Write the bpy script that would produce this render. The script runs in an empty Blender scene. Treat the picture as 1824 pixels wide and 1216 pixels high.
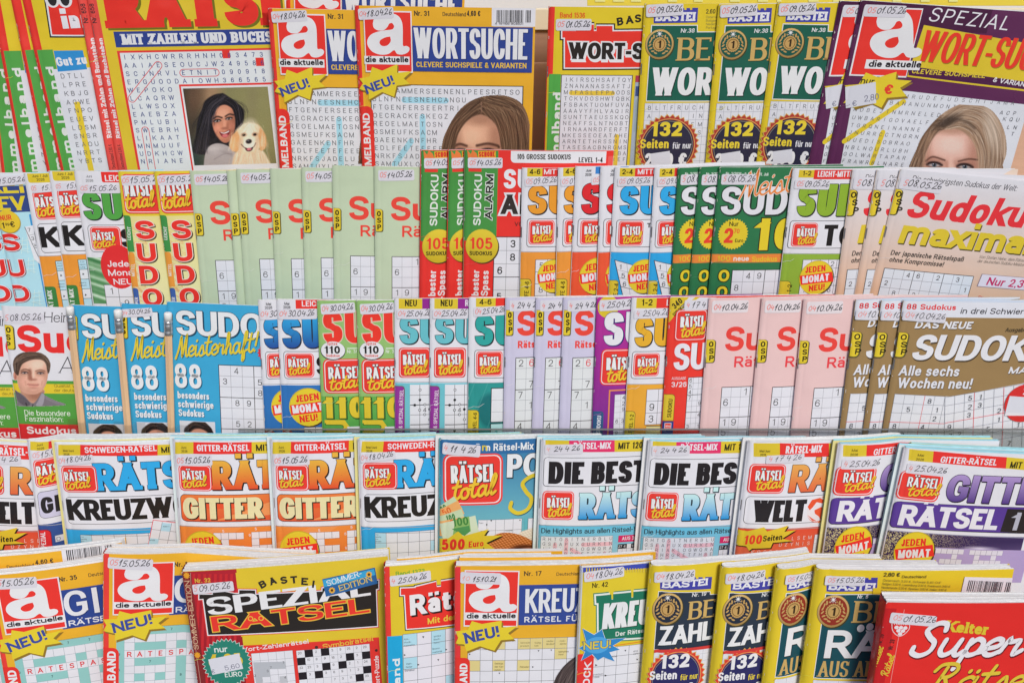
import bpy, math, random
import numpy as np
from mathutils import Matrix, Vector
from mathutils.geometry import tessellate_polygon

random.seed(7)
RNG = np.random.default_rng(7)
SC = bpy.context.scene
COL = SC.collection

# ------------------------------------------------------------------ camera
F = 1800.0                      # focal length in pixels of the 1824 px wide frame
PITCH = math.radians(31.0)      # the camera looks down on the rack
cam_d = bpy.data.cameras.new('camera')
cam = bpy.data.objects.new('camera', cam_d)
COL.objects.link(cam)
cam_d.sensor_width = 36.0
cam_d.lens = 36.0 * F / 1824.0
cam_d.clip_start = 0.02
cam_d.clip_end = 200.0
cam.location = (0.0, -0.9, 1.75)
cam.rotation_euler = (math.pi / 2 - PITCH, 0.0, 0.0)
SC.camera = cam
CM = Matrix.Translation(cam.location) @ cam.rotation_euler.to_matrix().to_4x4()

# ------------------------------------------------------------------ light
SUN_EL, SUN_AZ = math.radians(50), math.radians(152)     # azimuth from +Y, clockwise: behind the camera, to the right
world = bpy.data.worlds.new('World')
SC.world = world
world.use_nodes = True
nt = world.node_tree
sky = nt.nodes.new('ShaderNodeTexSky')
sky.sky_type = 'NISHITA'
sky.sun_disc = False
sky.sun_elevation = SUN_EL
sky.sun_rotation = SUN_AZ
sky.air_density = 1.0
sky.dust_density = 2.5
sky.ozone_density = 0.6
bg = nt.nodes['Background']
bg.inputs['Strength'].default_value = 0.085
nt.links.new(sky.outputs[0], bg.inputs[0])
sun_d = bpy.data.lights.new('sun', 'SUN')
sun_d.energy = 2.3
sun_d.angle = math.radians(18)
sun_d.color = (1.0, 0.97, 0.93)
sun = bpy.data.objects.new('sun', sun_d)
COL.objects.link(sun)
to_sun = Vector((math.sin(SUN_AZ) * math.cos(SUN_EL), math.cos(SUN_AZ) * math.cos(SUN_EL), math.sin(SUN_EL)))
sun.rotation_euler = to_sun.to_track_quat('Z', 'Y').to_euler()
sun.location = to_sun * 5
SC.view_settings.view_transform = 'Standard'
SC.view_settings.look = 'None'
SC.view_settings.gamma = 1.0
SC.view_settings.use_curve_mapping = False
SC.view_settings.exposure = 0.0
SC.cycles.max_bounces = 6
SC.cycles.transparent_max_bounces = 12

# ------------------------------------------------------------------ small helpers
def lin(c):
    c = c / 255.0
    return c / 12.92 if c <= 0.04045 else ((c + 0.055) / 1.055) ** 2.4

INK_GAIN = 1.22
def C(h):
    """printed colour from a hex code, as surface reflectance"""
    if not isinstance(h, str):
        return h
    h = h.lstrip('#')
    v = [int(h[i:i + 2], 16) for i in (0, 2, 4)]
    if v[0] > 190 and v[1] > 170 and v[2] < 100:
        v = [v[0] * .985, v[1] * .955, v[2] + 4]      # process yellow with a touch of magenta
    v = [lin(x) * INK_GAIN for x in v]
    y = .25 * v[0] + .6 * v[1] + .15 * v[2]
    v = [min(0.86, max(0.012, x + (y - x) * .01)) for x in v]
    return tuple(v)

WHITE, BLACK, RED, YEL = C('d3d3da'), C('26221f'), C('e0312c'), C('d8c423')
INK = C('302c2c')
NAVY = C('2e3f86')

def ink_material(name, rough, spec, bump, paper=0.0):
    m = bpy.data.materials.new(name)
    m.use_nodes = True
    n, l = m.node_tree.nodes, m.node_tree.links
    b = n['Principled BSDF']
    at = n.new('ShaderNodeAttribute')
    at.attribute_name = 'ink'
    tc = n.new('ShaderNodeTexCoord')
    nz = n.new('ShaderNodeTexNoise')
    nz.inputs['Scale'].default_value = 900.0
    nz.inputs['Detail'].default_value = 2.0
    l.new(tc.outputs['Object'], nz.inputs['Vector'])
    rmp = n.new('ShaderNodeMapRange')
    rmp.inputs['To Min'].default_value = 0.955 - paper
    rmp.inputs['To Max'].default_value = 1.03 + paper * 0.5
    l.new(nz.outputs['Fac'], rmp.inputs['Value'])
    mul = n.new('ShaderNodeVectorMath')
    mul.operation = 'SCALE'
    l.new(at.outputs['Color'], mul.inputs[0])
    l.new(rmp.outputs[0], mul.inputs['Scale'])
    l.new(mul.outputs[0], b.inputs['Base Color'])
    nz2 = n.new('ShaderNodeTexNoise')
    nz2.inputs['Scale'].default_value = 10.0
    nz2.inputs['Detail'].default_value = 3.0
    l.new(tc.outputs['Object'], nz2.inputs['Vector'])
    r2 = n.new('ShaderNodeMapRange')
    r2.inputs['To Min'].default_value = rough - 0.08
    r2.inputs['To Max'].default_value = rough + 0.08
    l.new(nz2.outputs['Fac'], r2.inputs['Value'])
    l.new(r2.outputs[0], b.inputs['Roughness'])
    b.inputs['Specular IOR Level'].default_value = spec
    if bump:
        bp = n.new('ShaderNodeBump')
        bp.inputs['Strength'].default_value = bump
        bp.inputs['Distance'].default_value = 0.01
        l.new(nz2.outputs['Fac'], bp.inputs['Height'])
        l.new(bp.outputs[0], b.inputs['Normal'])
    return m

M_GLOSS = ink_material('gloss_printed_cover', 0.25, 0.30, 0.5)
M_FILM = ink_material('film_wrapped_cover', 0.18, 0.6, 0.6)
M_SATIN = ink_material('satin_printed_cover', 0.45, 0.40, 0.08)
M_STAPLE = ink_material('steel_staple', 0.3, 0.6, 0.0)
M_STAPLE.node_tree.nodes['Principled BSDF'].inputs['Metallic'].default_value = .9
M_STICK = ink_material('matte_sticker', 0.6, 0.3, 0.0)

def paper_material():
    m = bpy.data.materials.new('newsprint_page_edges')
    m.use_nodes = True
    n, l = m.node_tree.nodes, m.node_tree.links
    b = n['Principled BSDF']
    at = n.new('ShaderNodeAttribute'); at.attribute_name = 'ink'
    tc = n.new('ShaderNodeTexCoord')
    mp = n.new('ShaderNodeMapping')
    mp.inputs['Scale'].default_value = (35.0, 35.0, 3500.0)
    l.new(tc.outputs['Object'], mp.inputs['Vector'])
    nz = n.new('ShaderNodeTexNoise'); nz.inputs['Scale'].default_value = 1.0; nz.inputs['Detail'].default_value = 2.0
    l.new(mp.outputs[0], nz.inputs['Vector'])
    r = n.new('ShaderNodeMapRange'); r.inputs['From Min'].default_value = .3; r.inputs['From Max'].default_value = .7
    r.inputs['To Min'].default_value = 0.80; r.inputs['To Max'].default_value = 1.04
    l.new(nz.outputs['Fac'], r.inputs['Value'])
    mul = n.new('ShaderNodeVectorMath'); mul.operation = 'SCALE'
    l.new(at.outputs['Color'], mul.inputs[0]); l.new(r.outputs[0], mul.inputs['Scale'])
    l.new(mul.outputs[0], b.inputs['Base Color'])
    b.inputs['Roughness'].default_value = 0.8
    b.inputs['Specular IOR Level'].default_value = 0.2
    return m
M_PAPER = paper_material()

# ------------------------------------------------------------------ lettering: every glyph is a skeleton of strokes
GL = {
 'A': (.98, "0,0 .5,1;1,0 .5,1;.17,.3 .83,.3"), 'B': (.84, "0,0 0,1;0,1 .5,1 h.94,.76 v.5,.53 0,.53;.4,.53 .5,.53 h1,.265 v.5,0 0,0"),
 'C': (.88, "1,.66 v.52,1 h0,.5 v.52,0 h1,.34"), 'D': (.9, "0,0 0,1;0,1 .42,1 h1,.5 v.42,0 0,0"),
 'E': (.72, "0,0 0,1;0,1 1,1;0,.52 .92,.52;0,0 1,0"), 'F': (.68, "0,0 0,1;0,1 1,1;0,.5 .9,.5"),
 'G': (.92, "1,.68 v.52,1 h0,.5 v.52,0 h1,.3;1,.1 1,.46;.56,.46 1,.46"), 'H': (.9, "0,0 0,1;1,0 1,1;0,.52 1,.52"), 'I': (0, "0,0 0,1"),
 'J': (.62, "1,1 1,.3 v.5,0 h0,.3"), 'K': (.92, "0,0 0,1;1,1 .12,.42;.36,.6 1,0"), 'L': (.68, "0,0 0,1;0,0 1,0"),
 'M': (1.12, "0,0 0,1;1,0 1,1;0,1 .5,0;1,1 .5,0"), 'N': (.92, "0,0 0,1;1,0 1,1;0,1 1,0"), 'O': (.98, "0,.5 v.5,1 h1,.5 v.5,0 h0,.5"),
 'P': (.8, "0,0 0,1;0,1 .5,1 h1,.72 v.5,.44 0,.44"), 'Q': (.98, "0,.5 v.5,1 h1,.5 v.5,0 h0,.5;.6,.28 1,-.06"),
 'R': (.88, "0,0 0,1;0,1 .5,1 h.95,.73 v.5,.46 0,.46;.5,.5 1,0"), 'S': (.84, "1,.75 v.5,1 h.02,.76 v.35,.56 .65,.47 h1,.25 v.5,0 h0,.26"),
 'T': (.8, "0,1 1,1;.5,0 .5,1"), 'U': (.88, "0,1 0,.32 v.5,0 h1,.32 1,1"), 'V': (.92, "0,1 .5,0;1,1 .5,0"),
 'W': (1.36, "0,1 .26,0;.5,1 .26,0;.5,1 .74,0;1,1 .74,0"), 'X': (.9, "0,0 1,1;0,1 1,0"), 'Y': (.88, "0,1 .5,.42;1,1 .5,.42;.5,0 .5,.5"),
 'Z': (.8, "0,1 1,1;0,0 1,1;0,0 1,0"),
 'a': (.68, "0,.55 v.48,.72 h1,.5 1,0;1,.42 .45,.42 h0,.2 v.45,0 h1,.22"), 'b': (.74, "0,0 0,1;0,.36 v.5,.72 h1,.36 v.5,0 h0,.36"),
 'c': (.66, "1,.48 v.52,.72 h0,.36 v.52,0 h1,.24"), 'd': (.74, "1,0 1,1;1,.36 v.5,.72 h0,.36 v.5,0 h1,.36"),
 'e': (.7, "0,.38 1,.38;1,.38 v.5,.72 h0,.36 v.5,0 h1,.18"), 'f': (.46, "1,1 .8,1 h.35,.8 .35,0;0,.68 1,.68"),
 'g': (.74, "1,.36 v.5,.72 h0,.36 v.5,0 h1,.36;1,.72 1,-.08 v.5,-.28 h0,-.14"), 'h': (.7, "0,0 0,1;0,.42 v.5,.72 h1,.45 1,0"),
 'i': (0, "0,0 0,.72"), 'j': (.3, "1,.72 1,-.1 v.4,-.28 0,-.28"), 'k': (.7, "0,0 0,1;1,.72 .12,.3;.36,.42 1,0"), 'l': (0, "0,0 0,1"),
 'm': (1.1, "0,0 0,.72;0,.46 v.27,.72 h.5,.5 .5,0;.5,.46 v.77,.72 h1,.5 1,0"), 'n': (.7, "0,0 0,.72;0,.42 v.5,.72 h1,.45 1,0"),
 'o': (.74, "0,.36 v.5,.72 h1,.36 v.5,0 h0,.36"), 'p': (.74, "0,-.28 0,.72;0,.36 v.5,.72 h1,.36 v.5,0 h0,.36"),
 'q': (.74, "1,-.28 1,.72;1,.36 v.5,.72 h0,.36 v.5,0 h1,.36"), 'r': (.46, "0,0 0,.72;0,.4 v.85,.72 1,.72"),
 's': (.62, "1,.52 v.5,.72 h.02,.54 v.35,.4 .65,.34 h1,.18 v.5,0 h0,.2"), 't': (.48, ".32,.96 .32,.2 v.75,0 1,0;0,.7 1,.7"),
 'u': (.7, "0,.72 0,.26 v.5,0 h1,.28;1,0 1,.72"), 'v': (.7, "0,.72 .5,0;1,.72 .5,0"), 'w': (1.05, "0,.72 .26,0;.5,.72 .26,0;.5,.72 .74,0;1,.72 .74,0"),
 'x': (.7, "0,0 1,.72;0,.72 1,0"), 'y': (.7, "0,.72 .5,0;1,.72 .32,-.28"), 'z': (.62, "0,.72 1,.72;0,0 1,.72;0,0 1,0"),
 'ß': (.72, "0,0 0,.75 v.45,1 h.88,.78 v.5,.54 h1,.27 v.6,0 .35,0"),
 '0': (.74, "0,.5 v.5,1 h1,.5 v.5,0 h0,.5"), '1': (.5, ".8,0 .8,1;0,.76 .8,.96"), '2': (.7, "0,.68 v.5,1 h1,.72 .9,.5 .06,.06;0,0 1,0"),
 '3': (.72, "0,.74 v.5,1 h.96,.76 v.5,.53;.3,.53 .5,.53 h1,.27 v.5,0 h0,.26"), '4': (.76, ".76,0 .76,1;.76,1 0,.26;0,.24 1,.24"),
 '5': (.72, ".1,1 .95,1;.1,1 .06,.46;.05,.5 v.5,.64 h1,.33 v.5,0 h0,.25"), '6': (.72, ".96,.76 v.52,1 h0,.5 0,.33 v.5,0 h1,.32 v.5,.62 h0,.33"),
 '7': (.7, "0,1 1,1;.34,0 1,1"), '8': (.74, ".5,.53 h.06,.76 v.5,1 h.94,.76 v.5,.53 h1,.27 v.5,0 h0,.27 v.5,.53"),
 '9': (.72, ".04,.24 v.48,0 h1,.5 1,.67 v.5,1 h0,.68 v.5,.38 h1,.67"),
 '.': (0, "0,0 0,.0"), ',': (.2, "1,.08 0,-.16"), '!': (0, "0,.34 0,1"), '-': (.42, "0,.38 1,.38"), '–': (.6, "0,.42 1,.42"), '/': (.5, "0,-.05 1,1"),
 '&': (.9, "1,0 .2,.7 v.45,1 h.72,.78 .06,.36 v.4,0 h.98,.42"), '€': (.8, "1,.72 v.55,1 h.14,.5 v.55,0 h1,.28;0,.6 .8,.6;0,.4 .75,.4"),
 ':': (0, "0,0 0,.0"), '?': (.6, "0,.74 v.5,1 h1,.74 v.5,.5 .5,.28"), '+': (.6, "0,.45 1,.45;.5,.15 .5,.75"), '•': (.3, ""), ' ': (.34, ""),
 '=': (.6, "0,.55 1,.55;0,.3 1,.3"), ';': (.2, "1,.08 0,-.16"),
}
UML = {'Ä': 'A', 'Ö': 'O', 'Ü': 'U', 'ä': 'a', 'ö': 'o', 'ü': 'u'}
_parsed = {}
def skel(ch):
    if ch in _parsed:
        return _parsed[ch]
    out = []
    for st in GL[ch][1].split(';'):
        if not st.strip():
            continue
        pts, straight = [], True
        for tok in st.split():
            mode = tok[0] if tok[0] in 'vh' else ''
            x, y = map(float, tok.lstrip('vh').split(','))
            if mode:
                straight = False
                x0, y0 = pts[-1]
                for i in range(1, 7):
                    a = i / 6 * math.pi / 2
                    s, c = math.sin(a) ** 0.9, 1 - max(0, math.cos(a)) ** 0.9
                    tx, ty = (c, s) if mode == 'v' else (s, c)
                    pts.append((x0 + (x - x0) * tx, y0 + (y - y0) * ty))
            else:
                pts.append((x, y))
        out.append((pts, straight and len(pts) == 2))
    _parsed[ch] = out
    return out

def glyph(ch, W, H, sx, sy, e=0.0, serif=None):
    """stroke quads of one character, y up, as a list of (n,4,2) arrays (one per stroke)"""
    res = []
    dots = None
    if ch in UML:
        dots, ch0 = ('U' if ch.isupper() else 'L'), UML[ch]
    else:
        ch0 = ch
    lower = ch0.islower() or ch0 == 'ß'
    if lower:
        ax, ay = [-.28, 0, .72, 1], [-.28 * H + sy / 2, sy / 2, .72 * H - sy / 2, H - sy / 2]
        bounds = {-.28: -.28 * H - e, 0: -e, .72: .72 * H + e, 1: H + e}
    else:
        ax, ay = [0, 1], [sy / 2, H - sy / 2]
        bounds = {0: -e, 1: H + e}
    def my(y):
        if y < ax[0]:
            return ay[0] + (y - ax[0]) * H
        return float(np.interp(y, ax, ay))
    def mx(x):
        return sx / 2 + x * max(0.0, W - sx)
    ex, ey = sx + 2 * e, sy + 2 * e
    if ch0 in '.:':
        q = np.array([[(-e, -e), (sx + e, -e), (sx + e, sy + e), (-e, sy + e)]])
        res.append(q)
        if ch0 == ':':
            res.append(q + np.array([0, .55 * H]))
        return res
    if ch0 == '•':
        r = .16 * H + e
        a = np.linspace(0, 2 * math.pi, 11)
        cx, cy = W / 2, .42 * H
        return [np.array([[(cx, cy), (cx, cy), (cx + r * math.cos(a[i]), cy + r * math.sin(a[i])), (cx + r * math.cos(a[i + 1]), cy + r * math.sin(a[i + 1]))] for i in range(10)])]
    for pts, straight in skel(ch0):
        p = np.array([(mx(x), my(y)) for x, y in pts])
        if straight:
            (xa, ya), (xb, yb) = p
            dx, dy = xb - xa, yb - ya
            if abs(dy) > 0.45 * abs(dx):
                hw = ex / 2
                if abs(dx) > 1e-6:
                    hw = ex / 2 * min(1.35, math.hypot(dx, dy) / abs(dy)) * 0.97
                P2 = []
                for (x, y), (sxk, syk) in ((p[0], pts[0]), (p[1], pts[1])):
                    by = bounds.get(syk)
                    if by is None:
                        by = y + (e if (syk > .3) == (y == max(ya, yb)) else -e) * 0
                        by = y
                    t = (by - y) / dy if abs(dy) > 1e-9 else 0
                    xx = x + dx * t
                    P2.append((xx, by))
                    if serif and syk in bounds and ch0 not in '147':
                        sl, stk = serif
                        sl = sl if abs(dx) < 1e-6 else sl * 0.8
                        top = syk > 0.3
                        yy0, yy1 = (by - stk - e, by) if top else (by, by + stk + e)
                        x0, x1 = xx - hw - sl, xx + hw + sl
                        if lower and top:
                            x1 = xx + hw * 0.6
                        if ch0 in 'AVW' and (top == (ch0 == 'A')) and syk in (0, 1):
                            pass
                        else:
                            res.append(np.array([[(x0, yy0), (x1, yy0), (x1, yy1), (x0, yy1)]]))
                (xa, ya), (xb, yb) = P2
                res.append(np.array([[(xa - hw, ya), (xa + hw, ya), (xb + hw, yb), (xb - hw, yb)]]))
            else:
                hh = ey / 2
                P2 = []
                for (x, y), (sxk, syk) in ((p[0], pts[0]), (p[1], pts[1])):
                    bx = -e if sxk == 0 else (W + e if sxk == 1 else x + math.copysign(e, x - (xa + xb) / 2))
                    t = (bx - x) / dx if abs(dx) > 1e-9 else 0
                    P2.append((bx, y + dy * t))
                    if serif and syk in (0, 1) and sxk in (0, 1) and ch0 in 'EFLTZz' and not (sxk == 0 and ch0 in 'EFL'):
                        sl, stk = serif
                        ln = min(.3 * H, sy + sl * 1.3)
                        wv = max(stk * 1.3, ex * 0.4)
                        x0, x1 = (bx, bx + wv) if sxk == 0 else (bx - wv, bx)
                        y0, y1 = (-e, ln) if syk == 0 else (H - ln, H + e)
                        res.append(np.array([[(x0, y0), (x1, y0), (x1, y1), (x0, y1)]]))
                (xa, ya), (xb, yb) = P2
                res.append(np.array([[(xa, ya - hh), (xb, yb - hh), (xb, yb + hh), (xa, ya + hh)]]))
            continue
        # ribbon along a polyline
        keep = [0] + [i for i in range(1, len(p)) if np.hypot(*(p[i] - p[i - 1])) > 1e-4]
        p = p[keep]
        pk = [pts[i] for i in keep]
        n = len(p)
        d = np.diff(p, axis=0)
        d /= np.hypot(d[:, 0], d[:, 1])[:, None]
        for end in (0, n - 1):
            dv = d[0] * -1 if end == 0 else d[-1]
            sxk, syk = pk[end]
            if abs(dv[1]) > .8 and syk in bounds:
                p[end] = p[end] + dv * abs((bounds[syk] - p[end][1]) / dv[1])
            elif abs(dv[0]) > .8 and sxk in (0, 1):
                bx = -e if sxk == 0 else W + e
                p[end] = p[end] + dv * abs((bx - p[end][0]) / dv[0])
            else:
                p[end] = p[end] + dv * e
        closed = abs(pk[0][0] - pk[-1][0]) < 1e-6 and abs(pk[0][1] - pk[-1][1]) < 1e-6 and n > 6
        nn = np.stack([-d[:, 1], d[:, 0]], 1)
        vn = np.zeros_like(p)
        for i in range(n):
            if closed and i in (0, n - 1):
                a, b = nn[0], nn[-1]
                p[i] = (mx(pk[0][0]), my(pk[0][1]))
            elif i == 0:
                a = b = nn[0]
            elif i == n - 1:
                a = b = nn[-1]
            else:
                a, b = nn[i - 1], nn[i]
            m = a + b
            m /= max(1e-6, np.hypot(*m))
            k = 1.0 / max(0.6, float(m @ a))
            vn[i] = m * k
        hw = 0.5 * np.sqrt((ex * vn[:, 0]) ** 2 + (ey * vn[:, 1]) ** 2)
        un = vn / np.maximum(1e-6, np.hypot(vn[:, 0], vn[:, 1]))[:, None]
        A, B = p + un * hw[:, None], p - un * hw[:, None]
        q = np.stack([A[:-1], B[:-1], B[1:], A[1:]], 1)
        res.append(q)
        if serif and ch0 in 'CGS' and not lower:
            x, y = p[0]
            sl, stk = serif
            res.append(np.array([[(x + ex / 2 - stk, y - ey * .2), (x + ex / 2, y - ey * .2), (x + ex / 2, H + e), (x + ex / 2 - stk, H * .93)]]))
    if ch0 in 'ij' and not dots:
        s = max(sx, .13 * H)
        cx = sx / 2 if ch0 == 'i' else W - sx / 2
        res.append(np.array([[(cx - s / 2 - e, .83 * H - e), (cx + s / 2 + e, .83 * H - e), (cx + s / 2 + e, .83 * H + s * .9 + e), (cx - s / 2 - e, .83 * H + s * .9 + e)]]))
    if ch0 == '!':
        res.append(np.array([[(-e, -e), (sx + e, -e), (sx + e, .2 * H + e), (-e, .2 * H + e)]]))
    if ch0 == '?':
        res.append(np.array([[(W / 2 - sx / 2, 0), (W / 2 + sx / 2, 0), (W / 2 + sx / 2, sy), (W / 2 - sx / 2, sy)]]))
    if dots:
        s = min(max(sx * .95, .12 * H), .2 * H)
        b0 = 1.08 * H if dots == 'U' else .82 * H
        for f in (.24, .76):
            cx = W * f
            res.append(np.array([[(cx - s / 2 - e, b0 - e), (cx + s / 2 + e, b0 - e), (cx + s / 2 + e, b0 + s * .85 + e), (cx - s / 2 - e, b0 + s * .85 + e)]]))
    return res

def layout(s, h, w, b, sp, k):
    """glyph widths and gaps so that the string is w long"""
    sx = b * h
    ratios = [GL[UML.get(c, c)][0] for c in s]
    def total(kk):
        ws = [max(sx if c != ' ' else 0, r * h * kk) if c != '.' else sx for c, r in zip(s, ratios)]
        gaps = sp * h * min(kk, 1.2)
        return ws, gaps, sum(ws) + gaps * (len(s) - 1)
    if w is None:
        ws, g, t = total(k)
        return ws, g, t
    lo, hi = 0.05, 6.0
    for _ in range(40):
        mid = (lo + hi) / 2
        if total(mid)[2] < w:
            lo = mid
        else:
            hi = mid
    return total(lo)

SCRIPT = {
 't': (.42, [[(.24, .95), (.12, .4), (.12, .1), (.25, 0), (.42, .15)], [(-.02, .62), (.4, .66)]]),
 'o': (.5, [[(.3, .5), (.1, .45), (.02, .2), (.12, 0), (.32, .02), (.42, .25), (.32, .48), (.25, .5)], [(.33, .46), (.55, .42)]]),
 'a': (.58, [[(.42, .42), (.25, .52), (.05, .35), (.04, .08), (.2, 0), (.38, .2), (.44, .5)], [(.44, .5), (.4, .15), (.5, 0), (.62, .12)]]),
 'l': (.38, [[(.0, .1), (.25, .5), (.36, .9), (.28, 1.05), (.18, .85), (.12, .3), (.2, 0), (.38, .12)]]),
 'e': (.42, [[(.02, .2), (.3, .28), (.36, .45), (.22, .52), (.05, .35), (.06, .08), (.22, 0), (.44, .14)]]),
 'i': (.28, [[(.08, .5), (.06, .12), (.14, 0), (.3, .14)], [(.12, .72), (.15, .77)]]),
 's': (.42, [[(0, .08), (.22, .5), (.3, .3), (.32, .08), (.15, -.02), (.02, .06)], [(.3, .04), (.44, .12)]]),
 'r': (.48, [[(0, .1), (.1, .5), (.16, .42), (.36, .45), (.34, .2), (.36, .02), (.52, .14)]]),
 'h': (.55, [[(0, .1), (.22, .6), (.26, 1), (.16, .95), (.1, 0)], [(.1, .2), (.28, .5), (.38, .4), (.38, .08), (.46, 0), (.58, .14)]]),
 'f': (.38, [[(0, .1), (.26, .6), (.32, 1), (.2, 1), (.12, .4), (.06, -.35), (.18, -.3), (.2, .05), (.4, .14)]]),
 '!': (.3, [[(.24, 1), (.12, .32)], [(.06, .04), (.08, .07)]]),
 'M': (.8, [[(-.05, -.1), (.15, .4), (.3, 1), (.36, .15), (.4, .1), (.62, .95), (.66, 1), (.62, .2), (.7, 0), (.82, .12)]]),
 'S': (.62, [[(.55, .8), (.5, 1), (.3, 1.02), (.12, .8), (.25, .58), (.42, .4), (.4, .12), (.2, -.02), (0, .08), (-.02, .25)]]),
 'u': (.56, [[(.05, .5), (.03, .15), (.15, 0), (.33, .15), (.42, .5)], [(.42, .5), (.38, .12), (.47, 0), (.6, .14)]]),
 'p': (.5, [[(.1, .5), (.05, -.2), (0, -.45)], [(.08, .3), (.25, .52), (.42, .4), (.38, .1), (.2, 0), (.08, .1)], [(.38, .08), (.55, .14)]]),
 'R': (.7, [[(.2, .9), (.12, .4), (.05, 0)], [(-.1, .75), (.05, 1), (.4, 1.02), (.5, .8), (.35, .55), (.15, .5)], [(.25, .5), (.42, .1), (.55, -.02), (.7, .12)]]),
 'ä': (.58, [[(.42, .42), (.25, .52), (.05, .35), (.04, .08), (.2, 0), (.38, .2), (.44, .5)], [(.44, .5), (.4, .15), (.5, 0), (.62, .12)], [(.16, .72), (.18, .76)], [(.38, .72), (.4, .76)]]),
 # handwritten figures
 '0': (.5, [[(.3, .98), (.1, .75), (.04, .3), (.18, 0), (.38, .2), (.42, .7), (.3, .98)]]),
 '1': (.4, [[(.02, .5), (.24, .98), (.16, .5), (.1, 0)]]),
 '2': (.5, [[(.06, .75), (.2, .98), (.38, .85), (.3, .5), (.02, .03), (.2, .08), (.46, .05)]]),
 '3': (.5, [[(.08, .88), (.3, .98), (.38, .75), (.18, .53), (.36, .35), (.3, .06), (.04, .04)]]),
 '4': (.5, [[(.18, .98), (.06, .45), (.2, .38), (.46, .45)], [(.4, .75), (.3, -.05)]]),
 '5': (.5, [[(.46, .98), (.18, .95), (.1, .55), (.3, .56), (.38, .28), (.22, .02), (.02, .06)]]),
 '6': (.48, [[(.32, 1), (.1, .6), (.06, .18), (.2, 0), (.36, .16), (.3, .4), (.08, .28)]]),
 '7': (.5, [[(.06, .94), (.42, .96), (.26, .5), (.14, 0)], [(.1, .5), (.38, .52)]]),
 '8': (.48, [[(.3, .55), (.1, .75), (.24, 1), (.38, .8), (.12, .35), (.1, .06), (.3, .04), (.34, .3), (.2, .55)]]),
 '9': (.48, [[(.38, .8), (.2, .98), (.06, .7), (.2, .5), (.36, .68), (.34, .3), (.2, 0)]]),
 '.': (.22, [[(.05, .03), (.07, .07)]]), '-': (.3, [[(.03, .42), (.24, .45)]]), ' ': (.3, []), '€': (.5, [[(.42, .9), (.2, .9), (.08, .5), (.2, .1), (.42, .12)], [(0, .6), (.34, .6)], [(0, .42), (.32, .42)]]),
}
def catmull(pts, n=5):
    p = np.array(pts, float)
    if len(p) < 3:
        return p
    q = np.vstack([2 * p[0] - p[1], p, 2 * p[-1] - p[-2]])
    out = []
    for i in range(1, len(q) - 2):
        for t in np.linspace(0, 1, n, endpoint=False):
            a, b, c, d = q[i - 1], q[i], q[i + 1], q[i + 2]
            out.append(.5 * (2 * b + (c - a) * t + (2 * a - 5 * b + 4 * c - d) * t * t + (3 * b - a - 3 * c + d) * t ** 3))
    out.append(p[-1])
    return np.array(out)

def ribbon(p, w0, closed=False, cap=True):
    """constant width ribbon with round ends, list of (n,4,2)"""
    p = np.asarray(p, float)
    keep = [0] + [i for i in range(1, len(p)) if np.hypot(*(p[i] - p[i - 1])) > 1e-6]
    p = p[keep]
    if closed:
        p = np.vstack([p, p[:1]])
    n = len(p)
    if n < 2:
        return []
    d = np.diff(p, axis=0)
    d /= np.hypot(d[:, 0], d[:, 1])[:, None]
    nn = np.stack([-d[:, 1], d[:, 0]], 1)
    vn = np.zeros_like(p)
    for i in range(n):
        a = nn[i - 1] if i > 0 else (nn[-1] if closed else nn[0])
        b = nn[i] if i < n - 1 else (nn[0] if closed else nn[-1])
        m = a + b
        L = np.hypot(*m)
        m = m / L if L > 1e-6 else a
        vn[i] = m / max(.5, float(m @ a))
    A, B = p + vn * w0 / 2, p - vn * w0 / 2
    out = [np.stack([A[:-1], B[:-1], B[1:], A[1:]], 1)]
    if cap and not closed:
        for e in (0, -1):
            c = p[e]
            a = np.linspace(0, 2 * math.pi, 9)
            out.append(np.array([[c, c, c + w0 / 2 * np.array([math.cos(a[i]), math.sin(a[i])]), c + w0 / 2 * np.array([math.cos(a[i + 1]), math.sin(a[i + 1])])] for i in range(8)]))
    return out

# ------------------------------------------------------------------ the rack rows and the magazines that stand in them
LS = 1.7e-5          # thickness of one printed layer
def ray(x, y):
    return Vector(((x - 912.0) / F, -(y - 608.0) / F, -1.0))
XV = Vector((1.0, 0.0, 0.0))

class Row:
    def __init__(self, ytop, dist, drop=0.236, tilt=19.0):
        t = math.radians(tilt)         # angle between the view axis and the normal of the magazines in this row
        self.n = Vector((0.0, -math.sin(t), math.cos(t)))      # normal, camera space
        self.u = Vector((0.0, math.cos(t), math.sin(t)))       # up along the magazines
        self.P0 = ray(912, ytop) * dist
        self.drop = drop
        self.mags = []
    def hit(self, x, y, off=0.0):
        d = ray(x, y)
        p = self.P0 + self.n * off
        return d * (p.dot(self.n) / d.dot(self.n))
ROWS = [Row(8, 0.985, tilt=26), Row(300, 0.985, tilt=22.5), Row(534, 0.98, tilt=20), Row(785, 0.975, tilt=19), Row(1012, 0.955, tilt=19)]
ALL = []

FOLD = [(0, .62), (1.4, .3), (3, .1), (5.5, 0), (8.5, .05), (10.5, .2), (12.5, .06), (16, 0)]

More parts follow.
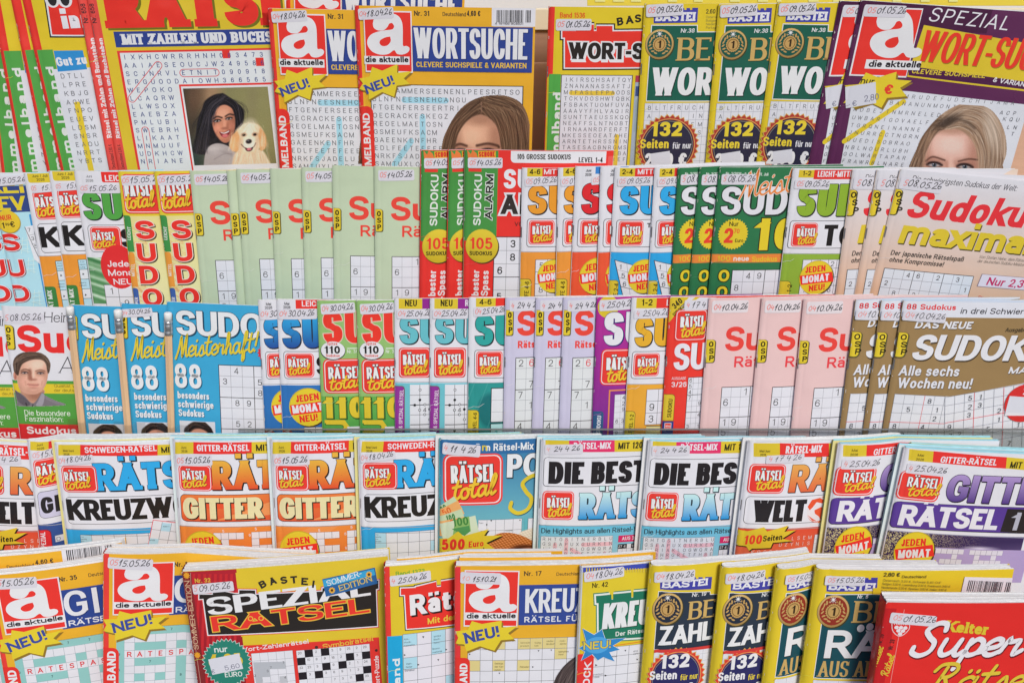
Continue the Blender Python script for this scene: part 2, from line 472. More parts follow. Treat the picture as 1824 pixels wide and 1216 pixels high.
def cut(T, axis, k):
    s = T[:, :, axis] - k
    up = s > 1e-7
    c = up.sum(1)
    keep = T[(c == 0) | (c == 3)]
    out = [keep]
    for cnt in (1, 2):
        sel = c == cnt
        if not sel.any():
            continue
        t, ss, uu = T[sel], s[sel], up[sel]
        lone = np.argmax(uu if cnt == 1 else ~uu, axis=1)
        r = np.arange(len(t))
        i0, i1, i2 = lone, (lone + 1) % 3, (lone + 2) % 3
        A, B, D = t[r, i0], t[r, i1], t[r, i2]
        sa, sb, sd = ss[r, i0], ss[r, i1], ss[r, i2]
        AB = A + (B - A) * (sa / (sa - sb))[:, None]
        AD = A + (D - A) * (sa / (sa - sd))[:, None]
        out += [np.stack([A, AB, AD], 1), np.stack([AB, B, D], 1), np.stack([AB, D, AD], 1)]
    return np.concatenate(out)

def new_mesh(name, tri, col, nrm=None, mats=()):
    """tri (n,3,3) positions, col (n,3,3) colours"""
    n = len(tri)
    me = bpy.data.meshes.new(name)
    me.vertices.add(n * 3)
    me.loops.add(n * 3)
    me.polygons.add(n)
    me.vertices.foreach_set('co', np.ascontiguousarray(tri, np.float32).ravel())
    idx = np.arange(n * 3, dtype=np.int32)
    me.loops.foreach_set('vertex_index', idx)
    me.polygons.foreach_set('loop_start', idx[::3].copy())
    me.polygons.foreach_set('loop_total', np.full(n, 3, np.int32))
    me.update(calc_edges=True)
    at = me.attributes.new('ink', 'FLOAT_COLOR', 'POINT')
    c4 = np.ones((n * 3, 4), np.float32)
    c4[:, :3] = col.reshape(-1, 3)
    at.data.foreach_set('color', c4.ravel())
    for m in mats:
        me.materials.append(m)
    if nrm is not None:
        me.polygons.foreach_set('use_smooth', np.ones(n, bool))
        me.normals_split_custom_set_from_vertices(nrm.reshape(-1, 3).tolist())
    return me

def link(name, me, parent=None):
    o = bpy.data.objects.new(name, me)
    COL.objects.link(o)
    if parent is not None:
        o.parent = parent
    return o

def qtri(q):
    q = np.asarray(q, float)
    return np.concatenate([q[:, [0, 1, 2]], q[:, [0, 2, 3]]])

class Mag:
    def __init__(self, row, design, tl, bl, label, cat='magazine', group=None, name='puzzle_magazine', W=300, t=2.4, off=0.0, chain=True,
                 rec=0.0, p=1.35, fold=1.0, gloss=True, pages='e6ebe6', leaves=4, back=None, stack=(), vis=None, **kw):
        self.row, self.design, self.tl, self.bl = ROWS[row], design, tl, bl
        self.rown = row
        self.label, self.cat, self.group, self.name = label, cat, group, name
        self.W, self.t, self.off, self.chain, self.rec, self.p, self.fold = W, t * 1e-3, off * 1e-3, chain, rec * 1e-3, p, fold
        self.gloss, self.pages, self.leaves, self.back, self.stack, self.kw = gloss, pages, leaves, back, stack, kw
        self.visfix = vis
        self.lift = kw.get('lift', -.4) * 1e-3
        A, B = self.row.hit(*tl, self.off), self.row.hit(*bl, self.off)
        self.A = A
        self.va = (A - B).normalized()
        self.ua = self.va.cross(self.row.n).normalized()
        if kw.get('skew'):
            self.ua = (Matrix.Rotation(math.radians(kw['skew']), 3, self.row.n) @ self.ua).normalized()
        self.s = -A.z / F
        self.sv = (A - B).length / math.hypot(tl[0] - bl[0], tl[1] - bl[1])
        sh = (A - self.row.P0).dot(self.row.u) + self.row.drop
        self.Hm = sh / self.va.dot(self.row.u)
        self.H = self.Hm / self.sv
        self.TT = self.t + sum(x[2] for x in stack) * 1e-3
        self.ref = None
        self.ref_z = (0, 0, 1)
        self.parts = []
        self.cur = None
        ALL.append(self)
        if chain:
            self.row.mags.append(self)

    # --- depth profile across the width (u in local px -> metres behind the row plane)
    def S(self, u):
        nx = getattr(self, 'nx', None)
        if nx is None:
            return (self.rec or 0.004) * (max(0, u) / self.W) ** 1.7
        if u <= self.d:
            return self.Sd * (max(0, u) / self.d) ** self.p
        return self.Sd + nx.S((u - self.d) * self.s / nx.s)
    def profile(self):
        fs = max(1.0, .6 * self.t / .0024) if self.fold >= 1 else 1.0
        ks = [k * fs for k, _ in FOLD]
        nx = getattr(self, 'nx', None)
        if nx is None:
            ks += list(np.linspace(16 * fs, self.W, 9)[1:])
        else:
            d = self.d
            ks = [k for k in ks if k < d - 3]
            ks += list(np.linspace(max(ks[-1], 3), d, 6)[1:])
            m, base = self, 0.0
            while base < self.W and getattr(m, 'nx', None) is not None:
                base += m.d
                m = m.nx
                nxt = base + (m.d if getattr(m, 'nx', None) is not None else self.W)
                ks += [base + f * (nxt - base) for f in (.33, .66, 1.0)]
            ks = [k for k in ks if k < self.W - 1] + [self.W]
        ks = sorted(set(round(k, 3) for k in ks))
        fx, fy = zip(*FOLD)
        fx = [k * fs for k in fx]
        self.ku = np.array(ks)
        self.kb = np.array([self.S(k) for k in ks])
        bul = self.kw.get('bulge', .5) * 1e-3
        d = self.d if nx is not None else self.W
        self.ke = np.interp(self.ku, fx, fy, right=0) * (max(.0009, .42 * self.t) / .9 if self.fold >= 1 else 1e-3 * self.fold)
        self.kf = self.kb + self.ke - bul * np.sin(np.pi * np.clip(self.ku / d, 0, 1)) ** 1.0
        sl = np.gradient(self.kf, self.ku * self.s)
        self.ksl = sl
        self.vis = self.visfix or ((self.d + 26) if nx is not None else self.W)
    def f(self, u):
        return np.interp(u, self.ku, self.kf)

    # --- photo pixel -> local (u, v) on the curved cover
    def P(self, x, y):
        u = 0.0
        for _ in range(4):
            p = self.row.hit(x, y, self.off - float(self.f(u)))
            d = p - self.A
            k = self.ua.dot(self.va)
            a, b = d.dot(self.ua), d.dot(self.va)
            u = (a - k * b) / (1 - k * k) / self.s
        return u, -(b - k * a) / (1 - k * k) / self.sv
    def Z(self, ox, oy, sc):
        self.z = (ox, oy, sc)
    def loc(self, x, y):
        ox, oy, sc = self.z
        return (self.ref or self).P(ox + x / sc, oy + y / sc)

    # --- parts and draw calls
    def part(self, name, base=None, parent=None, mat=None, label=None):
        base = max([p['n'] for p in self.parts], default=0)      # painter's order: later ink lies on top
        self.cur = dict(name=name, base=base, n=base, parent=parent, mat=mat, label=label, data=[])
        self.parts.append(self.cur)
        return self.cur
    def emit(self, strokes, col, grad=None, rotw=None):
        """strokes: list of (n,4,2) or (n,3,2) arrays already in local u,v"""
        L = self.cur['n']
        self.cur['n'] += 1
        for j, q in enumerate(strokes):
            q = np.asarray(q, float)
            t = qtri(q) if q.shape[1] == 4 else q
            n = len(t)
            z = np.full((n, 3, 1), L * LS + (j % 5) * 3e-6)
            if grad is None:
                c = np.broadcast_to(np.array(col), (n, 3, 3))
            else:
                v0, v1, ca, cb = grad
                k = np.clip((t[:, :, 1] - v0) / (v1 - v0), 0, 1)[:, :, None]
                c = np.array(ca) * (1 - k) + np.array(cb) * k
            self.cur['data'].append(np.concatenate([t, z, c], 2))
    def xf(self, q, u0, v0, rot, sh):
        q = np.asarray(q, float)
        x, y = q[..., 0] + sh * q[..., 1], q[..., 1]
        r = math.radians(rot)
        return np.stack([u0 + x * math.cos(r) - y * math.sin(r), v0 - x * math.sin(r) - y * math.cos(r)], -1)
    def base(self, col):
        self.basecol = C(col)
        if not self.parts:
            self.part('cover', 0)
        W, H = self.W, self.H
        self.emit([np.array([[(0, 0), (W, 0), (W, H), (0, H)]])], C(col))
    def R(self, x, y, w, h, col, r=0, rot=0, sh=0, grad=None):
        """rectangle from its top-left corner; r = corner radius or (tl,tr,br,bl)"""
        sc = self.z[2]
        u0, v0 = self.loc(x, y)
        w, h = w / sc, h / sc
        rr = [a / sc for a in (r if isinstance(r, tuple) else (r,) * 4)]
        pts = []
        for (cx, cy, a0), q in zip(((0, 0, 180), (w, 0, 90), (w, -h, 0), (0, -h, -90)), (rr[0], rr[1], rr[2], rr[3])):
            if q <= 0:
                pts.append((cx, cy))
            else:
                ox, oy = cx + (q if cx == 0 else -q), cy + (-q if cy == 0 else q)
                for i in range(5):
                    a = math.radians(a0 - 90 * i / 4)
                    pts.append((ox + q * math.cos(a), oy + q * math.sin(a)))
        pts = self.xf(pts, u0, v0, rot, sh)
        c = pts.mean(0)
        n = len(pts)
        tri = np.array([[c, pts[i], pts[(i + 1) % n]] for i in range(n)])
        g = None
        if grad:
            g = (v0, v0 + h, C(grad[0]), C(grad[1]))
        self.emit([tri], C(col), g)
    def box(self, x, y, w, h, col, lw, lc, r=0, **k):
        """filled box with a border"""
        self.R(x, y, w, h, lc, r, **k)
        k.pop('grad', None)
        self.R(x + lw, y + lw, w - 2 * lw, h - 2 * lw, col, max(0, r - lw) if not isinstance(r, tuple) else tuple(max(0, a - lw) for a in r), **k)
    def PG(self, pts, col, grow=0, grad=None):
        q = np.array([self.loc(*p) for p in pts])
        if grow:
            c = q.mean(0)
            g = grow / self.z[2]
            q = q + (q - c) / np.maximum(1e-6, np.hypot(*(q - c).T))[:, None] * g
        tri = tessellate_polygon([[Vector((a, b, 0)) for a, b in q]])
        t = np.array([[q[i] for i in tr] for tr in tri])
        g = None
        if grad:
            g = (q[:, 1].min(), q[:, 1].max(), C(grad[0]), C(grad[1]))
        self.emit([t], C(col), g)
    def PL(self, pts, w, col, closed=False, curve=False, cap=False):
        q = np.array([self.loc(*p) for p in pts])
        if curve:
            q = catmull(q, 6)
        self.emit(ribbon(q, w / self.z[2], closed, cap), C(col))
    def EL(self, cx, cy, rx, ry, col, rot=0, n=28, grad=None):
        u0, v0 = self.loc(cx, cy)
        sc = self.z[2]
        a = np.linspace(0, 2 * math.pi, n + 1)
        e = self.xf(np.stack([rx / sc * np.cos(a), ry / sc * np.sin(a)], 1), u0, v0, rot, 0)
        c = np.array([u0, v0])
        g = (v0 - ry / sc, v0 + ry / sc, C(grad[0]), C(grad[1])) if grad else None
        self.emit([np.array([[c, e[i], e[i + 1]] for i in range(n)])], C(col), g)
    def ST(self, cx, cy, n, r0, r1, col, ph=0, sq=1.0):
        u0, v0 = self.loc(cx, cy)
        sc = self.z[2]
        a = np.linspace(0, 2 * math.pi, 2 * n + 1) + ph
        r = np.where(np.arange(2 * n + 1) % 2 == 0, r0, r1) / sc
        e = np.stack([u0 + r * np.cos(a), v0 + r * np.sin(a) * sq], 1)
        c = np.array([u0, v0])
        self.emit([np.array([[c, e[i], e[i + 1]] for i in range(2 * n)])], C(col))
    def RING(self, cx, cy, r, w, col, n=36):
        u0, v0 = self.loc(cx, cy)
        sc = self.z[2]
        a = np.linspace(0, 2 * math.pi, n, endpoint=False)
        self.emit(ribbon(np.stack([u0 + r / sc * np.cos(a), v0 + r / sc * np.sin(a)], 1), w / sc, True), C(col))
    def T(self, s, x, y, h, col, w=None, b=.18, ct=.84, rot=0, sh=0, ol=(), sp=.13, serif=None, k=1.0, grad=None, shadow=None):
        """one line of lettering, (x, y) = left end of the baseline, h = cap height, w = whole width"""
        sc = self.z[2]
        u0, v0 = self.loc(x, y)
        h = h / sc
        if w is not None:
            w = w / sc
        ws, gap, _ = layout(s, h, w, b, sp, k)
        sx, sy = b * h, b * h * ct
        if serif is True:
            serif = (.09 * h, .1 * h)
        elif serif:
            serif = (serif[0] * h, serif[1] * h)
        def run(e, col, dx, dy, grad=None):
            strokes, cx = [], 0.0
            for c, gw in zip(s, ws):
                if c != ' ':
                    for q in glyph(c, gw, h, sx, sy, e, serif):
                        strokes.append(self.xf(q + np.array([cx + dx, -dy]), u0, v0, rot, sh))
                cx += gw + gap
            # one layer per glyph parity so neighbouring outlines never share a plane
            g = None
            if grad:
                g = (v0 - h, v0, C(grad[0]), C(grad[1]))
            self.emit(strokes, C(col), g)
        if shadow:
            run((shadow[3] if len(shadow) > 3 else 0) / sc, shadow[2], shadow[0] / sc, shadow[1] / sc)
        for e, c in ol:
            run(e / sc, c, 0, 0)
        run(0, col, 0, 0, grad)
    def SCR(self, s, x, y, h, col, pen, w=None, rot=0, sh=.12, ol=(), jit=0.0, shadow=None):
        """script or handwriting; h = ascender height"""
        sc = self.z[2]
        u0, v0 = self.loc(x, y)
        h, pen = h / sc, pen / sc
        adv = sum(SCRIPT[c][0] for c in s) * h
        kx = 1.0 if w is None else (w / sc) / adv
        def run(pw, col, dx, dy, seed):
            rg = random.Random(seed)
            strokes, cx = [], 0.0
            for c in s:
                a, sts = SCRIPT[c]
                jx, jy, js = (rg.uniform(-jit, jit) * h, rg.uniform(-jit, jit) * h, 1 + rg.uniform(-jit, jit) * 1.5)
                for st in sts:
                    p = catmull(st, 5) * np.array([h * kx, h * js]) + np.array([cx + jx + dx, jy - dy])
                    for q in ribbon(p, pw):
                        strokes.append(self.xf(q, u0, v0, rot, sh))
                cx += a * h * kx
            self.emit(strokes, C(col))
        sd = hash((s, round(x), round(y))) & 0xffff if False else int(x * 7 + y * 13 + len(s)) & 0xffff
        if self.kw.get('seed'):
            sd += self.kw['seed'] * 77
        if shadow:
            run(pen + (shadow[3] if len(shadow) > 3 else 0) / sc, shadow[2], shadow[0] / sc, shadow[1] / sc, sd)
        for e, c in ol:
            run(pen + 2 * e / sc, c, 0, 0, sd)
        run(pen, col, 0, 0, sd)
    def GRID(self, x, y, cw, ch, nc, nr, col='c9ccd6', lw=1.0, lc='4a4a50', thick=0, tlw=2.2, tc='2a2626', fill='d2d3da', sh=0):
        """ruled puzzle grid; thick = every n-th line heavy"""
        if fill:
            self.R(x, y, cw * nc, ch * nr, fill, sh=0)
        sc = self.z[2]
        u0, v0 = self.loc(x, y)
        cw, ch = cw / sc, ch / sc
        thin, heavy = [], []
        for i in range(nc + 1):
            hv = thick and i % thick == 0
            w = (tlw if hv else lw) / sc / 2
            (heavy if hv else thin).append([[(u0 + i * cw - w, v0), (u0 + i * cw + w, v0), (u0 + i * cw + w, v0 + nr * ch), (u0 + i * cw - w, v0 + nr * ch)]])
        self.emit([np.array(a) for a in thin], C(lc))
        if heavy:
            self.emit([np.array(a) for a in heavy], C(tc))
        thin, heavy = [], []
        for i in range(nr + 1):
            hv = thick and i % thick == 0
            w = (tlw if hv else lw) / sc / 2
            (heavy if hv else thin).append([[(u0, v0 + i * ch - w), (u0 + nc * cw, v0 + i * ch - w), (u0 + nc * cw, v0 + i * ch + w), (u0, v0 + i * ch + w)]])
        self.emit([np.array(a) for a in thin], C(lc))
        if heavy:
            self.emit([np.array(a) for a in heavy], C(tc))
    def CELLS(self, x, y, cw, ch, cells, col, inset=0):
        """filled cells, cells = [(col,row), ...]"""
        sc = self.z[2]
        u0, v0 = self.loc(x, y)
        cw, ch, i = cw / sc, ch / sc, inset / sc
        self.emit([np.array([[(u0 + a * cw + i, v0 + r * ch + i), (u0 + (a + 1) * cw - i, v0 + r * ch + i), (u0 + (a + 1) * cw - i, v0 + (r + 1) * ch - i), (u0 + a * cw + i, v0 + (r + 1) * ch - i)]]) for a, r in cells], C(col))
    def DIG(self, x, y, cw, ch, items, h, col='2a2828', b=.11, k=.95):
        """figures centred in the cells of a grid: items = {(c,r): 'd'}"""
        sc = self.z[2]
        u0, v0 = self.loc(x, y)
        cw, ch, h = cw / sc, ch / sc, h / sc
        st = []
        for (c, r), d in items.items():
            ws, gap, tot = layout(d, h, None, b, .12, k)
            cx = u0 + (c + .5) * cw - tot / 2
            vb = v0 + (r + .5) * ch + h / 2
            for chh, gw in zip(d, ws):
                for q in glyph(chh, gw, h, b * h, b * h * .9):
                    st.append(self.xf(q, cx, vb, 0, 0))
                cx += gw + gap
        self.emit(st, C(col))
    def LET(self, rows, x, y, dx, dy, h, col, b=.11, offs=None, sh=0, k=.85):
        """word-search letters: rows of letters centred on a lattice; (x, y) = baseline centre of the first letter"""
        sc = self.z[2]
        u0, v0 = self.loc(x, y)
        dx, dy, h = dx / sc, dy / sc, h / sc
        st = []
        for r, line in enumerate(rows):
            o = (offs or {}).get(r, 0)
            for c, chh in enumerate(line):
                if chh == ' ':
                    continue
                ws, gap, tot = layout(chh, h, None, b, .1, k)
                for q in glyph(chh, ws[0], h, b * h, b * h * .9):
                    st.append(self.xf(q, u0 + (c + o) * dx - tot / 2, v0 + r * dy, 0, sh))
        self.emit(st, C(col))
    def CAPS(self, x, y, dx, dy, runs, col, wid, outline=None):
        """rounded highlight bars in a letter lattice; runs = [((c,r),(c,r)), ...]"""
        sc = self.z[2]
        u0, v0 = self.loc(x, y)
        dx, dy, wid = dx / sc, dy / sc, wid / sc
        for (a, b), (c, d) in runs:
            p = np.array([(u0 + a * dx, v0 + b * dy - wid * .28), (u0 + c * dx, v0 + d * dy - wid * .28)])
            if outline is None:
                self.emit(ribbon(p, wid), C(col))
            else:
                t = p[1] - p[0]
                t = t / np.hypot(*t)
                n = np.array([-t[1], t[0]])
                a0 = math.atan2(t[1], t[0])
                pts = [p[1] + wid / 2 * np.array([math.cos(a0 + q), math.sin(a0 + q)]) for q in np.linspace(-math.pi / 2, math.pi / 2, 7)]
                pts += [p[0] + wid / 2 * np.array([math.cos(a0 + q), math.sin(a0 + q)]) for q in np.linspace(math.pi / 2, 3 * math.pi / 2, 7)]
                self.emit(ribbon(np.array(pts), outline / sc, True), C(col))
    def PIC(self, x, y, w, h, fn, step=1.0, rot=0, crop=False):
        """a printed picture: a fine sheet of ink dots coloured by fn(X, Y in 0..1) -> rgb, alpha"""
        sc, wc, hc = self.z[2], w, h
        u0, v0 = self.loc(x, y)
        w, h = w / sc, h / sc
        if u0 > self.vis:
            return
        nx, ny = max(4, int(w / step)), max(4, int(h / step))
        gx, gy = np.meshgrid(np.linspace(0, 1, nx + 1), np.linspace(0, 1, ny + 1))
        if crop:       # the picture is described in crop pixels: undo the lean of the cover
            pu, pv = np.array(self.loc(x + wc * .5, y)), np.array(self.loc(x, y + hc * .5))
            p0 = np.array([u0, v0])
            Mx = np.linalg.inv(np.stack([(pu - p0) / (wc * .5), (pv - p0) / (hc * .5)], 1))
            du, dv = gx * w, gy * h
            rgb, al = fn(x + Mx[0, 0] * du + Mx[0, 1] * dv, y + Mx[1, 0] * du + Mx[1, 1] * dv)
        else:
            rgb, al = fn(gx, gy)
        rgb = np.clip(rgb, 0, 255) / 255.0
        rgb = np.where(rgb <= .04045, rgb / 12.92, ((rgb + .055) / 1.055) ** 2.4) * INK_GAIN
        rgb = np.clip(rgb, .01, .85)
        uv = np.stack([u0 + gx * w, v0 + gy * h], -1)
        keep = (al[:-1, :-1] + al[1:, 1:] + al[1:, :-1] + al[:-1, 1:]) / 4 > .5
        def q(a):
            return np.stack([a[:-1, :-1], a[:-1, 1:], a[1:, 1:], a[1:, :-1]], 2)[keep]
        p, c = q(uv), q(rgb)
        L = self.cur['n']
        self.cur['n'] += 1
        d = np.concatenate([p, np.full(p.shape[:2] + (1,), L * LS), c], -1)
        self.cur['data'].append(np.concatenate([d[:, [0, 1, 2]], d[:, [0, 2, 3]]]))

    # --- recurring marks
    def DATE(self, x, y, w, h, red, txt, rot=0, rx=.04, tx=.26, tw=.7, th=.5, by=.78, base=40, pale=False, col='cac8d0', part='date_sticker'):
        """white sticker with the return date written on by hand"""
        st = self.part(part, base, mat=M_STICK)
        self.R(x, y, w, h, col, r=h * .16, rot=rot)
        self.part('handwriting', base + 2, parent=st, mat=M_STICK)
        r = math.radians(rot)
        def at(fx, fy):
            return x + fx * w * math.cos(r) + fy * h * math.sin(r), y - fx * w * math.sin(r) + fy * h * math.cos(r)
        pen = h * .068
        if red:
            a = at(rx, by - .06)
            self.SCR(red, a[0], a[1], h * th * .9, 'e8766e' if not pale else 'ec9a90', pen * .9, w=w * (.2 if len(red) > 1 else .09), rot=rot + 2, jit=.05)
        a = at(tx, by)
        self.SCR(txt, a[0], a[1], h * th, '3e3d42', pen, w=w * tw, rot=rot + 2, jit=.07, sh=.2)
    def PRICE(self, x, y, w, h, rot=0, txt='', base=38):
        st = self.part('price_sticker', base, mat=M_STICK)
        self.R(x, y, w, h, 'cacbd4', rot=rot)
        self.part('price', base + 2, parent=st, mat=M_STICK)
        r = math.radians(rot)
        def at(fx, fy):
            return x + fx * w * math.cos(r) + fy * h * math.sin(r), y - fx * w * math.sin(r) + fy * h * math.cos(r)
        if txt:
            a = at(.06, .9); self.T('€', a[0], a[1], h * .26, '77788a', b=.14, rot=rot)
            a = at(.48, .82); self.T(txt, a[0], a[1], h * .3, '77788a', w=w * .48, b=.14, rot=rot)
    def RT(self, x, y, w, h, rot=0, base=None, part='logo', sh=0):
        """red rounded publisher badge: white condensed caps over yellow script"""
        lg = self.part(part, base)
        self.R(x, y, w, h, 'e2403a', r=w * .13, rot=rot)
        i = w * .028
        def at(fx, fy):
            r = math.radians(rot)
            return x + fx * w * math.cos(r) + fy * h * math.sin(r), y - fx * w * math.sin(r) + fy * h * math.cos(r)
        a = at(.03, .03); self.R(a[0], a[1], w * .94, h * .94, 'dccfd2', r=w * .11, rot=rot)
        a = at(.05, .05); self.R(a[0], a[1], w * .90, h * .90, 'da3a32', r=w * .10, rot=rot)
        self.part('lettering', (lg['n'] + 1), parent=lg)
        a = at(.13, .58)
        self.T('RÄTSEL', a[0], a[1], h * .34, 'e2e2e6', w=w * .74, b=.19, ct=.66, rot=rot + 1.5, sp=.09, ol=((h * .011, '3a2c28'),), shadow=(w * .010, h * .012, '2c2422', h * .006))
        a = at(.15, .90)
        self.SCR('total', a[0], a[1], h * .36, 'e2bd2e', h * .055, w=w * .72, rot=rot + 7, sh=.2, shadow=(w * .012, h * .014, '8a2a1c', h * .012))
    def OSP(self, x, y, w, h, rot=0):
        """yellow rounded tab with three stacked black capitals"""
        self.part('tab', None)
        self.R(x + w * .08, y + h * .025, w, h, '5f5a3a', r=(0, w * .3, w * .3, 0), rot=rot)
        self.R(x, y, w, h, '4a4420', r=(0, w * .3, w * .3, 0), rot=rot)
        self.R(x, y + h * .012, w * .95, h * .976, 'd9c62c', r=(0, w * .28, w * .28, 0), rot=rot)
        for i, c in enumerate('OSP'):
            self.T(c, x + w * .22 + (h * .008 * i), y + h * (.33 + .30 * i), h * .235, '2b2718', w=w * .52, b=.24, rot=rot)
    def JEDEN(self, x, y, r, rot=6):
        """round yellow button with a red band"""
        bd = self.part('button', 26)
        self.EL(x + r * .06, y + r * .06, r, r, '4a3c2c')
        self.EL(x, y, r, r, 'd2c03a', grad=('b9a428', 'e0d02e'))
        self.EL(x, y, r * .95, r * .95, 'd8c72a')
        u = self.part('band', bd['n'] + 1, parent=bd)
        self.PG([(x - r * .93, y - r * .10), (x + r * .90, y - r * .33), (x + r * .97, y + r * .22), (x - r * .86, y + r * .42)], 'dc322c')
        self.part('lettering', bd['n'] + 3, parent=bd)
        self.T('JEDEN', x - r * .62, y - r * .24, r * .36, 'd6332c', w=r * 1.2, b=.24, rot=rot)
        self.T('MONAT', x - r * .78, y + r * .33, r * .42, 'd6d6dc', w=r * 1.58, b=.26, rot=rot)
        self.T('NEU!', x - r * .42, y + r * .78, r * .36, 'd6332c', w=r * .95, b=.24, rot=rot)
    def ALOGO(self, x, y, w, h, rot=0, sh=0):
        """red square with a white letter a over a white name strip"""
        lg = self.part('logo', None)
        self.R(x, y, w, h, 'd9d6da', rot=rot, sh=sh)
        b = w * .022
        def at(fx, fy):
            r = math.radians(rot)
            X, Y = fx * w - sh * fy * h, fy * h
            return x + X * math.cos(r) + Y * math.sin(r), y - X * math.sin(r) + Y * math.cos(r)
        a = at(.022, .022)
        self.R(a[0], a[1], w * .956, h * .956, 'e0352e', rot=rot, sh=sh)
        self.part('letter', lg['n'] + 1, parent=lg)
        top = [(.20, .22), (.24, .12), (.38, .055), (.56, .045), (.72, .09), (.80, .19), (.82, .32), (.82, .52), (.83, .60), (.90, .60), (.955, .63), (.95, .68),
               (.90, .72), (.80, .745), (.70, .73), (.64, .67), (.52, .735), (.36, .745), (.20, .70), (.10, .60), (.09, .50), (.16, .41), (.30, .36), (.46, .335), (.60, .32), (.64, .27), (.60, .215), (.54, .225), (.50, .28), (.42, .335), (.30, .335), (.22, .29)]
        P = catmull(np.array(top + top[:1]), 4)[:-1]
        self.PG([at(*p) for p in P], 'd8d8de')
        eye = catmull(np.array([(.56, .44), (.57, .52), (.50, .59), (.40, .60), (.34, .555), (.36, .50), (.46, .455), (.56, .44)]), 4)[:-1]
        self.PG([at(*p) for p in eye], 'e0352e')
        a = at(.022, .765)
        self.R(a[0], a[1], w * .956, h * .135, 'd8d8de', rot=rot, sh=sh)
        a = at(.05, .875)
        self.T('die aktuelle', a[0], a[1], h * .098, '28242a', w=w * .91, b=.25, sp=.09, rot=rot + 1, sh=sh)
    def NEU(self, x, y, w, h, pts, txt='NEU!', tp=None, base=28, col='d9c92b', tc='3b4a92'):
        """flat printed flash with points given in the current crop"""
        bd = self.part('flash', base)
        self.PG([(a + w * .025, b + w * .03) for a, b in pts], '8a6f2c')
        self.PG(pts, col)
        if txt:
            self.part('lettering', bd['n'] + 1, parent=bd)
            tx, ty, th, tw, rot = tp
            self.T(txt, tx, ty, th, tc, w=tw, b=.26, rot=rot, sp=.10)
    def BARCODE(self, x, y, w, h, rot=0):
        self.part('barcode', None)
        self.R(x, y, w, h, 'd4d4da', rot=rot)
        rg = random.Random(5)
        r = math.radians(rot)
        bars, xx = [], .08
        sc = self.z[2]
        while xx < .74:
            bw = rg.choice((.008, .012, .02))
            bars.append((xx, bw)); xx += bw + rg.choice((.008, .014, .02))
        bars += [(.80, .012), (.835, .02), (.87, .012), (.90, .02)]
        for bx, bw in bars:
            px, py = x + bx * w * math.cos(r) + .18 * h * math.sin(r), y - bx * w * math.sin(r) + .18 * h * math.cos(r)
            self.R(px, py, bw * w, h * .62, '333338', rot=rot)
        px, py = x + .04 * w * math.cos(r) + .95 * h * math.sin(r), y - .04 * w * math.sin(r) + .95 * h * math.cos(r)
        self.T('4 191166 904601', px, py, h * .13, '333338', w=w * .7, b=.12, rot=rot)

    def WEAR(self):
        """pale nicks along the fold and a faint handling crease, where the ink has cracked"""
        rg = random.Random(int(self.tl[0] * 3 + self.rown))
        self.cur = self.parts[0]
        self.cur['n'] = max(p['n'] for p in self.parts)
        for _ in range(rg.randint(3, 6)):
            v, l, u = rg.uniform(4, 230), rg.uniform(1.5, 7), rg.uniform(.2, 1.3)
            w = rg.uniform(.25, .6)
            self.emit([np.array([[(u - w, v), (u + w, v + .4), (u + w * .6, v + l), (u - w * .6, v + l)]])], C('cfcac4'))
        if rg.random() < .6:
            v, l = rg.uniform(150, 215), rg.uniform(14, 30)
            p = np.array([(0.5, v), (l * .35, v - l * .12), (l * .7, v - l * .1), (l, v - l * .3)])
            self.emit(ribbon(p, .5, cap=False), C(tuple(min(.8, x * 1.45 + .05) for x in self.basecol)))
        self.emit([np.array([[(0, 0), (3.2, 0), (1.2, .9), (0, 3.0)]])], C('d2cdc6'))

    # --- turn the collected ink into objects
    def build(self):
        root = bpy.data.objects.new(self.name, None)
        COL.objects.link(root)
        root.empty_display_size = .02
        root['label'], root['category'] = self.label, self.cat
        if self.group:
            root['group'] = self.group
        NRM = self.row.n
        org = self.A - self.va * self.Hm
        M = Matrix(((self.ua.x, self.va.x, NRM.x, org.x), (self.ua.y, self.va.y, NRM.y, org.y), (self.ua.z, self.va.z, NRM.z, org.z), (0, 0, 0, 1)))
        root.matrix_world = CM @ M
        self.root = root
        mat = M_FILM if self.kw.get('film') else (M_GLOSS if self.gloss else M_SATIN)
        objs = {}
        for i, pt in enumerate(self.parts):
            if not pt['data']:
                continue
            T = np.concatenate(pt['data'])
            lim = self.W if i == 0 else min(self.W, self.vis)
            u = T[:, :, 0]
            isbase = (np.arange(len(T)) < 2) if i == 0 else np.zeros(len(T), bool)
            T = T[(u.min(1) < min(lim, self.vis)) & (u.max(1) > 0) | isbase]
            v = T[:, :, 1]
            T = T[(v.min(1) < 470) & (v.max(1) > 0)]
            if not len(T):
                continue
            for ax, k in ((0, 0.0), (0, self.W), (1, 0.0)):
                T = cut(T, ax, k)
            cu = T[:, :, 0].mean(1)
            cv = T[:, :, 1].mean(1)
            T = T[(cu > 0) & (cu < self.W) & (cv > 0)]
            for k in self.ku[1:-1]:
                if k < lim:
                    T = cut(T, 0, k)
            if not len(T):
                continue
            uv = T[:, :, 0]
            X = uv * self.s
            Y = self.Hm - T[:, :, 1] * self.sv
            Zc = -np.interp(uv, self.ku, self.kf) + T[:, :, 2]
            tri = np.stack([X, Y, Zc], -1)
            e1, e2 = tri[:, 1] - tri[:, 0], tri[:, 2] - tri[:, 0]
            cz = e1[:, 0] * e2[:, 1] - e1[:, 1] * e2[:, 0]
            flip = cz < 0
            colr = T[:, :, 3:6].copy()
            tri[flip] = tri[flip][:, [0, 2, 1]]
            colr[flip] = colr[flip][:, [0, 2, 1]]
            ok = np.abs(cz) > 1e-11
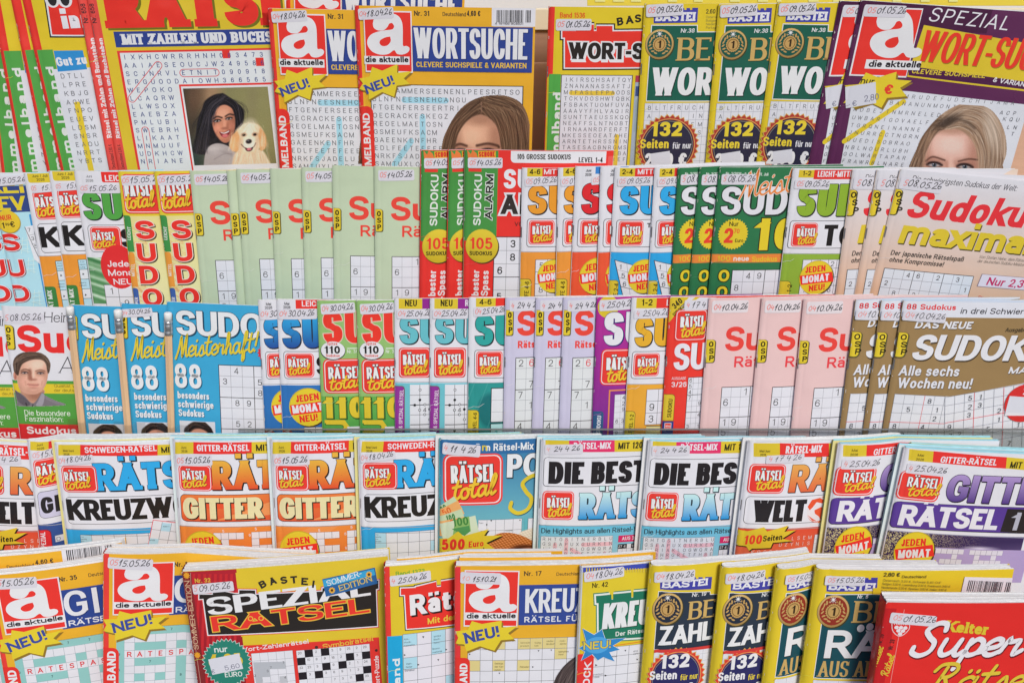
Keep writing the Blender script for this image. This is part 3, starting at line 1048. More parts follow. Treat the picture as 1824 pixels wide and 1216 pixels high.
            tri, colr = tri[ok], colr[ok]
            if not len(tri):
                continue
            sl = np.interp(tri[:, :, 0] / self.s, self.ku, self.ksl)
            nr = np.stack([sl, np.zeros_like(sl), np.ones_like(sl)], -1)
            nr /= np.linalg.norm(nr, axis=-1, keepdims=True)
            me = new_mesh(pt['name'], tri, colr, nr, [pt['mat'] or mat])
            par = root
            if pt['parent'] is not None:
                par = objs.get(id(pt['parent']), root)
            o = link(pt['name'], me, par)
            if pt['label']:
                o['label'] = pt['label']
            objs[id(pt)] = o
        self.body(root, mat)
        for j, (du, dv, t, colr) in enumerate(self.stack):
            self.copy_behind(j, du, dv, t * 1e-3, colr)

    def leaves_mesh(self, z0, t, dy, ku, kb, X0=.0006, n=4, spread=.0012, seed=0, kt=None):
        """page block: n bundles of leaves, each a thin slab that follows the cover"""
        rg = random.Random(seed)
        tri, col = [], []
        pc = np.array(C(self.pages))
        K = len(ku)
        X = ku * self.s
        X[0] = X0
        for j in range(n):
            wa, wb = j / n, (j + 1) / n
            ta = kb + (z0 + t * wa) if kt is None else kb * (1 - wa) + kt * wa
            tb = kb + (z0 + t * wb) if kt is None else kb * (1 - wb) + kt * wb
            top = self.Hm + dy + rg.uniform(-1, .4) * spread
            tilt = rg.uniform(-.5, .5) * spread
            end = X[-1] - rg.uniform(0, .0025)
            Xj = np.minimum(X, end)
            tone = pc * rg.uniform(.90, 1.04)
            tp = top + tilt * (Xj / X[-1])
            q = []
            for i in range(K - 1):
                if Xj[i + 1] - Xj[i] < 1e-6:
                    continue
                f0, f1 = (Xj[i], tp[i], -ta[i]), (Xj[i + 1], tp[i + 1], -ta[i + 1])
                b0, b1 = (Xj[i], tp[i], -tb[i]), (Xj[i + 1], tp[i + 1], -tb[i + 1])
                q.append((f0, f1, b1, b0))
                q.append(((Xj[i], 0.0, -ta[i]), (Xj[i + 1], 0.0, -ta[i + 1]), f1, f0))
            q.append(((Xj[-1], 0, -ta[-1]), (Xj[-1], 0, -tb[-1]), (Xj[-1], tp[-1], -tb[-1]), (Xj[-1], tp[-1], -ta[-1])))
            t3 = qtri(np.array(q))
            tri.append(t3)
            col.append(np.broadcast_to(tone, t3.shape))
        return np.concatenate(tri), np.concatenate(col)

    def body(self, root, mat):
        front = self.kf + .0004
        back = np.maximum(self.kb + self.t - self.ke * .9, self.kf + .0009)
        tri, col = self.leaves_mesh(0, 0, self.lift, self.ku.copy(), front, n=self.leaves, seed=len(ALL) + int(self.tl[0]), kt=back)
        link('page_block', new_mesh('page_block', tri, np.clip(col, 0, .86), None, [M_PAPER]), root)
        # spine: folded strip from the front cover round to the back
        f0, b0 = self.kf[0], back[0] + .00015
        bulge = min(.5 * (b0 - f0), .0012) if self.fold > .5 else .0001
        pts = [(-bulge * math.sin(math.pi * i / 6), -f0 - (b0 - f0) * (1 - math.cos(math.pi * i / 6)) / 2) for i in range(7)]
        q = [((x0, 0, z0), (x1, 0, z1), (x1, self.Hm, z1), (x0, self.Hm, z0)) for (x0, z0), (x1, z1) in zip(pts[:-1], pts[1:])]
        t3 = qtri(np.array(q))
        sc_ = np.array(C(self.kw.get('spine')) if self.kw.get('spine') else self.basecol)
        link('spine', new_mesh('spine', t3[:, ::-1], np.broadcast_to(sc_, t3.shape), None, [mat]), root)
        # back cover
        K = len(self.ku)
        X = self.ku * self.s
        Zb = -back - .00015
        H = self.Hm + self.lift - .0006
        q = [((X[i], 0, Zb[i]), (X[i + 1], 0, Zb[i + 1]), (X[i + 1], H, Zb[i + 1]), (X[i], H, Zb[i])) for i in range(K - 1)]
        t3 = qtri(np.array(q))
        bc = np.array(C(self.back)) if self.back else self.basecol
        link('back_cover', new_mesh('back_cover', t3, np.broadcast_to(bc, t3.shape), None, [mat]), root)
        # staple heads on the fold of the thin stitched issues
        if self.fold >= 1 and self.t < .005:
            for v in self.kw.get('staples', (112,)):
                y, zf = self.Hm - v * self.sv, -f0
                x0, x1, zz = -.0004, .0007, zf + .00025
                b = [(x0, y - .0055, zz - .0004), (x1, y - .0055, zz + .0004), (x1, y + .0055, zz + .0004), (x0, y + .0055, zz - .0004)]
                t4 = qtri(np.array([b]))
                link('staple', new_mesh('staple', t4, np.broadcast_to(np.array((.55, .55, .57)), t4.shape), None, [M_STAPLE]), root)

    def copy_behind(self, j, du, dv, t, colr):
        """another copy tucked behind this one: only its top edge shows"""
        z0 = self.t + sum(x[2] for x in self.stack[:j]) * 1e-3
        r = bpy.data.objects.new('puzzle_magazine', None)
        COL.objects.link(r)
        r.matrix_world = self.root.matrix_world @ Matrix.Translation((du * self.s, 0, -z0))
        r['label'] = 'puzzle magazine tucked behind a front copy with only its top edge showing'
        r['category'] = 'magazine'
        r['group'] = 'copies tucked behind front magazines'
        K = len(self.ku)
        X = self.ku * self.s
        dy = dv * self.sv
        kb = self.kb
        tri, col = self.leaves_mesh(.0006, t - .0010, dy + .0005, self.ku.copy(), kb, n=max(3, self.leaves // 2), seed=j + int(self.tl[0]) * 3)
        link('page_block', new_mesh('page_block', tri, np.clip(col, 0, .86), None, [M_PAPER]), r)
        for nm, z, c in (('cover', .0004, colr), ('back_cover', t - .0003, self.back or colr)):
            H = self.Hm + dy - (0 if nm == 'cover' else .0004)
            q = [((X[i], 0, -kb[i] - z), (X[i + 1], 0, -kb[i + 1] - z), (X[i + 1], H, -kb[i + 1] - z), (X[i], H, -kb[i] - z)) for i in range(K - 1)]
            t3 = qtri(np.array(q))
            link(nm, new_mesh(nm, t3, np.broadcast_to(np.array(C(c)), t3.shape), None, [M_GLOSS]), r)

# ------------------------------------------------------------------ printed pictures (painted as fields of ink, in the coordinates of the crop)
def _noise(X, Y, fx, fy, seed=0):
    r = np.random.default_rng(seed)
    out = 0
    for k in range(6):
        a, b, p = r.uniform(.5, 1.5) * fx, r.uniform(-.6, .6) * fy, r.uniform(0, 6.28)
        out = out + np.sin(X * a + Y * b + p)
    return out / 6
class Cv:
    """a little canvas: soft-edged shapes, strands and grain"""
    def __init__(s, X, Y, bg, alpha=1.0):
        s.X, s.Y = X, Y
        s.rgb = np.ones(X.shape + (3,)) * np.array(bg, float)
        s.al = np.ones(X.shape) * alpha
    def put(s, m, col, k=1.0):
        m = np.clip(m, 0, 1)[..., None] * k
        s.rgb = s.rgb * (1 - m) + np.asarray(col, float) * m
    def el(s, cx, cy, rx, ry, soft=.15, rot=0):
        c, d = math.cos(rot), math.sin(rot)
        x, y = s.X - cx, s.Y - cy
        q = np.sqrt(((x * c + y * d) / rx) ** 2 + ((-x * d + y * c) / ry) ** 2)
        return np.clip((1 - q) / soft + .5, 0, 1)
    def poly(s, pts, soft=4.0, curve=True):
        """soft mask of a closed outline"""
        p = catmull(np.array(list(pts) + [pts[0]], float), 5)[:-1] if curve else np.array(pts, float)
        X, Y = s.X, s.Y
        ins = np.zeros(X.shape, bool)
        d2 = np.full(X.shape, 1e18)
        for (x0, y0), (x1, y1) in zip(p, np.roll(p, -1, 0)):
            if y0 != y1:
                cr = ((y0 > Y) != (y1 > Y)) & (X < (x1 - x0) * (Y - y0) / (y1 - y0) + x0)
                ins ^= cr
            ex, ey = x1 - x0, y1 - y0
            L = ex * ex + ey * ey
            if L < 1e-9:
                continue
            t = np.clip(((X - x0) * ex + (Y - y0) * ey) / L, 0, 1)
            d2 = np.minimum(d2, (X - x0 - t * ex) ** 2 + (Y - y0 - t * ey) ** 2)
        d = np.sqrt(d2) * np.where(ins, 1, -1)
        return np.clip(d / soft + .5, 0, 1)
    def line(s, pts, w, soft=3.0):
        p = catmull(np.array(pts, float), 5)
        d2 = np.full(s.X.shape, 1e18)
        for (x0, y0), (x1, y1) in zip(p[:-1], p[1:]):
            ex, ey = x1 - x0, y1 - y0
            L = max(1e-9, ex * ex + ey * ey)
            t = np.clip(((s.X - x0) * ex + (s.Y - y0) * ey) / L, 0, 1)
            d2 = np.minimum(d2, (s.X - x0 - t * ex) ** 2 + (s.Y - y0 - t * ey) ** 2)
        return np.clip((w / 2 - np.sqrt(d2)) / soft + .5, 0, 1)
    def strands(s, mask, paths, seed, n, w, cols, spread, k=.7):
        """hair: many thin curves scattered round guide curves"""
        r = np.random.default_rng(seed)
        for i in range(n):
            g = np.array(paths[r.integers(len(paths))], float)
            g = g + r.normal(0, spread, 2) + r.normal(0, spread * .25, g.shape)
            s.put(s.line(g, w * r.uniform(.5, 1.4), 2.5) * mask, cols[r.integers(len(cols))], k * r.uniform(.4, 1))
    def grain(s, a, seed=1):
        r = np.random.default_rng(seed)
        s.rgb = s.rgb + r.normal(0, a, s.X.shape)[..., None]
def eye(c, x, y, w, iris, rot=0.0, lid=(52, 36, 34), k=.85):
    """lash line and lid shadow first, then a dim slit of white and a mostly covered iris"""
    cs, sn = math.cos(rot), math.sin(rot)
    q = lambda a, b: (x + a * w * cs - b * w * sn, y + a * w * sn + b * w * cs)
    c.put(c.el(*q(0, -.16), w * .75, w * .42, 1.1, rot), (140, 92, 76), .45)
    c.put(c.el(*q(0, -.03), w * .56, w * .23, .55, rot), lid, k * .9)
    m = c.el(*q(0, .04), w * .44, w * .13, .6, rot)
    c.put(m, (186, 172, 168), .85)
    c.put(c.el(*q(0, .0), w * .17, w * .18, .5) * np.clip(m * 1.6, 0, 1), iris)
    c.put(c.el(*q(0, .0), w * .09, w * .10, .6), (20, 17, 19), .9)
    c.put(c.el(*q(-.06, -.06), w * .035, w * .035, .8), (225, 225, 230), .8)
    c.put(c.line([q(-.58, .02), q(-.25, -.17), q(.2, -.18), q(.60, .0)], w * .09, w * .12), lid, k)
    c.put(c.line([q(-.45, .16), q(0, .26), q(.45, .14)], w * .05, w * .16), (142, 96, 82), .5)
def pic_woman_dog(X, Y):
    c = Cv(X, Y, (104, 100, 72))
    c.put(c.el(1760, 760, 380, 460, 1.4), (144, 140, 92), .85)
    c.put(c.el(1230, 800, 110, 560, .9), (58, 50, 42), .9); c.put(c.el(1395, 640, 70, 130, 1.2), (160, 124, 96), .8); c.put(c.el(1290, 680, 60, 120, 1.2), (104, 78, 60), .8)
    c.put(c.el(1260, 1120, 170, 130, 1.2), (44, 58, 54), .9); c.put(c.el(1680, 800, 40, 300, 1.3), (128, 120, 88), .5)
    hb = (27, 24, 29)
    hair = c.poly([(1480, 660), (1420, 668), (1361, 706), (1338, 770), (1314, 841), (1306, 930), (1290, 1045), (1361, 1074), (1420, 1060), (1500, 1060), (1600, 1010), (1590, 930), (1626, 870), (1632, 800), (1612, 757), (1558, 712)], 9)
    c.put(hair, hb)
    c.put(c.poly([(1370, 1220), (1372, 1100), (1392, 1030), (1440, 1000), (1500, 1006), (1560, 1040), (1610, 1110), (1620, 1220)], 7), (168, 158, 156))
    c.put(c.line([(1400, 1060), (1470, 1050), (1560, 1080)], 8, 26), (132, 122, 122), .6); c.put(c.line([(1440, 1110), (1510, 1074), (1560, 1076)], 5, 8), (126, 116, 118), .6); c.put(c.el(1440, 1040, 50, 26, 1.1), (194, 186, 184), .6)
    face = c.poly([(1412, 800), (1430, 756), (1483, 734), (1536, 752), (1562, 800), (1573, 870), (1566, 935), (1540, 985), (1508, 996), (1470, 970), (1436, 920), (1416, 860)], 9)
    c.put(face, (196, 130, 102))
    c.put(c.el(1485, 795, 50, 44, 1.2) * face, (226, 166, 138), .75); c.put(c.el(1570, 900, 40, 120, 1.0) * face, (136, 82, 64), .7); c.put(c.el(1414, 880, 26, 100, 1.0) * face, (140, 86, 68), .7)
    c.put(c.el(1448, 896, 30, 26, 1.1) * face, (224, 148, 122), .7); c.put(c.el(1552, 884, 20, 26, 1.1) * face, (204, 130, 108), .5); c.put(c.el(1505, 985, 40, 16, 1.0) * face, (168, 104, 82), .6)
    eye(c, 1449, 845, 44, (40, 30, 28), -.1, (34, 24, 24), .95); eye(c, 1528, 832, 42, (40, 30, 28), -.12, (34, 24, 24), .95)
    c.put(c.line([(1422, 828), (1448, 815), (1480, 824)], 9, 8), (34, 24, 24), .9); c.put(c.line([(1504, 816), (1530, 802), (1560, 808)], 9, 8), (34, 24, 24), .9)
    c.put(c.el(1500, 870, 10, 34, 1.1), (226, 164, 138), .5); c.put(c.el(1503, 897, 22, 9, .9), (140, 84, 68), .65); c.put(c.el(1522, 880, 8, 24, 1.1), (150, 92, 74), .5)
    c.put(c.poly([(1466, 920), (1500, 924), (1540, 908), (1536, 940), (1512, 962), (1484, 950)], 5), (120, 42, 46)); c.put(c.poly([(1476, 922), (1502, 927), (1534, 914), (1530, 924), (1504, 934), (1480, 928)], 4), (226, 216, 210)); c.put(c.el(1508, 948, 21, 12, .8), (208, 112, 112))
    c.put(c.line([(1456, 910), (1446, 940), (1470, 970)], 4, 12), (150, 94, 76), .5)
    c.put(c.poly([(1400, 830), (1404, 750), (1450, 692), (1530, 694), (1584, 760), (1596, 850), (1570, 820), (1552, 770), (1500, 738), (1452, 752), (1424, 800)], 9), hb)
    c.strands(hair, [[(1480, 668), (1390, 740), (1345, 880), (1310, 1050)], [(1500, 680), (1400, 760), (1380, 900), (1370, 1060)], [(1490, 670), (1580, 740), (1615, 860)], [(1470, 700), (1420, 760), (1400, 860)]], 4, 90, 4, [(58, 56, 66), (14, 12, 15), (74, 68, 74)], 14, .6)
    c.strands(np.ones(X.shape), [[(1590, 730), (1634, 780), (1640, 860)], [(1370, 720), (1316, 820), (1286, 870)], [(1340, 800), (1296, 850), (1290, 900)], [(1540, 700), (1620, 740), (1650, 800)]], 9, 26, 2, [(38, 34, 36)], 8, .6)
    fur = (226, 200, 166)
    c.put(c.poly([(1560, 1220), (1580, 1080), (1640, 1040), (1740, 1050), (1800, 1090), (1836, 1220)], 12), (220, 196, 166))
    c.put(c.poly([(1562, 960), (1590, 905), (1640, 872), (1694, 868), (1744, 890), (1776, 940), (1772, 1010), (1730, 1068), (1676, 1086), (1616, 1066), (1576, 1020)], 12), fur)
    c.put(c.el(1672, 910, 50, 60, 1.0), (240, 226, 206), .8)
    c.put(c.poly([(1590, 920), (1556, 950), (1540, 1010), (1560, 1050), (1600, 1060), (1612, 1000), (1606, 950)], 10), (216, 160, 108)); c.put(c.poly([(1748, 900), (1786, 950), (1800, 1010), (1790, 1050), (1760, 1058), (1748, 1000), (1738, 950)], 10), (214, 158, 106))
    c.put(c.el(1570, 1010, 18, 40, 1.0), (236, 190, 140), .6); c.put(c.el(1774, 1000, 16, 40, 1.0), (234, 188, 138), .6)
    c.put(c.el(1678, 1010, 62, 44, .9), (240, 228, 208), .9); c.put(c.el(1622, 1010, 16, 50, 1.0), (200, 160, 122), .5); c.put(c.el(1732, 1005, 14, 50, 1.0), (200, 160, 122), .5)
    for ex in (1638, 1714):
        c.put(c.el(ex, 946, 18, 13, .9), (132, 90, 64), .7); c.put(c.el(ex, 948, 11, 8, .6), (30, 22, 22))
    c.put(c.el(1675, 994, 21, 16, .5), (38, 34, 38)); c.put(c.el(1670, 988, 8, 4, .8), (128, 126, 132), .7)
    c.put(c.line([(1624, 1012), (1646, 1034), (1680, 1046), (1712, 1032), (1724, 1006)], 6, 6), (86, 58, 54), .8); c.put(c.poly([(1650, 1036), (1680, 1042), (1708, 1034), (1700, 1056), (1680, 1064), (1660, 1056)], 5), (62, 34, 38)); c.put(c.el(1680, 1048, 17, 9, .6), (206, 112, 122))
    dog = c.poly([(1540, 1220), (1540, 960), (1600, 880), (1690, 850), (1770, 890), (1806, 1000), (1840, 1220)], 10)
    c.strands(dog, [[(1566, 960), (1560, 1050)], [(1780, 960), (1784, 1040)], [(1640, 1080), (1630, 1140)], [(1720, 1080), (1740, 1150)], [(1680, 1090), (1682, 1160)], [(1640, 890), (1612, 930)], [(1716, 885), (1744, 925)], [(1600, 1100), (1590, 1170)], [(1770, 1090), (1790, 1160)]], 6, 200, 3, [(196, 152, 108), (246, 234, 214), (210, 172, 130), (238, 214, 180)], 22, .5)
    c.grain(3)
    return c.rgb, c.al
def pic_brunette(X, Y):
    c = Cv(X, Y, (120, 92, 72))
    out = c.poly([(1135, 1060), (1150, 900), (1185, 800), (1255, 690), (1345, 622), (1450, 596), (1560, 602), (1650, 650), (1700, 760), (1716, 900), (1720, 1060)], 3)
    c.put(out, (86, 64, 50))
    c.put(c.poly([(1400, 600), (1560, 602), (1650, 660), (1700, 780), (1716, 1060), (1560, 1060), (1540, 860), (1470, 740), (1400, 690)], 14), (100, 76, 58))
    face = c.poly([(1225, 1060), (1238, 900), (1262, 815), (1318, 745), (1388, 716), (1450, 740), (1500, 800), (1522, 900), (1528, 1060)], 10)
    c.put(face, (202, 154, 126))
    c.put(c.el(1340, 850, 80, 70, 1.2) * face, (228, 186, 156), .7); c.put(c.el(1500, 880, 50, 150, 1.1) * face, (156, 110, 88), .6); c.put(c.el(1390, 740, 90, 40, 1.1) * face, (150, 108, 86), .6); c.put(c.el(1245, 930, 34, 110, 1.1) * face, (160, 112, 90), .55)
    c.put(c.line([(1222, 918), (1262, 902), (1306, 914)], 15, 10), (64, 44, 36), .9); c.put(c.line([(1372, 912), (1440, 900), (1500, 912), (1512, 922)], 16, 10), (64, 44, 36), .9)
    eye(c, 1268, 948, 74, (60, 42, 34)); eye(c, 1440, 948, 78, (60, 42, 34))
    hairm = np.clip(out - face * .96, 0, 1)
    c.strands(hairm, [[(1390, 650), (1290, 720), (1220, 830), (1170, 1000)], [(1400, 640), (1330, 700), (1240, 800), (1200, 980)], [(1370, 620), (1260, 700), (1190, 800), (1150, 960)]], 3, 150, 5, [(120, 92, 70), (58, 42, 34), (142, 112, 86), (74, 54, 42)], 22, .55)
    c.strands(hairm, [[(1410, 640), (1520, 700), (1570, 850), (1580, 1020)], [(1430, 620), (1590, 680), (1640, 850), (1650, 1020)], [(1450, 610), (1630, 670), (1680, 820), (1700, 1000)], [(1420, 660), (1500, 760), (1545, 900), (1550, 1040)]], 5, 220, 5, [(128, 98, 74), (60, 44, 36), (158, 126, 96), (84, 62, 48)], 22, .55)
    c.put(c.line([(1395, 640), (1398, 700)], 5, 8), (170, 130, 108), .6)
    c.grain(2.5)
    return c.rgb, out
def pic_blonde(X, Y):
    Y = Y + 15
    c = Cv(X, Y, (180, 150, 120))
    out = c.poly([(815, 1240), (850, 1120), (900, 1010), (930, 940), (985, 860), (1050, 790), (1130, 730), (1220, 692), (1310, 690), (1410, 725), (1475, 800), (1515, 900), (1524, 1010), (1500, 1100), (1470, 1240)], 3)
    c.put(out, (142, 112, 90))
    face = c.poly([(930, 1240), (950, 1090), (990, 970), (1050, 890), (1130, 862), (1220, 880), (1290, 950), (1325, 1060), (1330, 1240)], 16)
    c.put(face, (210, 162, 144))
    c.put(c.el(1140, 970, 130, 80, 1.2) * face, (230, 194, 182), .85); c.put(c.el(1310, 1060, 60, 190, 1.1) * face, (166, 114, 96), .65); c.put(c.el(1140, 866, 130, 34, 1.1) * face, (166, 124, 104), .7); c.put(c.el(955, 1110, 50, 150, 1.1) * face, (172, 120, 102), .6)
    c.put(c.line([(962, 1088), (1012, 1057), (1094, 1078)], 11, 9), (74, 52, 44), .9); c.put(c.line([(1190, 1083), (1259, 1065), (1322, 1068)], 11, 9), (74, 52, 44), .9)
    eye(c, 1021, 1112, 92, (84, 96, 108), .02, (40, 28, 28), .95); eye(c, 1234, 1119, 96, (84, 96, 108), .04, (40, 28, 28), .95)
    c.put(c.line([(1106, 1090), (1112, 1160)], 10, 30), (164, 112, 94), .55); c.put(c.el(1140, 1130, 18, 60, 1.0), (236, 200, 184), .5)
    hairm = np.clip(out - face * .97, 0, 1)
    c.strands(hairm, [[(1110, 830), (1030, 850), (960, 950), (900, 1080), (850, 1200)], [(1120, 800), (1010, 830), (940, 940), (880, 1060)], [(1040, 800), (960, 900), (890, 1040), (830, 1200)]], 7, 200, 6, [(166, 138, 114), (96, 72, 56), (122, 94, 74), (182, 154, 128), (70, 54, 46)], 20, .6)
    c.strands(hairm, [[(1110, 830), (1200, 770), (1320, 790), (1390, 900), (1400, 1060), (1380, 1200)], [(1100, 800), (1220, 720), (1370, 750), (1450, 880), (1470, 1060), (1440, 1200)], [(1115, 840), (1220, 820), (1310, 880), (1360, 1000), (1370, 1180)], [(1120, 780), (1260, 706), (1400, 740), (1490, 880), (1500, 1040)]], 8, 420, 6, [(190, 168, 148), (126, 100, 80), (210, 192, 174), (104, 82, 66), (160, 134, 112), (174, 140, 112)], 18, .6)
    c.put(c.el(1115, 812, 90, 28, 1.1, -.45) * hairm, (52, 42, 38), .75); c.put(c.line([(1090, 850), (1170, 800), (1250, 812), (1300, 850)], 12, 24) * hairm, (58, 46, 40), .65); c.put(c.line([(980, 960), (940, 1060), (920, 1200)], 16, 30) * hairm, (74, 54, 44), .6)
    c.put(c.el(1420, 860, 44, 140, 1.1, -.25) * hairm, (220, 208, 194), .45)
    c.strands(np.clip(out, 0, 1), [[(1000, 900), (960, 1010), (940, 1160)], [(1290, 900), (1340, 1010), (1350, 1180)]], 21, 40, 4, [(150, 118, 94), (186, 154, 128)], 14, .5)
    c.grain(3)
    return c.rgb, out
def pic_man(X, Y):
    c = Cv(X, Y, (196, 190, 190))
    shirt = c.poly([(116, 752), (146, 772), (190, 800), (262, 862), (330, 778), (352, 800), (440, 846), (505, 870), (480, 884), (160, 884), (136, 850)], 3)
    face = c.poly([(134, 640), (146, 575), (172, 528), (224, 508), (300, 506), (346, 540), (372, 600), (374, 640), (362, 705), (334, 759), (300, 784), (262, 791), (205, 784), (158, 752), (138, 690)], 4)
    neck = c.poly([(150, 720), (336, 750), (330, 815), (262, 868), (180, 810)], 5)
    ear = c.el(121, 645, 15, 38, .4, -.1)
    c.put(neck, (186, 138, 116)); c.put(c.el(290, 800, 70, 36, 1.0) * neck, (146, 100, 82), .75)
    c.put(shirt, (116, 110, 116)); c.put(c.poly([(328, 782), (350, 800), (334, 880), (284, 880), (300, 846)], 5), (150, 146, 156)); c.put(c.poly([(116, 752), (160, 784), (236, 856), (214, 884), (150, 850)], 5), (92, 86, 94)); c.put(c.line([(360, 820), (430, 856), (490, 874)], 8, 18) * shirt, (142, 136, 144), .7)
    c.put(c.line([(262, 872), (256, 888)], 7, 6), (52, 48, 56)); c.put(c.line([(206, 860), (214, 880)], 9, 6), (52, 48, 56))
    c.put(ear, (198, 136, 116)); c.put(c.el(124, 650, 7, 22, .8), (150, 92, 78), .7)
    c.put(face, (212, 164, 142))
    c.put(c.el(290, 560, 70, 44, 1.2) * face, (236, 200, 180), .8); c.put(c.el(158, 690, 30, 110, 1.1) * face, (184, 134, 114), .5); c.put(c.el(355, 690, 26, 100, 1.1) * face, (178, 126, 106), .55)
    c.put(c.el(190, 690, 34, 34, 1.1) * face, (224, 166, 148), .6); c.put(c.el(316, 690, 34, 34, 1.1) * face, (226, 176, 158), .7)
    c.put(c.el(262, 765, 70, 30, 1.0) * face, (186, 136, 118), .6); c.put(c.el(262, 752, 26, 12, 1.0) * face, (222, 174, 154), .5)
    c.put(c.el(234, 628, 16, 34, 1.0), (136, 88, 72), .8); c.put(c.el(240, 664, 20, 18, 1.0), (146, 92, 76), .75); c.put(c.el(262, 640, 10, 44, 1.0), (238, 200, 180), .6); c.put(c.el(262, 676, 26, 9, 1.0), (150, 94, 80), .7)
    eye(c, 194, 622, 46, (70, 62, 60), .02, (66, 46, 42), .8); eye(c, 316, 627, 46, (70, 62, 60), .03, (66, 46, 42), .8)
    c.put(c.line([(166, 606), (196, 594), (234, 604)], 7, 8), (92, 64, 50), .8); c.put(c.line([(280, 610), (314, 601), (348, 611)], 7, 8), (92, 64, 50), .7)
    c.put(c.line([(216, 712), (250, 718), (280, 720), (306, 715)], 5, 5), (134, 70, 66), .9); c.put(c.line([(224, 708), (256, 710), (296, 709)], 6, 8), (186, 110, 100), .6); c.put(c.line([(230, 726), (262, 732), (296, 726)], 9, 10), (204, 134, 122), .8); c.put(c.el(262, 744, 30, 7, 1.0), (170, 118, 102), .5)
    c.put(c.line([(200, 690), (204, 718)], 5, 14), (164, 112, 94), .5); c.put(c.line([(330, 690), (324, 718)], 5, 14), (164, 112, 94), .5)
    for pts in ([(164, 612), (166, 638), (196, 646), (226, 640), (232, 614)], [(284, 618), (290, 644), (318, 650), (346, 644), (352, 620)]):
        c.put(c.line(pts, 2, 3), (120, 96, 86), .45)
    hair = c.poly([(108, 603), (103, 560), (108, 524), (128, 492), (176, 466), (251, 460), (319, 472), (366, 506), (390, 555), (386, 612), (372, 630), (360, 570), (346, 540), (318, 522), (270, 520), (222, 530), (176, 556), (156, 600), (146, 640), (128, 634)], 6)
    c.put(hair, (74, 58, 50))
    c.strands(hair, [[(150, 520), (200, 486), (280, 480), (350, 520)], [(120, 600), (116, 550), (140, 510)], [(190, 510), (260, 494), (330, 510)], [(140, 540), (200, 500), (300, 490)], [(376, 600), (370, 550), (340, 510)]], 12, 160, 5, [(108, 88, 74), (46, 36, 34), (128, 106, 90), (88, 68, 58)], 10, .6)
    c.grain(3)
    return c.rgb, np.maximum(np.maximum(shirt, hair), np.maximum(np.maximum(ear, neck), face))
def pic_crown(X, Y):
    """top of a dark-haired head"""
    c = Cv(X, Y, (206, 206, 211))
    h = c.poly([(168, 1120), (166, 1060), (190, 1030), (230, 1004), (270, 996), (320, 1002), (356, 1030), (384, 1066), (380, 1120)], 4)
    c.put(h, (40, 31, 28))
    c.put(c.el(275, 1110, 80, 56, .2), (196, 138, 114))
    c.strands(h, [[(200, 1060), (260, 1010), (340, 1040)], [(180, 1080), (230, 1020), (300, 1020)]], 2, 60, 5, [(76, 60, 52), (24, 18, 18)], 14, .6)
    return c.rgb, c.al
def pic_dark(X, Y):
    c = Cv(X, Y, (206, 206, 211))
    o = c.poly([(1440, 1400), (1480, 1190), (1540, 1080), (1620, 1000), (1720, 940), (1800, 930), (1800, 1400)], 4)
    c.put(o, (62, 52, 52))
    c.strands(o, [[(1700, 960), (1580, 1080), (1510, 1220), (1480, 1400)], [(1720, 990), (1640, 1090), (1580, 1240), (1550, 1400)], [(1740, 1040), (1680, 1140), (1650, 1300)]], 2, 160, 6, [(96, 84, 82), (40, 32, 34), (116, 102, 98)], 22, .55)
    return c.rgb, o
def pic_straw(X, Y):
    c = Cv(X, Y, (206, 190, 170))
    wv = np.sin(X * .16 + Y * .05) * np.sin(Y * .24 - X * .06)
    o = c.poly([(1160, 1010), (1210, 940), (1300, 910), (1420, 925), (1540, 980), (1610, 1040), (1600, 1140), (1180, 1100)], 3)
    c2 = c.poly([(1420, 930), (1480, 895), (1620, 885), (1640, 1100), (1560, 1000)], 4)
    c.put(c2, np.array([212, 200, 182]) + wv[..., None] * 18)
    c.put(o, np.array([178, 106, 56]) + wv[..., None] * 40)
    c.put(c.el(1500, 1070, 130, 50, .5, .1), (84, 42, 26)); c.put(c.el(1540, 1100, 110, 50, .4, .1), (196, 136, 108))
    return c.rgb, np.maximum(o, c2)
def pic_glitter(X, Y):
    r = np.random.default_rng(3)
    n = r.random(X.shape)
    c = Cv(X, Y, (58, 44, 84))
    g = np.clip((.62 - X * .8 - Y * .12) * 2, 0, 1)
    c.put((n > .66) * g, (196, 184, 140))
    c.put((n < .14) * g, (30, 24, 46))
    c.put(np.clip(1 - np.hypot((X - .70) * 1.5, (Y - .28) * 3.5) * 4, 0, 1), (226, 220, 238))
    c.put(np.clip((X - .62) * 1.4, 0, 1) * np.clip(Y * 2.2 - .25, 0, 1), (176, 160, 200))
    return c.rgb, c.al
def pic_green_streaks(X, Y):
    c = Cv(X, Y, (106, 152, 108))
    st = _noise(X * 12 - Y * 34, Y * 6, 1, 1, 13)
    c.put(np.clip(st * 1.5, 0, 1), (186, 210, 186))
    c.put(np.clip(-st * 1.4, 0, 1), (62, 118, 72))
    return c.rgb, c.al
def pic_hexes(X, Y):
    c = Cv(X, Y, (46, 140, 136))
    c.put(c.el(.62, .42, .36, .26, .3) * .7, (26, 92, 98))
    for k, (a, b) in enumerate(((.1, .1), (.5, .75), (.2, .5))):
        c.put(np.clip(1 - np.abs((X - a) * 1.2 + (Y - b) * .8) * 60, 0, 1) * .4, (130, 190, 186))
    return c.rgb, c.al
def pic_sunset(X, Y):
    c = Cv(X, Y, (226, 150, 84))
    st = _noise(X * 8, Y * 30, 1, 1, 15)
    c.put(np.clip(Y * 1.3 - .2, 0, 1), (206, 92, 62))
    c.put(np.clip(st, 0, 1) * .5, (238, 182, 110))
    return c.rgb, c.al

# ------------------------------------------------------------------ the covers (coordinates are read off the crops of the photograph)
DES = {}
def design(f):
    DES[f.__name__] = f
    return f

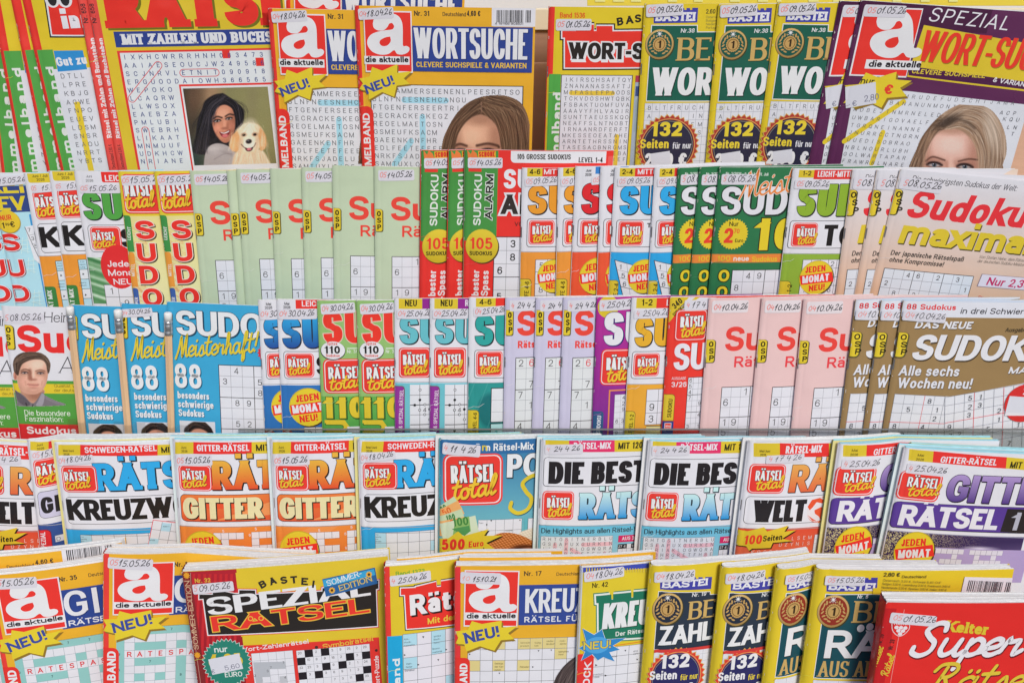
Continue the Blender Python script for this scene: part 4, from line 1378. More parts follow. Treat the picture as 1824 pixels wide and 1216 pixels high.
# ---------- top row
@design
def sammelband(m):
    m.base('d6c224'); m.Z(0, 0, 3.8)
    m.R(90, -228, 72, 1700, 'd9342c')
    m.R(250, 340, 108, 1000, '4f9a46')
    m.R(359, 470, 300, 900, 'd0d2da')
    m.PG([(362, 345), (560, 342), (590, 470), (392, 487)], '2c86c4')
    m.part('banner_lettering'); m.T('Gut zu', 388, 452, 62, 'd4d6dc', w=205, b=.24, rot=3)
    m.part('side_lettering')
    m.T('mmelband', 512, 1150, 54, 'd2d6d2', w=745, b=.30, rot=90, sp=.55)
    m.part('logo')
    m.PG([(268, -200), (338, 256), (700, 256), (640, -200)], '24282c')
    m.PG([(276, -200), (346, 246), (700, 246), (640, -200)], 'd2d2d6')
    m.PG([(292, -200), (354, 236), (700, 238), (640, -200)], 'd63028')
    m.EL(352, 0, 48, 52, 'd2d2d6'); m.EL(438, 0, 48, 52, 'd2d2d6'); m.EL(352, -6, 30, 46, '26262a'); m.EL(438, -6, 30, 46, '26262a')
    m.T('inn', 428, 196, 118, 'd4d4da', w=190, b=.34)
    m.part('puzzle_letters')
    m.R(500, 690, 40, 700, 'd9c42c', r=12)
    m.LET(['DTLL', 'LPRE', 'KBJG', 'AGWE', 'FNPO', 'EUEV', 'LDSM', 'SNSR', 'EAOU', 'NRRT', 'YBTS'], 428, 532, 45, 61.5, 33, '55565e', b=.11)

@design
def raetsel_red(m):
    m.base('d6c02a'); m.Z(0, 0, 3.8)
    m.R(470, -240, 84, 1700, 'dc4a44')
    m.part('spine_lettering')
    m.T('Rätsel mit Zahlen und Buchstaben', 795, 938, 30, 'dcd6d8', w=702, b=.27, rot=90, serif=(.07, .12), sp=.12)
    m.T('Nr. 658', 612, 160, 30, '3a2c30', w=128, b=.18, rot=90)
    m.T('Deutschland 2,85 €', 830, 1145, 22, '5a2c2c', w=180, b=.13, rot=90)
    m.part('title')
    m.T('RÄTSEL', 690, 198, 300, 'df3128', w=1480, b=.40, ct=.7, serif=(.06, .17), sp=.08, shadow=(16, 14, '6e6a1e'))
    m.part('title_band')
    m.R(724, 222, 1200, 106, '2c3f86')
    m.T('MIT ZAHLEN UND BUCHSTABEN', 790, 312, 72, 'd4d6dc', w=1330, b=.30, ct=.7, serif=(.08, .14), sp=.1)
    m.part('puzzle_letters')
    m.R(752, 352, 1200, 1000, 'd93a36'); m.R(772, 366, 1200, 1000, 'd3d8e6')
    m.CELLS(1462, 374, 52, 54, [(0, 0)], 'd93630'); m.CELLS(1690, 430, 56, 58, [(0, 0)], 'd93630')
    rows = ['IXKHCWRRRHNH083473', 'AAIAESEOUCJW249586', 'SCJNRVLETNIT090918', 'ERGUOODAIOWH366565', 'WEPOKO', 'LCAQRW', 'LLWSOX', 'EAEBZA', 'PMLUBI', 'SWEBRH', 'LIKAAT', 'MNMUUF', 'UDKHCW', 'NRIANE']
    m.LET(rows, 810, 412, 56, 57.4, 33, '34447e', b=.14)
    m.CAPS(810, 412, 56, 57.4, [((7, 2), (11, 2)), ((4, 1), (0, 5)), ((1, 9), (1, 14))], 'cf4c58', 52, outline=5)
    m.part('picture')
    m.R(1178, 592, 800, 700, 'd93a36'); m.R(1192, 606, 800, 700, 'd8d8de')
    m.PIC(1206, 620, 600, 560, pic_woman_dog, step=.8, crop=True)
    m.R(1806, 606, 14, 700, 'd8d8de'); m.R(1816, 594, 14, 700, 'd93a36')

@design
def suche_blue(m):
    m.base('dba52c'); m.Z(460, 0, 3.508)
    m.R(604, 33, 27, 1200, 'de3a34')
    m.R(1460, 38, 400, 120, 'd5d5db')
    m.part('issue_lettering')
    m.T('Nr. 31', 974, 100, 30, '3c3630', w=96, b=.2)
    m.T('Deutschland', 1152, 102, 24, '3c3630', w=146, b=.15); m.T('4,60 €', 1304, 102, 32, '3c3630', w=84, b=.18)
    m.BARCODE(1470, 44, 254, 116)
    m.part('title_band')
    m.R(962, 162, 762, 274, '30438a')
    m.part('title'); m.T('WORTSUCHE', 975, 364, 184, 'd6d7de', w=722, b=.155, ct=.72, sp=.06, shadow=(5, 5, '24336c'))
    m.T('CLEVERE SUCHSPIELE & VARIANTEN', 988, 419, 33, 'dcbc3a', w=706, b=.2)
    m.part('puzzle_letters')
    m.R(700, 524, 990, 900, '3a3530'); m.R(704, 529, 980, 900, 'd3d4da')
    m.CAPS(725, 580, 38.7, 52.6, [((5, 1), (12, 1)), ((8, 3), (8, 11)), ((6, 6), (3, 9))], '9ccbe2', 38)
    m.LET(['AMMERSEENENLPEESRETSO', 'BLNFNEESNEHCANGU', 'FTGENFERSEERTRI', 'OECRACKESKEGZ', 'REOELMAETOSN', 'GSMEUFKSACM', 'GAEENKENFHR', 'EDLFEETEFEEE', 'NRKFSJADELU', 'SAMTUXLOIRE'], 725, 580, 38.7, 52.6, 31, '56575d', b=.12, offs={0: 4})
    m.part('picture'); m.PIC(1130, 585, 594, 440, pic_brunette, step=.9, crop=True)
    m.part('side_tab'); m.R(638, 662, 84, 700, 'd9342d', r=(0, 40, 0, 0))
    m.T('SAMMELBAND', 716, 1180, 46, 'd8d8de', w=500, b=.24, rot=90)
    m.ALOGO(656, 66, 302, 370, sh=0)
    o = [(632, 490), (695, 478), (712, 418), (775, 442), (870, 400), (868, 455), (960, 445), (910, 490), (948, 525), (865, 535), (850, 605), (775, 575), (690, 625), (690, 570), (632, 556), (655, 520)]
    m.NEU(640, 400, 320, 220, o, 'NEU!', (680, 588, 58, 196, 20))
    d = m.kw.get('date', '18.04.26')
    m.DATE(622, 56, 222, 66, '04', d, rot=4)

@design
def suche_castle(m):
    m.base('d6c426'); m.Z(940, 0, 3.378)
    m.R(130, 42, 34, 404, 'd9362e')
    m.part('issue_lettering')
    m.T('Band 1536', 193, 108, 30, 'd64a2c', w=152, b=.17)
    m.T('B', 540, 158, 46, '2c2a24', b=.27, rot=12); m.T('A', 592, 148, 46, '2c2a24', b=.27, rot=8); m.T('S', 645, 138, 46, '2c2a24', b=.27, rot=5)
    m.part('title_panel')
    for g, c in ((16, '2c2824'), (8, 'd6d6da'), (0, 'dd372d')):
        m.PG([(208 - g, 188 - g), (290 - g, 188 - g), (290 - g, 150 - g), (398 + g * .2, 150 - g), (398 + g * .2, 188 - g), (414 - g * .2, 188 - g), (414 - g * .2, 158 - g), (510 + g, 158 - g), (510 + g, 190 - g), (900, 186 - g), (900, 404 + g), (224 - g, 408 + g), (224 - g, 228 + g), (208 - g, 228 + g)], c)
    m.part('title')
    m.T('WORT-SUCHE', 246, 356, 98, '2b2624', w=760, b=.27, ct=.75, sp=.06, sh=-.02, ol=((8, 'd8d8dc'),), shadow=(6, 10, 'd8d8dc', 8))
    m.part('side_tab'); m.R(128, 446, 74, 900, '4f9f47')
    m.T('Sammelband', 186, 1130, 58, 'd4d8d2', w=600, b=.26, rot=90, serif=(.06, .12), sp=.2)
    m.part('puzzle_letters'); m.R(202, 450, 446, 900, '4a4a50'); m.R(206, 454, 436, 900, 'd2d3d9')
    m.CAPS(232, 492, 32.7, 37.9, [((1, 2), (9, 2)), ((10.3, 9), (10.3, 14))], 'dcc23a', 28)
    m.LET(['IKIRSCHSAFTQY', 'ZNANANASSAFTJ', 'MTFASLEFPAODS', 'TCKVDOSHWTQBK', 'FSBAKTUOMFUVA', 'AAAVYFHLVAQIR', 'SUNTTAEUSSKQO', 'NEAFFSLNTNOBT', 'IRNAANRDFERFT', 'MKESSEOEATAHE', 'ARNTETHRSSNIN', 'TASESACBNRGMS', 'LKAAEMSEEFEBA', 'SIRUAENTLAIEF'], 232, 492, 32.7, 37.9, 25, '5c5c60', b=.12)
    m.part('picture'); m.R(650, 455, 40, 600, '9aa6b4'); m.R(650, 520, 40, 60, '3a4c80'); m.R(650, 455, 40, 40, 'a83a50'); m.R(650, 600, 40, 200, '8fa0a8'); m.R(650, 800, 40, 200, 'b8b6a0')
    m.DATE(170, 116, 216, 66, '05', '01.05.26', rot=1)

def medal(m, x, y, r, fill, gold='b9955a', dark=None):
    md = m.part('medal', 22)
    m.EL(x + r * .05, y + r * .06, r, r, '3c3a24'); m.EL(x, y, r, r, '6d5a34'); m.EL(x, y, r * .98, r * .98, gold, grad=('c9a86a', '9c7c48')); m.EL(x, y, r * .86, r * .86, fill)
    for s in (-1, 1):
        for k in range(7):
            a = math.radians(25 + k * 20)
            px, py = x + s * r * .66 * math.sin(a), y + r * .66 * math.cos(a)
            m.EL(px, py, r * .13, r * .055, gold, rot=(math.degrees(-a) * s + 45 * s), n=8)
    for k, (dx, dy) in enumerate(((-.42, -.45), (-.22, -.58), (.22, -.58), (.42, -.45))):
        m.ST(x + dx * r, y + dy * r, 5, r * .08, r * .035, gold)
    m.ST(x, y, 22, r * .50, r * .44, gold); m.RING(x, y, r * .36, r * .05, '7a5a30', n=24)
    m.part('numeral', md['n'] + 1, parent=md)
    m.T('1', x - r * .17, y + r * .25, r * .5, '3a2c1c', w=r * .3, b=.26, serif=(.12, .14))
    m.ST(x, y - r * .72, 4, r * .3, r * .035, 'e2e2e2', ph=.78); m.ST(x, y - r * .72, 4, r * .22, r * .04, 'eeeeee')
def castle_word(m, x, y, w, h, txt='BASTEI', rot=0):
    m.part('emblem')
    q = w / 12
    pts = [(x, y), (x + w * .58, y), (x + w * .62, y - h * .34), (x + w * .62 + q, y - h * .34), (x + w * .62 + q, y - h * .2), (x + w * .62 + q * 1.6, y - h * .2), (x + w * .62 + q * 1.6, y - h * .34), (x + w * .62 + q * 2.6, y - h * .34), (x + w * .62 + q * 2.6, y - h * .2), (x + w * .62 + q * 3.2, y - h * .2), (x + w * .62 + q * 3.2, y - h * .36), (x + w * 1.02, y - h * .36), (x + w, y + h * .72), (x, y + h * .78)]
    m.PG(pts, '40419a')
    m.T(txt, x + w * .04, y + h * .62, h * .62, 'd6d6de', w=w * .92, b=.3, ct=.72, serif=(.05, .16), sp=.06)

def best_of(m, panel, fill, title, tz, badge, num_col, seit_col, fur_col, z, geo):
    """yellow booklets with a medal; geo holds the crop coordinates that differ between issues"""
    m.base('d6c326'); m.Z(*z)
    g = geo
    m.part('issue_lettering')
    if g.get('price'):
        x, y = g['price']
        m.T(g.get('ptxt', '2,60 €'), x, y, 26, '3c3a28', w=86, b=.17)
        for i, s in enumerate(('Österreich 2,95 €', 'Belgien 3,60 €', 'Niederlande 3,40', 'Portugal cont. 3,6')):
            m.T(s, x, y + 28 + i * 21, 14, '7a7440', w=150, b=.12)
    castle_word(m, *g['castle'])
    m.part('title_panel')
    px, py, stepx, sy = g['panel']
    pts = lambda o: [(px - o, py - o), (stepx + o, py - o), (stepx + o, py + sy - o), (px + 900, py + sy - o), (px + 900, g['pbot'] + o), (g['pblx'] - o, g['pbot'] + o)]
    m.PG(pts(5), 'd6d8da'); m.PG(pts(0), panel)
    m.part('issue_number'); m.T(g['nr'][0], g['nr'][1], g['nr'][2], g['nr'][3], 'd6d8da', w=g['nr'][4], b=.19, sh=.1)
    m.part('title')
    bx, by, bh, bw = g['best']
    m.T('BEST OF', bx, by, bh, 'c0a060', w=bw, b=.2, ct=.42, serif=(.07, .055), sp=.1, shadow=(3, 4, '22281c'))
    tx, ty, th, tw = tz
    m.T(title, tx, ty, th, 'd8d9df', w=tw, b=.235, ct=.78, sp=.05, sh=.03, rot=g.get('trot', 0), shadow=(5, 7, '1c2a28'))
    if g.get('sub'):
        sx_, sy_, sh_, sw_ = g['sub']
        m.T('AUS ALLER WELT', sx_, sy_, sh_, 'c0a060', w=sw_, b=.17, ct=.4, serif=(.08, .05), sp=.12, rot=g.get('trot', 0))
    if g.get('grid'):
        gx, gy, cw, ch = g['grid']
        m.part('puzzle_grid')
        m.GRID(gx, gy, cw, ch, 12, 9, lc='9a9ca6', lw=2)
        if g.get('letters'):
            m.LET(g['letters'], gx + cw * .55, gy + ch * .78, cw, ch, ch * .5, '5a5a62', b=.12)
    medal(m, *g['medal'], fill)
    if badge:
        x, y, r, rim, core = badge
        bd = m.part('badge', 20)
        m.ST(x, y, 34, r * 1.02, r * .93, 'c9a45a'); m.ST(x, y, 34, r * .985, r * .90, rim)
        m.RING(x, y, r * .86, r * .02, 'c9a45a'); m.EL(x, y, r * .83, r * .83, core, n=40)
        m.RING(x, y, r * .79, r * .015, '8e8a7a')
        m.part('lettering', bd['n'] + 1, parent=bd)
        m.T('132', x - r * .52, y - r * .30, r * .45, num_col, w=r * 1.0, b=.27, ct=.8, sp=.1)
        m.T('Seiten', x - r * .84, y + r * .06, r * .29, seit_col, w=r * .92, b=.21, sp=.1)
        m.T('für nur', x + r * .14, y + r * .07, r * .2, fur_col, w=r * .60, b=.16)
        m.T('2,60 €', x - r * .70, y + r * .60, r * .42, 'd8d8de', w=r * 1.35, b=.24, sp=.1)
        if g.get('sticker'):
            m.PRICE(x - r * .52, y + r * .22, r * .62, r * .42, rot=8)
@design
def best_word(m):
    best_of(m, '1f5a4a', '1d5246', 'WORTSUCHE', (740, 576, 168, 985), (842, 880, 200, 'a83a34', '2e2c40'), 'd9c832', 'd9c832', 'd4d4dc', (940, 0, 3.378),
            dict(castle=(758, 78, 262, 82), panel=(748, 156, 1018, 40), pbot=606, pblx=716, nr=('Nr.38', 920, 198, 24, 84), best=(898, 366, 134, 715), medal=(793, 268, 88), price=(1072, 84),
                 grid=(706, 622, 47, 52), letters=['BLTFRUCH', 'A     IN', '      EM', '       S'], sticker=True))
    m.DATE(712, 30, 224, 70, '05', '09.05.26', rot=3)
@design
def best_number(m):
    best_of(m, '2c3644', '262e3c', 'ZAHLEN', (765, 880, 160, 700), (905, 1150, 262, 'cf3a30', '2c2c5c'), 'd8d8de', 'd8d8de', 'd9c832', (1010, 960, 4.677),
            dict(castle=(775, 345, 425, 92), panel=(765, 436, 1190, 24), pbot=914, pblx=728, nr=('Nr. 19', 1040, 478, 32, 124), best=(1010, 668, 150, 800), medal=(838, 578, 132), price=(1262, 300), trot=2,
                 grid=(728, 920, 62, 60)))
    m.R(728, 914, 900, 26, 'c83c38')
    m.DATE(728, 268, 345, 84, '04', '18.04.26', rot=2)
@design
def best_rest(m):
    best_of(m, '1c4a54', '8a3226', 'RATSEL', (450, 812, 196, 1080), None, '', '', '', (1350, 960, 3.848),
            dict(castle=(470, 292, 345, 84), panel=(468, 378, 788, 0), pbot=945, pblx=385, nr=('Nr. 6', 680, 404, 26, 74), best=(648, 570, 148, 890), medal=(516, 492, 112), sub=(408, 938, 112, 900), trot=1,
                 grid=(380, 962, 90, 80)))
    m.part('rosette', 24)
    m.EL(703, 606, 29, 29, '1c3a40'); m.EL(703, 606, 26, 26, 'd8d9df'); m.EL(766, 596, 29, 29, '1c3a40'); m.EL(766, 596, 26, 26, 'd8d9df')
    m.part('price_lettering')
    m.R(790, 330, 60, 42, 'd6c326')
    m.T('2,80 €', 860, 252, 27, '37352a', w=112, b=.17); m.T('Deutschland', 986, 262, 18, '37352a', w=168, b=.16)
    for i, s in enumerate(('Österreich 3,20 €; Schweiz 5,40 CHF', 'Belgien 3,30 €; Luxemburg 3,30 €; Frankreich 3,60 €', 'Niederlande 3,30 €; Spanien 3,60 €; Italien 3,60 €', 'Portugal cont. 3,60 €; Griechenland 4,20 €')):
        m.T(s, 856 - i * 5, 284 + i * 24, 15, '6a6638', w=(410, 480, 460, 390)[i], b=.12, rot=-2.5)
    m.BARCODE(1416, 254, 360, 118, rot=-2.5)
    m.part('flag'); m.R(1604, 440, 112, 60, 'd4d0d6')
    for i in range(4):
        m.R(1604, 446 + i * 14, 112, 6, 'c25a58')
    m.R(1604, 440, 52, 26, '6a78b0')
    m.DATE(462, 244, 272, 62, '05', '15.05.26', rot=0)
@design
def suche_purple(m):
    m.base('5a2a50'); m.Z(1400, 0, 3.8)
    m.R(552, 146, 36, 290, 'd6c02c'); m.R(560, -8, 900, 172, '46203e')
    m.part('title_band')
    m.PG([(975, 160), (1690, 262), (1690, 585), (850, 510)], 'd4c02c')
    m.PG([(868, 438), (1690, 520), (1690, 572), (860, 500)], '4a2044')
    m.part('title')
    m.T('SPEZIAL', 1000, 132, 92, 'd6d4dc', w=560, b=.12, rot=-2.7, sh=.2, sp=.3)
    m.T('WORT-SUCHE', 912, 400, 208, 'dc3a2c', w=1000, b=.155, ct=.7, rot=-1.2, sh=.12, sp=.05, shadow=(5, 6, '8a7a20'))
    m.T('CLEVERE SUCHSPIELE', 880, 485, 33, 'd8c638', w=520, b=.21, rot=0, sh=.12); m.T('& VARIANTEN', 1424, 524, 33, 'd6d4dc', w=330, b=.21, rot=-5, sh=.12)
    m.part('puzzle_letters')
    m.PG([(480, 660), (700, 600), (860, 606), (1690, 672), (1690, 900), (1480, 1220), (360, 1220)], 'd0d3db')
    m.CAPS(832, 640 + 12, 50, 50, [((-.1, .7), (-7.2, 6.9)), ((-2.0, 5.2), (-2.6, 9.8))], 'd9c62c', 36)
    rows = [(790, 652, 'MMRUDEFUDSCHIJAMA', 51, 0), (735, 700, 'BANANUNMONTEB', 45, 0), (490, 752, 'NDBEJTNMRNELED', 46, 0), (478, 806, 'UWBARIGOVAELF', 44, 0), (466, 858, 'TGRQNEINANNE', 43.5, 0), (452, 906, 'JNURRCCTNGRN', 43.5, 0), (440, 956, 'UUEDISOBRAO', 43, 0), (426, 1006, 'NBLNOURLUBH', 43, 0), (412, 1052, 'GOLWARTAPAR', 43, 0), (400, 1098, 'FRAWRBLNARE', 43, 0), (388, 1144, 'RDFLOIECNBT', 43, 0)]
    for x, y, s, dx, _ in rows:
        m.LET([s], x, y, dx, 50, 27, '55555c', b=.11, sh=.1)
    for x, y, s in ((1475, 740, 'ACP'), (1495, 782, 'KQU'), (1520, 835, 'LN'), (1545, 880, 'T')):
        m.LET([s], x, y, 48, 50, 27, '55555c', b=.11, sh=.1)
    m.part('picture'); m.PIC(810, 670, 900, 540, pic_blonde, step=.9, crop=True)
    m.ALOGO(575, 48, 400, 462, rot=2.0, sh=.05)
    o = [(412, 700), (460, 640), (425, 580), (520, 570), (572, 490), (655, 520), (780, 478), (772, 530), (880, 535), (800, 585), (842, 640), (710, 655), (670, 722), (600, 690), (480, 730), (475, 690)]
    m.NEU(420, 480, 450, 240, o, '€', (686, 628, 68, 58, -2), tc='dc4030')
    m.T('nur', 530, 565, 44, '2c2826', b=.18, sh=.15)
    m.PRICE(428, 592, 210, 150, rot=14, txt='2,80', base=34)
    m.DATE(580, 34, 284, 78, '05', '01.05.26', rot=2)

# ---------- second row
@design
def sudoku_light_blue(m):
    m.base('a5cfe0'); m.Z(0, 270, 4.193)
    m.R(-400, 160, 620, 34, 'd0d4da'); m.R(-400, 260, 617, 192, '33457c')
    m.R(216, 470, 20, 800, '3a90c8')
    m.part('title'); m.T('DREI', -250, 312, 110, 'd6c62c', w=430, b=.27, ct=.66, rot=0, sp=.06); m.T('FÜR EV', -340, 440, 105, 'd6c62c', w=542, b=.27, ct=.66, sp=.06); m.R(-400, 258, 617, 6, '33457c')
    m.part('vertical_title')
    for c, x, y, w in (('S', 22, 740, 140), ('U', 62, 932, 138), ('D', 92, 1118, 148)):
        m.T(c, x, y, 132, 'd2302c', w=w, b=.25, ol=((5, 'd8d6dc'),), shadow=(6, 4, '7a3a40', 5), sh=-.02)
    for i, (x, y) in enumerate(((150, 700), (196, 850), (240, 1090))):
        for j in range(3):
            m.PL([(x, y - 30 + j * 30), (x + 70, y - 42 + j * 34)], 5, 'c2dbe8')
        m.PL([(x + 20, y - 60), (x + 12, y + 64)], 5, 'c2dbe8'); m.PL([(x + 52, y - 58), (x + 60, y + 60)], 5, 'c2dbe8'); m.PL([(x, y + 30), (x + 74, y + 50)], 5, 'c2dbe8')
    m.part('puzzle_grid'); m.PG([(186, 562), (400, 520), (470, 760), (300, 840), (256, 800)], 'd2d4da'); m.PL([(186, 562), (296, 800), (340, 900)], 4, '3a3a40'); m.PL([(212, 626), (330, 600)], 2, '5a5a60'); m.PL([(238, 690), (330, 670)], 2, '5a5a60')
    m.T('7', 212, 598, 28, '2a2828', b=.13); m.T('3', 238, 662, 28, '2a2828', b=.13); m.T('5', 262, 720, 28, '2a2828', b=.13)
    bd = m.part('button', 26); m.EL(66, 524, 88, 86, 'b09430'); m.EL(62, 520, 86, 84, 'd9c02c')
    m.part('lettering', bd['n'] + 1, parent=bd); m.T('NUR', 8, 515, 40, 'd2402c', w=86, b=.2, rot=4); m.T('1', 20, 572, 44, '3a3020', b=.2); m.T('99', 44, 552, 20, '3a3020', b=.18); m.T('€', 82, 562, 42, '3a3020', b=.18)
    m.DATE(-60, 190, 246, 68, '', '15.05.26', rot=3, tx=.22, tw=.78)

@design
def mix_orange(m):
    m.base('d3d3d9'); m.Z(0, 270, 4.193)
    m.R(462, 768, 700, 700, 'e08e34'); m.R(458, 764, 700, 4, '8a8a90')
    m.part('date_strip'); m.R(388, 148, 168, 68, 'd4c22c', r=(0, 0, 0, 16)); m.T('Juni / Juli', 428, 178, 20, '5a5228', w=108, b=.17); m.T('2026', 460, 206, 20, '5a5228', w=56, b=.17)
    m.RT(420, 278, 250, 214, rot=0)
    m.part('title_panel'); m.box(452, 524, 600, 222, 'd5d5db', 4, '3a3a40', r=28)
    m.part('title'); m.T('KREUZWORT', 484, 704, 156, '242122', w=1300, b=.28, ct=.7, sp=.05)
    m.part('puzzle_grid'); m.GRID(582, 806, 60, 76, 6, 8, lc='3c5a48', lw=4, fill='cfd3d8'); m.CELLS(582, 806, 60, 76, [(0, 0), (0, 2), (0, 4)], 'a9cbd8', inset=2)
    for i, s in enumerate(('Aus-', 'zeich-', 'nung')):
        m.T(s, 596, 828 + i * 20, 12, '40525a', b=.12)
    for i, s in enumerate(('Geburts-', 'helferin')):
        m.T(s, 596, 984 + i * 20, 12, '40525a', w=52, b=.12)
    m.PG([(618, 905), (618, 922), (632, 914)], '2a2828'); m.PG([(636, 1060), (636, 1078), (650, 1069)], '2a2828')
    m.part('side_tab', 20); m.R(496, 994, 84, 300, '3a7a3e', r=(0, 22, 0, 0)); m.T('RÄT MIX', 566, 1180, 36, 'd2d6d0', w=166, b=.2, rot=88)
    m.DATE(412, 236, 190, 58, '05', '15.05.26', rot=3, tw=1.0, tx=.44, th=.62, base=40)

def st_head(m, sud_col, z, x, y, w_s, h_s, w_u, gap, shadow=True, grad=None, outline='2a2c30'):
    """two big letters of the title with a dark edge"""
    m.part('title')
    m.T('SUDOKU', x, y, h_s, sud_col, w=w_s, b=.29, ct=.66, sp=.11, ol=((4, outline),), shadow=(6, 6, outline, 4), grad=grad)

@design
def total_green_easy(m):
    m.base('d3d3d9'); m.Z(0, 270, 4.193)
    m.part('date_strip'); m.T('Juni', 644, 194, 18, '4a4a50', w=42, b=.15); m.T('2026', 642, 226, 18, '4a4a50', w=54, b=.15)
    m.R(752, 152, 400, 76, 'd9322c', r=(0, 0, 0, 14)); m.T('LEICHT', 786, 222, 44, 'd8d6dc', w=180, b=.2)
    st_head(m, '4f9a44', None, 634, 506, 930, 200, 0, 0)
    m.part('title_panel'); m.box(650, 546, 600, 206, 'd4d4da', 4, '3a3a40', r=30)
    m.part('subtitle'); m.T('SCH', 912, 715, 140, '242122', w=320, b=.28, ct=.7)
    m.RT(668, 560, 226, 178)
    m.part('picture'); m.PIC(652, 788, 380, 360, pic_green_streaks)
    m.part('puzzle_grid'); m.GRID(778, 994, 104, 96, 4, 3, lc='3a3a40', lw=3, fill='d3d4da'); m.DIG(778, 994, 104, 96, {(0, 0): '1', (1, 1): '9'}, 48)
    bd = m.part('button', 26); m.EL(890, 860, 136, 170, 'd02e30'); m.part('lettering', bd['n'] + 1, parent=bd)
    m.T('Jeden', 806, 860, 48, 'd8d4d8', w=200, b=.18); m.T('Monat', 812, 926, 48, 'd8d4d8', w=215, b=.18); m.T('NEU!', 852, 992, 46, 'd8d4d8', w=160, b=.18)
    m.DATE(590, 246, 296, 62, '05', '15.05.26', rot=0, th=.6)

@design
def total_vertical(m):
    m.base('d8c730'); m.Z(0, 270, 4.193)
    m.R(1210, 480, 700, 800, 'd9cf8a', grad=('d6cc86', 'e0d9a8'))
    for k in range(5):
        m.SCR('hfh', 1360, 720 + k * 110, 110, 'e0aa78', 4, rot=80)
    m.R(1194, 474, 52, 274, '3f8a46', r=(0, 20, 0, 0)); m.R(1226, 748, 52, 268, 'e0903a', r=(0, 20, 0, 0)); m.R(1260, 1016, 50, 300, '3a5cA0', r=(0, 20, 0, 0))
    m.part('side_lettering'); m.T('LEICHT', 1250, 660, 26, 'd6d8d2', w=100, b=.18, rot=84); m.T('MITTEL', 1282, 930, 26, 'd8d2c6', w=96, b=.18, rot=84); m.T('SCHWER', 1310, 1190, 26, 'd2d4dc', w=110, b=.18, rot=84)
    m.part('vertical_title')
    for c, x, y in (('S', 1292, 652), ('U', 1306, 820), ('D', 1326, 984), ('O', 1350, 1150)):
        m.T(c, x, y, 140, 'd9332c', w=140 if c != 'O' else 150, b=.29, ct=.72, ol=((6, 'd8d0c2'),), shadow=(8, 8, '4a3a2c', 6))
    m.RT(1170, 166, 290, 288, base=18)
    m.DATE(1172, 180, 270, 72, '05', '15.05.26', rot=2, tw=.84, th=.56, base=44)

@design
def osp_plain(m):
    m.base(m.kw.get('bg', 'b6c5a8')); m.Z(340, 270, 4.193)
    m.part('title'); m.T('Sudoku', 1494, 516, 176, 'e0463a', w=860, b=.22, ct=.86, sp=.09); m.T('Rätsel', 1578, 638, 84, 'e0463a', w=360, b=.2)
    m.part('puzzle_grid'); m.GRID(1502, 784, 77, 79.5, 9, 9, thick=3, lw=1.6, lc='6a6a72', tlw=4.5); m.DIG(1502, 784, 77, 79.5, {(2, 0): '1', (0, 1): '6', (0, 3): '1', (1, 3): '9', (0, 4): '5', (4, 1): '3'}, 46, b=.1)
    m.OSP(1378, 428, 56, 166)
    if m.kw.get('dated', True):
        m.DATE(1398, 138, 268, 78, '05', '14.05.26', rot=2)

@design
def alarm(m):
    m.base('d8342f'); m.Z(740, 260, 4.054)
    m.R(354, 28, 246, 640, '458a42', sh=.0)
    m.part('title_strip'); m.R(690, 36, 700, 82, 'd6d6da', r=(0, 0, 0, 30)); m.R(1392, 74, 60, 72, 'd9544e')
    m.T('105 GROSSE SUDOKUS', 734, 96, 36, '33302e', w=392, b=.2, rot=0); m.T('LEVEL 1–4', 1178, 120, 36, '33302e', w=178, b=.2)
    m.part('crest'); m.PG([(374, 28), (400, 60), (412, 28), (440, 52), (452, 88), (380, 90)], 'd9763c'); m.R(452, 38, 128, 50, 'd9a02c', rot=2); m.T('SCHÖNE', 458, 80, 36, 'c8362c', w=116, b=.24, rot=2)
    m.R(384, 162, 94, 22, 'd63a30')
    m.part('title'); m.T('SUDOKU', 636, 308, 136, 'd6d6dc', w=640, b=.24); m.T('ALARM', 618, 492, 140, '35302e', w=640, b=.26, ol=((14, 'd6d4d8'),)); m.T('VON', 716, 578, 30, '7a2c2a', b=.2)
    m.part('vertical_title'); m.T('SUDOKU', 470, 574, 56, 'd2d8d0', w=362, b=.22, rot=89); m.T('ALARM', 552, 530, 54, '2b2e2a', w=318, b=.24, rot=89, ol=((5, 'd2d8d0'),))
    m.part('side_lettering'); m.T('Euer bester', 450, 1230, 54, 'd8d2d4', w=352, b=.22, rot=89); m.T('Rätsel-Spass', 514, 1300, 54, 'd8d2d4', w=424, b=.22, rot=89)
    m.part('puzzle_grid'); m.GRID(570, 656, 94, 99, 8, 6, thick=3, lw=2, tlw=5); m.DIG(570, 656, 94, 99, {(1, 0): '3', (1, 1): '8', (0, 2): '6', (0, 4): '5'}, 54, b=.16)
    bd = m.part('button', 26); m.EL(486, 730, 124, 124, '4a3c24'); m.EL(480, 722, 122, 124, 'd6c42c', grad=('d9c834', 'b8a224'))
    m.part('lettering', bd['n'] + 1, parent=bd); m.T('105', 392, 742, 84, 'd8402e', w=170, b=.2); m.T('SUDOKUS', 390, 786, 30, '33301c', w=170, b=.22)
    m.DATE(378, 84, 252, 72, '05', '14.05.26', rot=1)

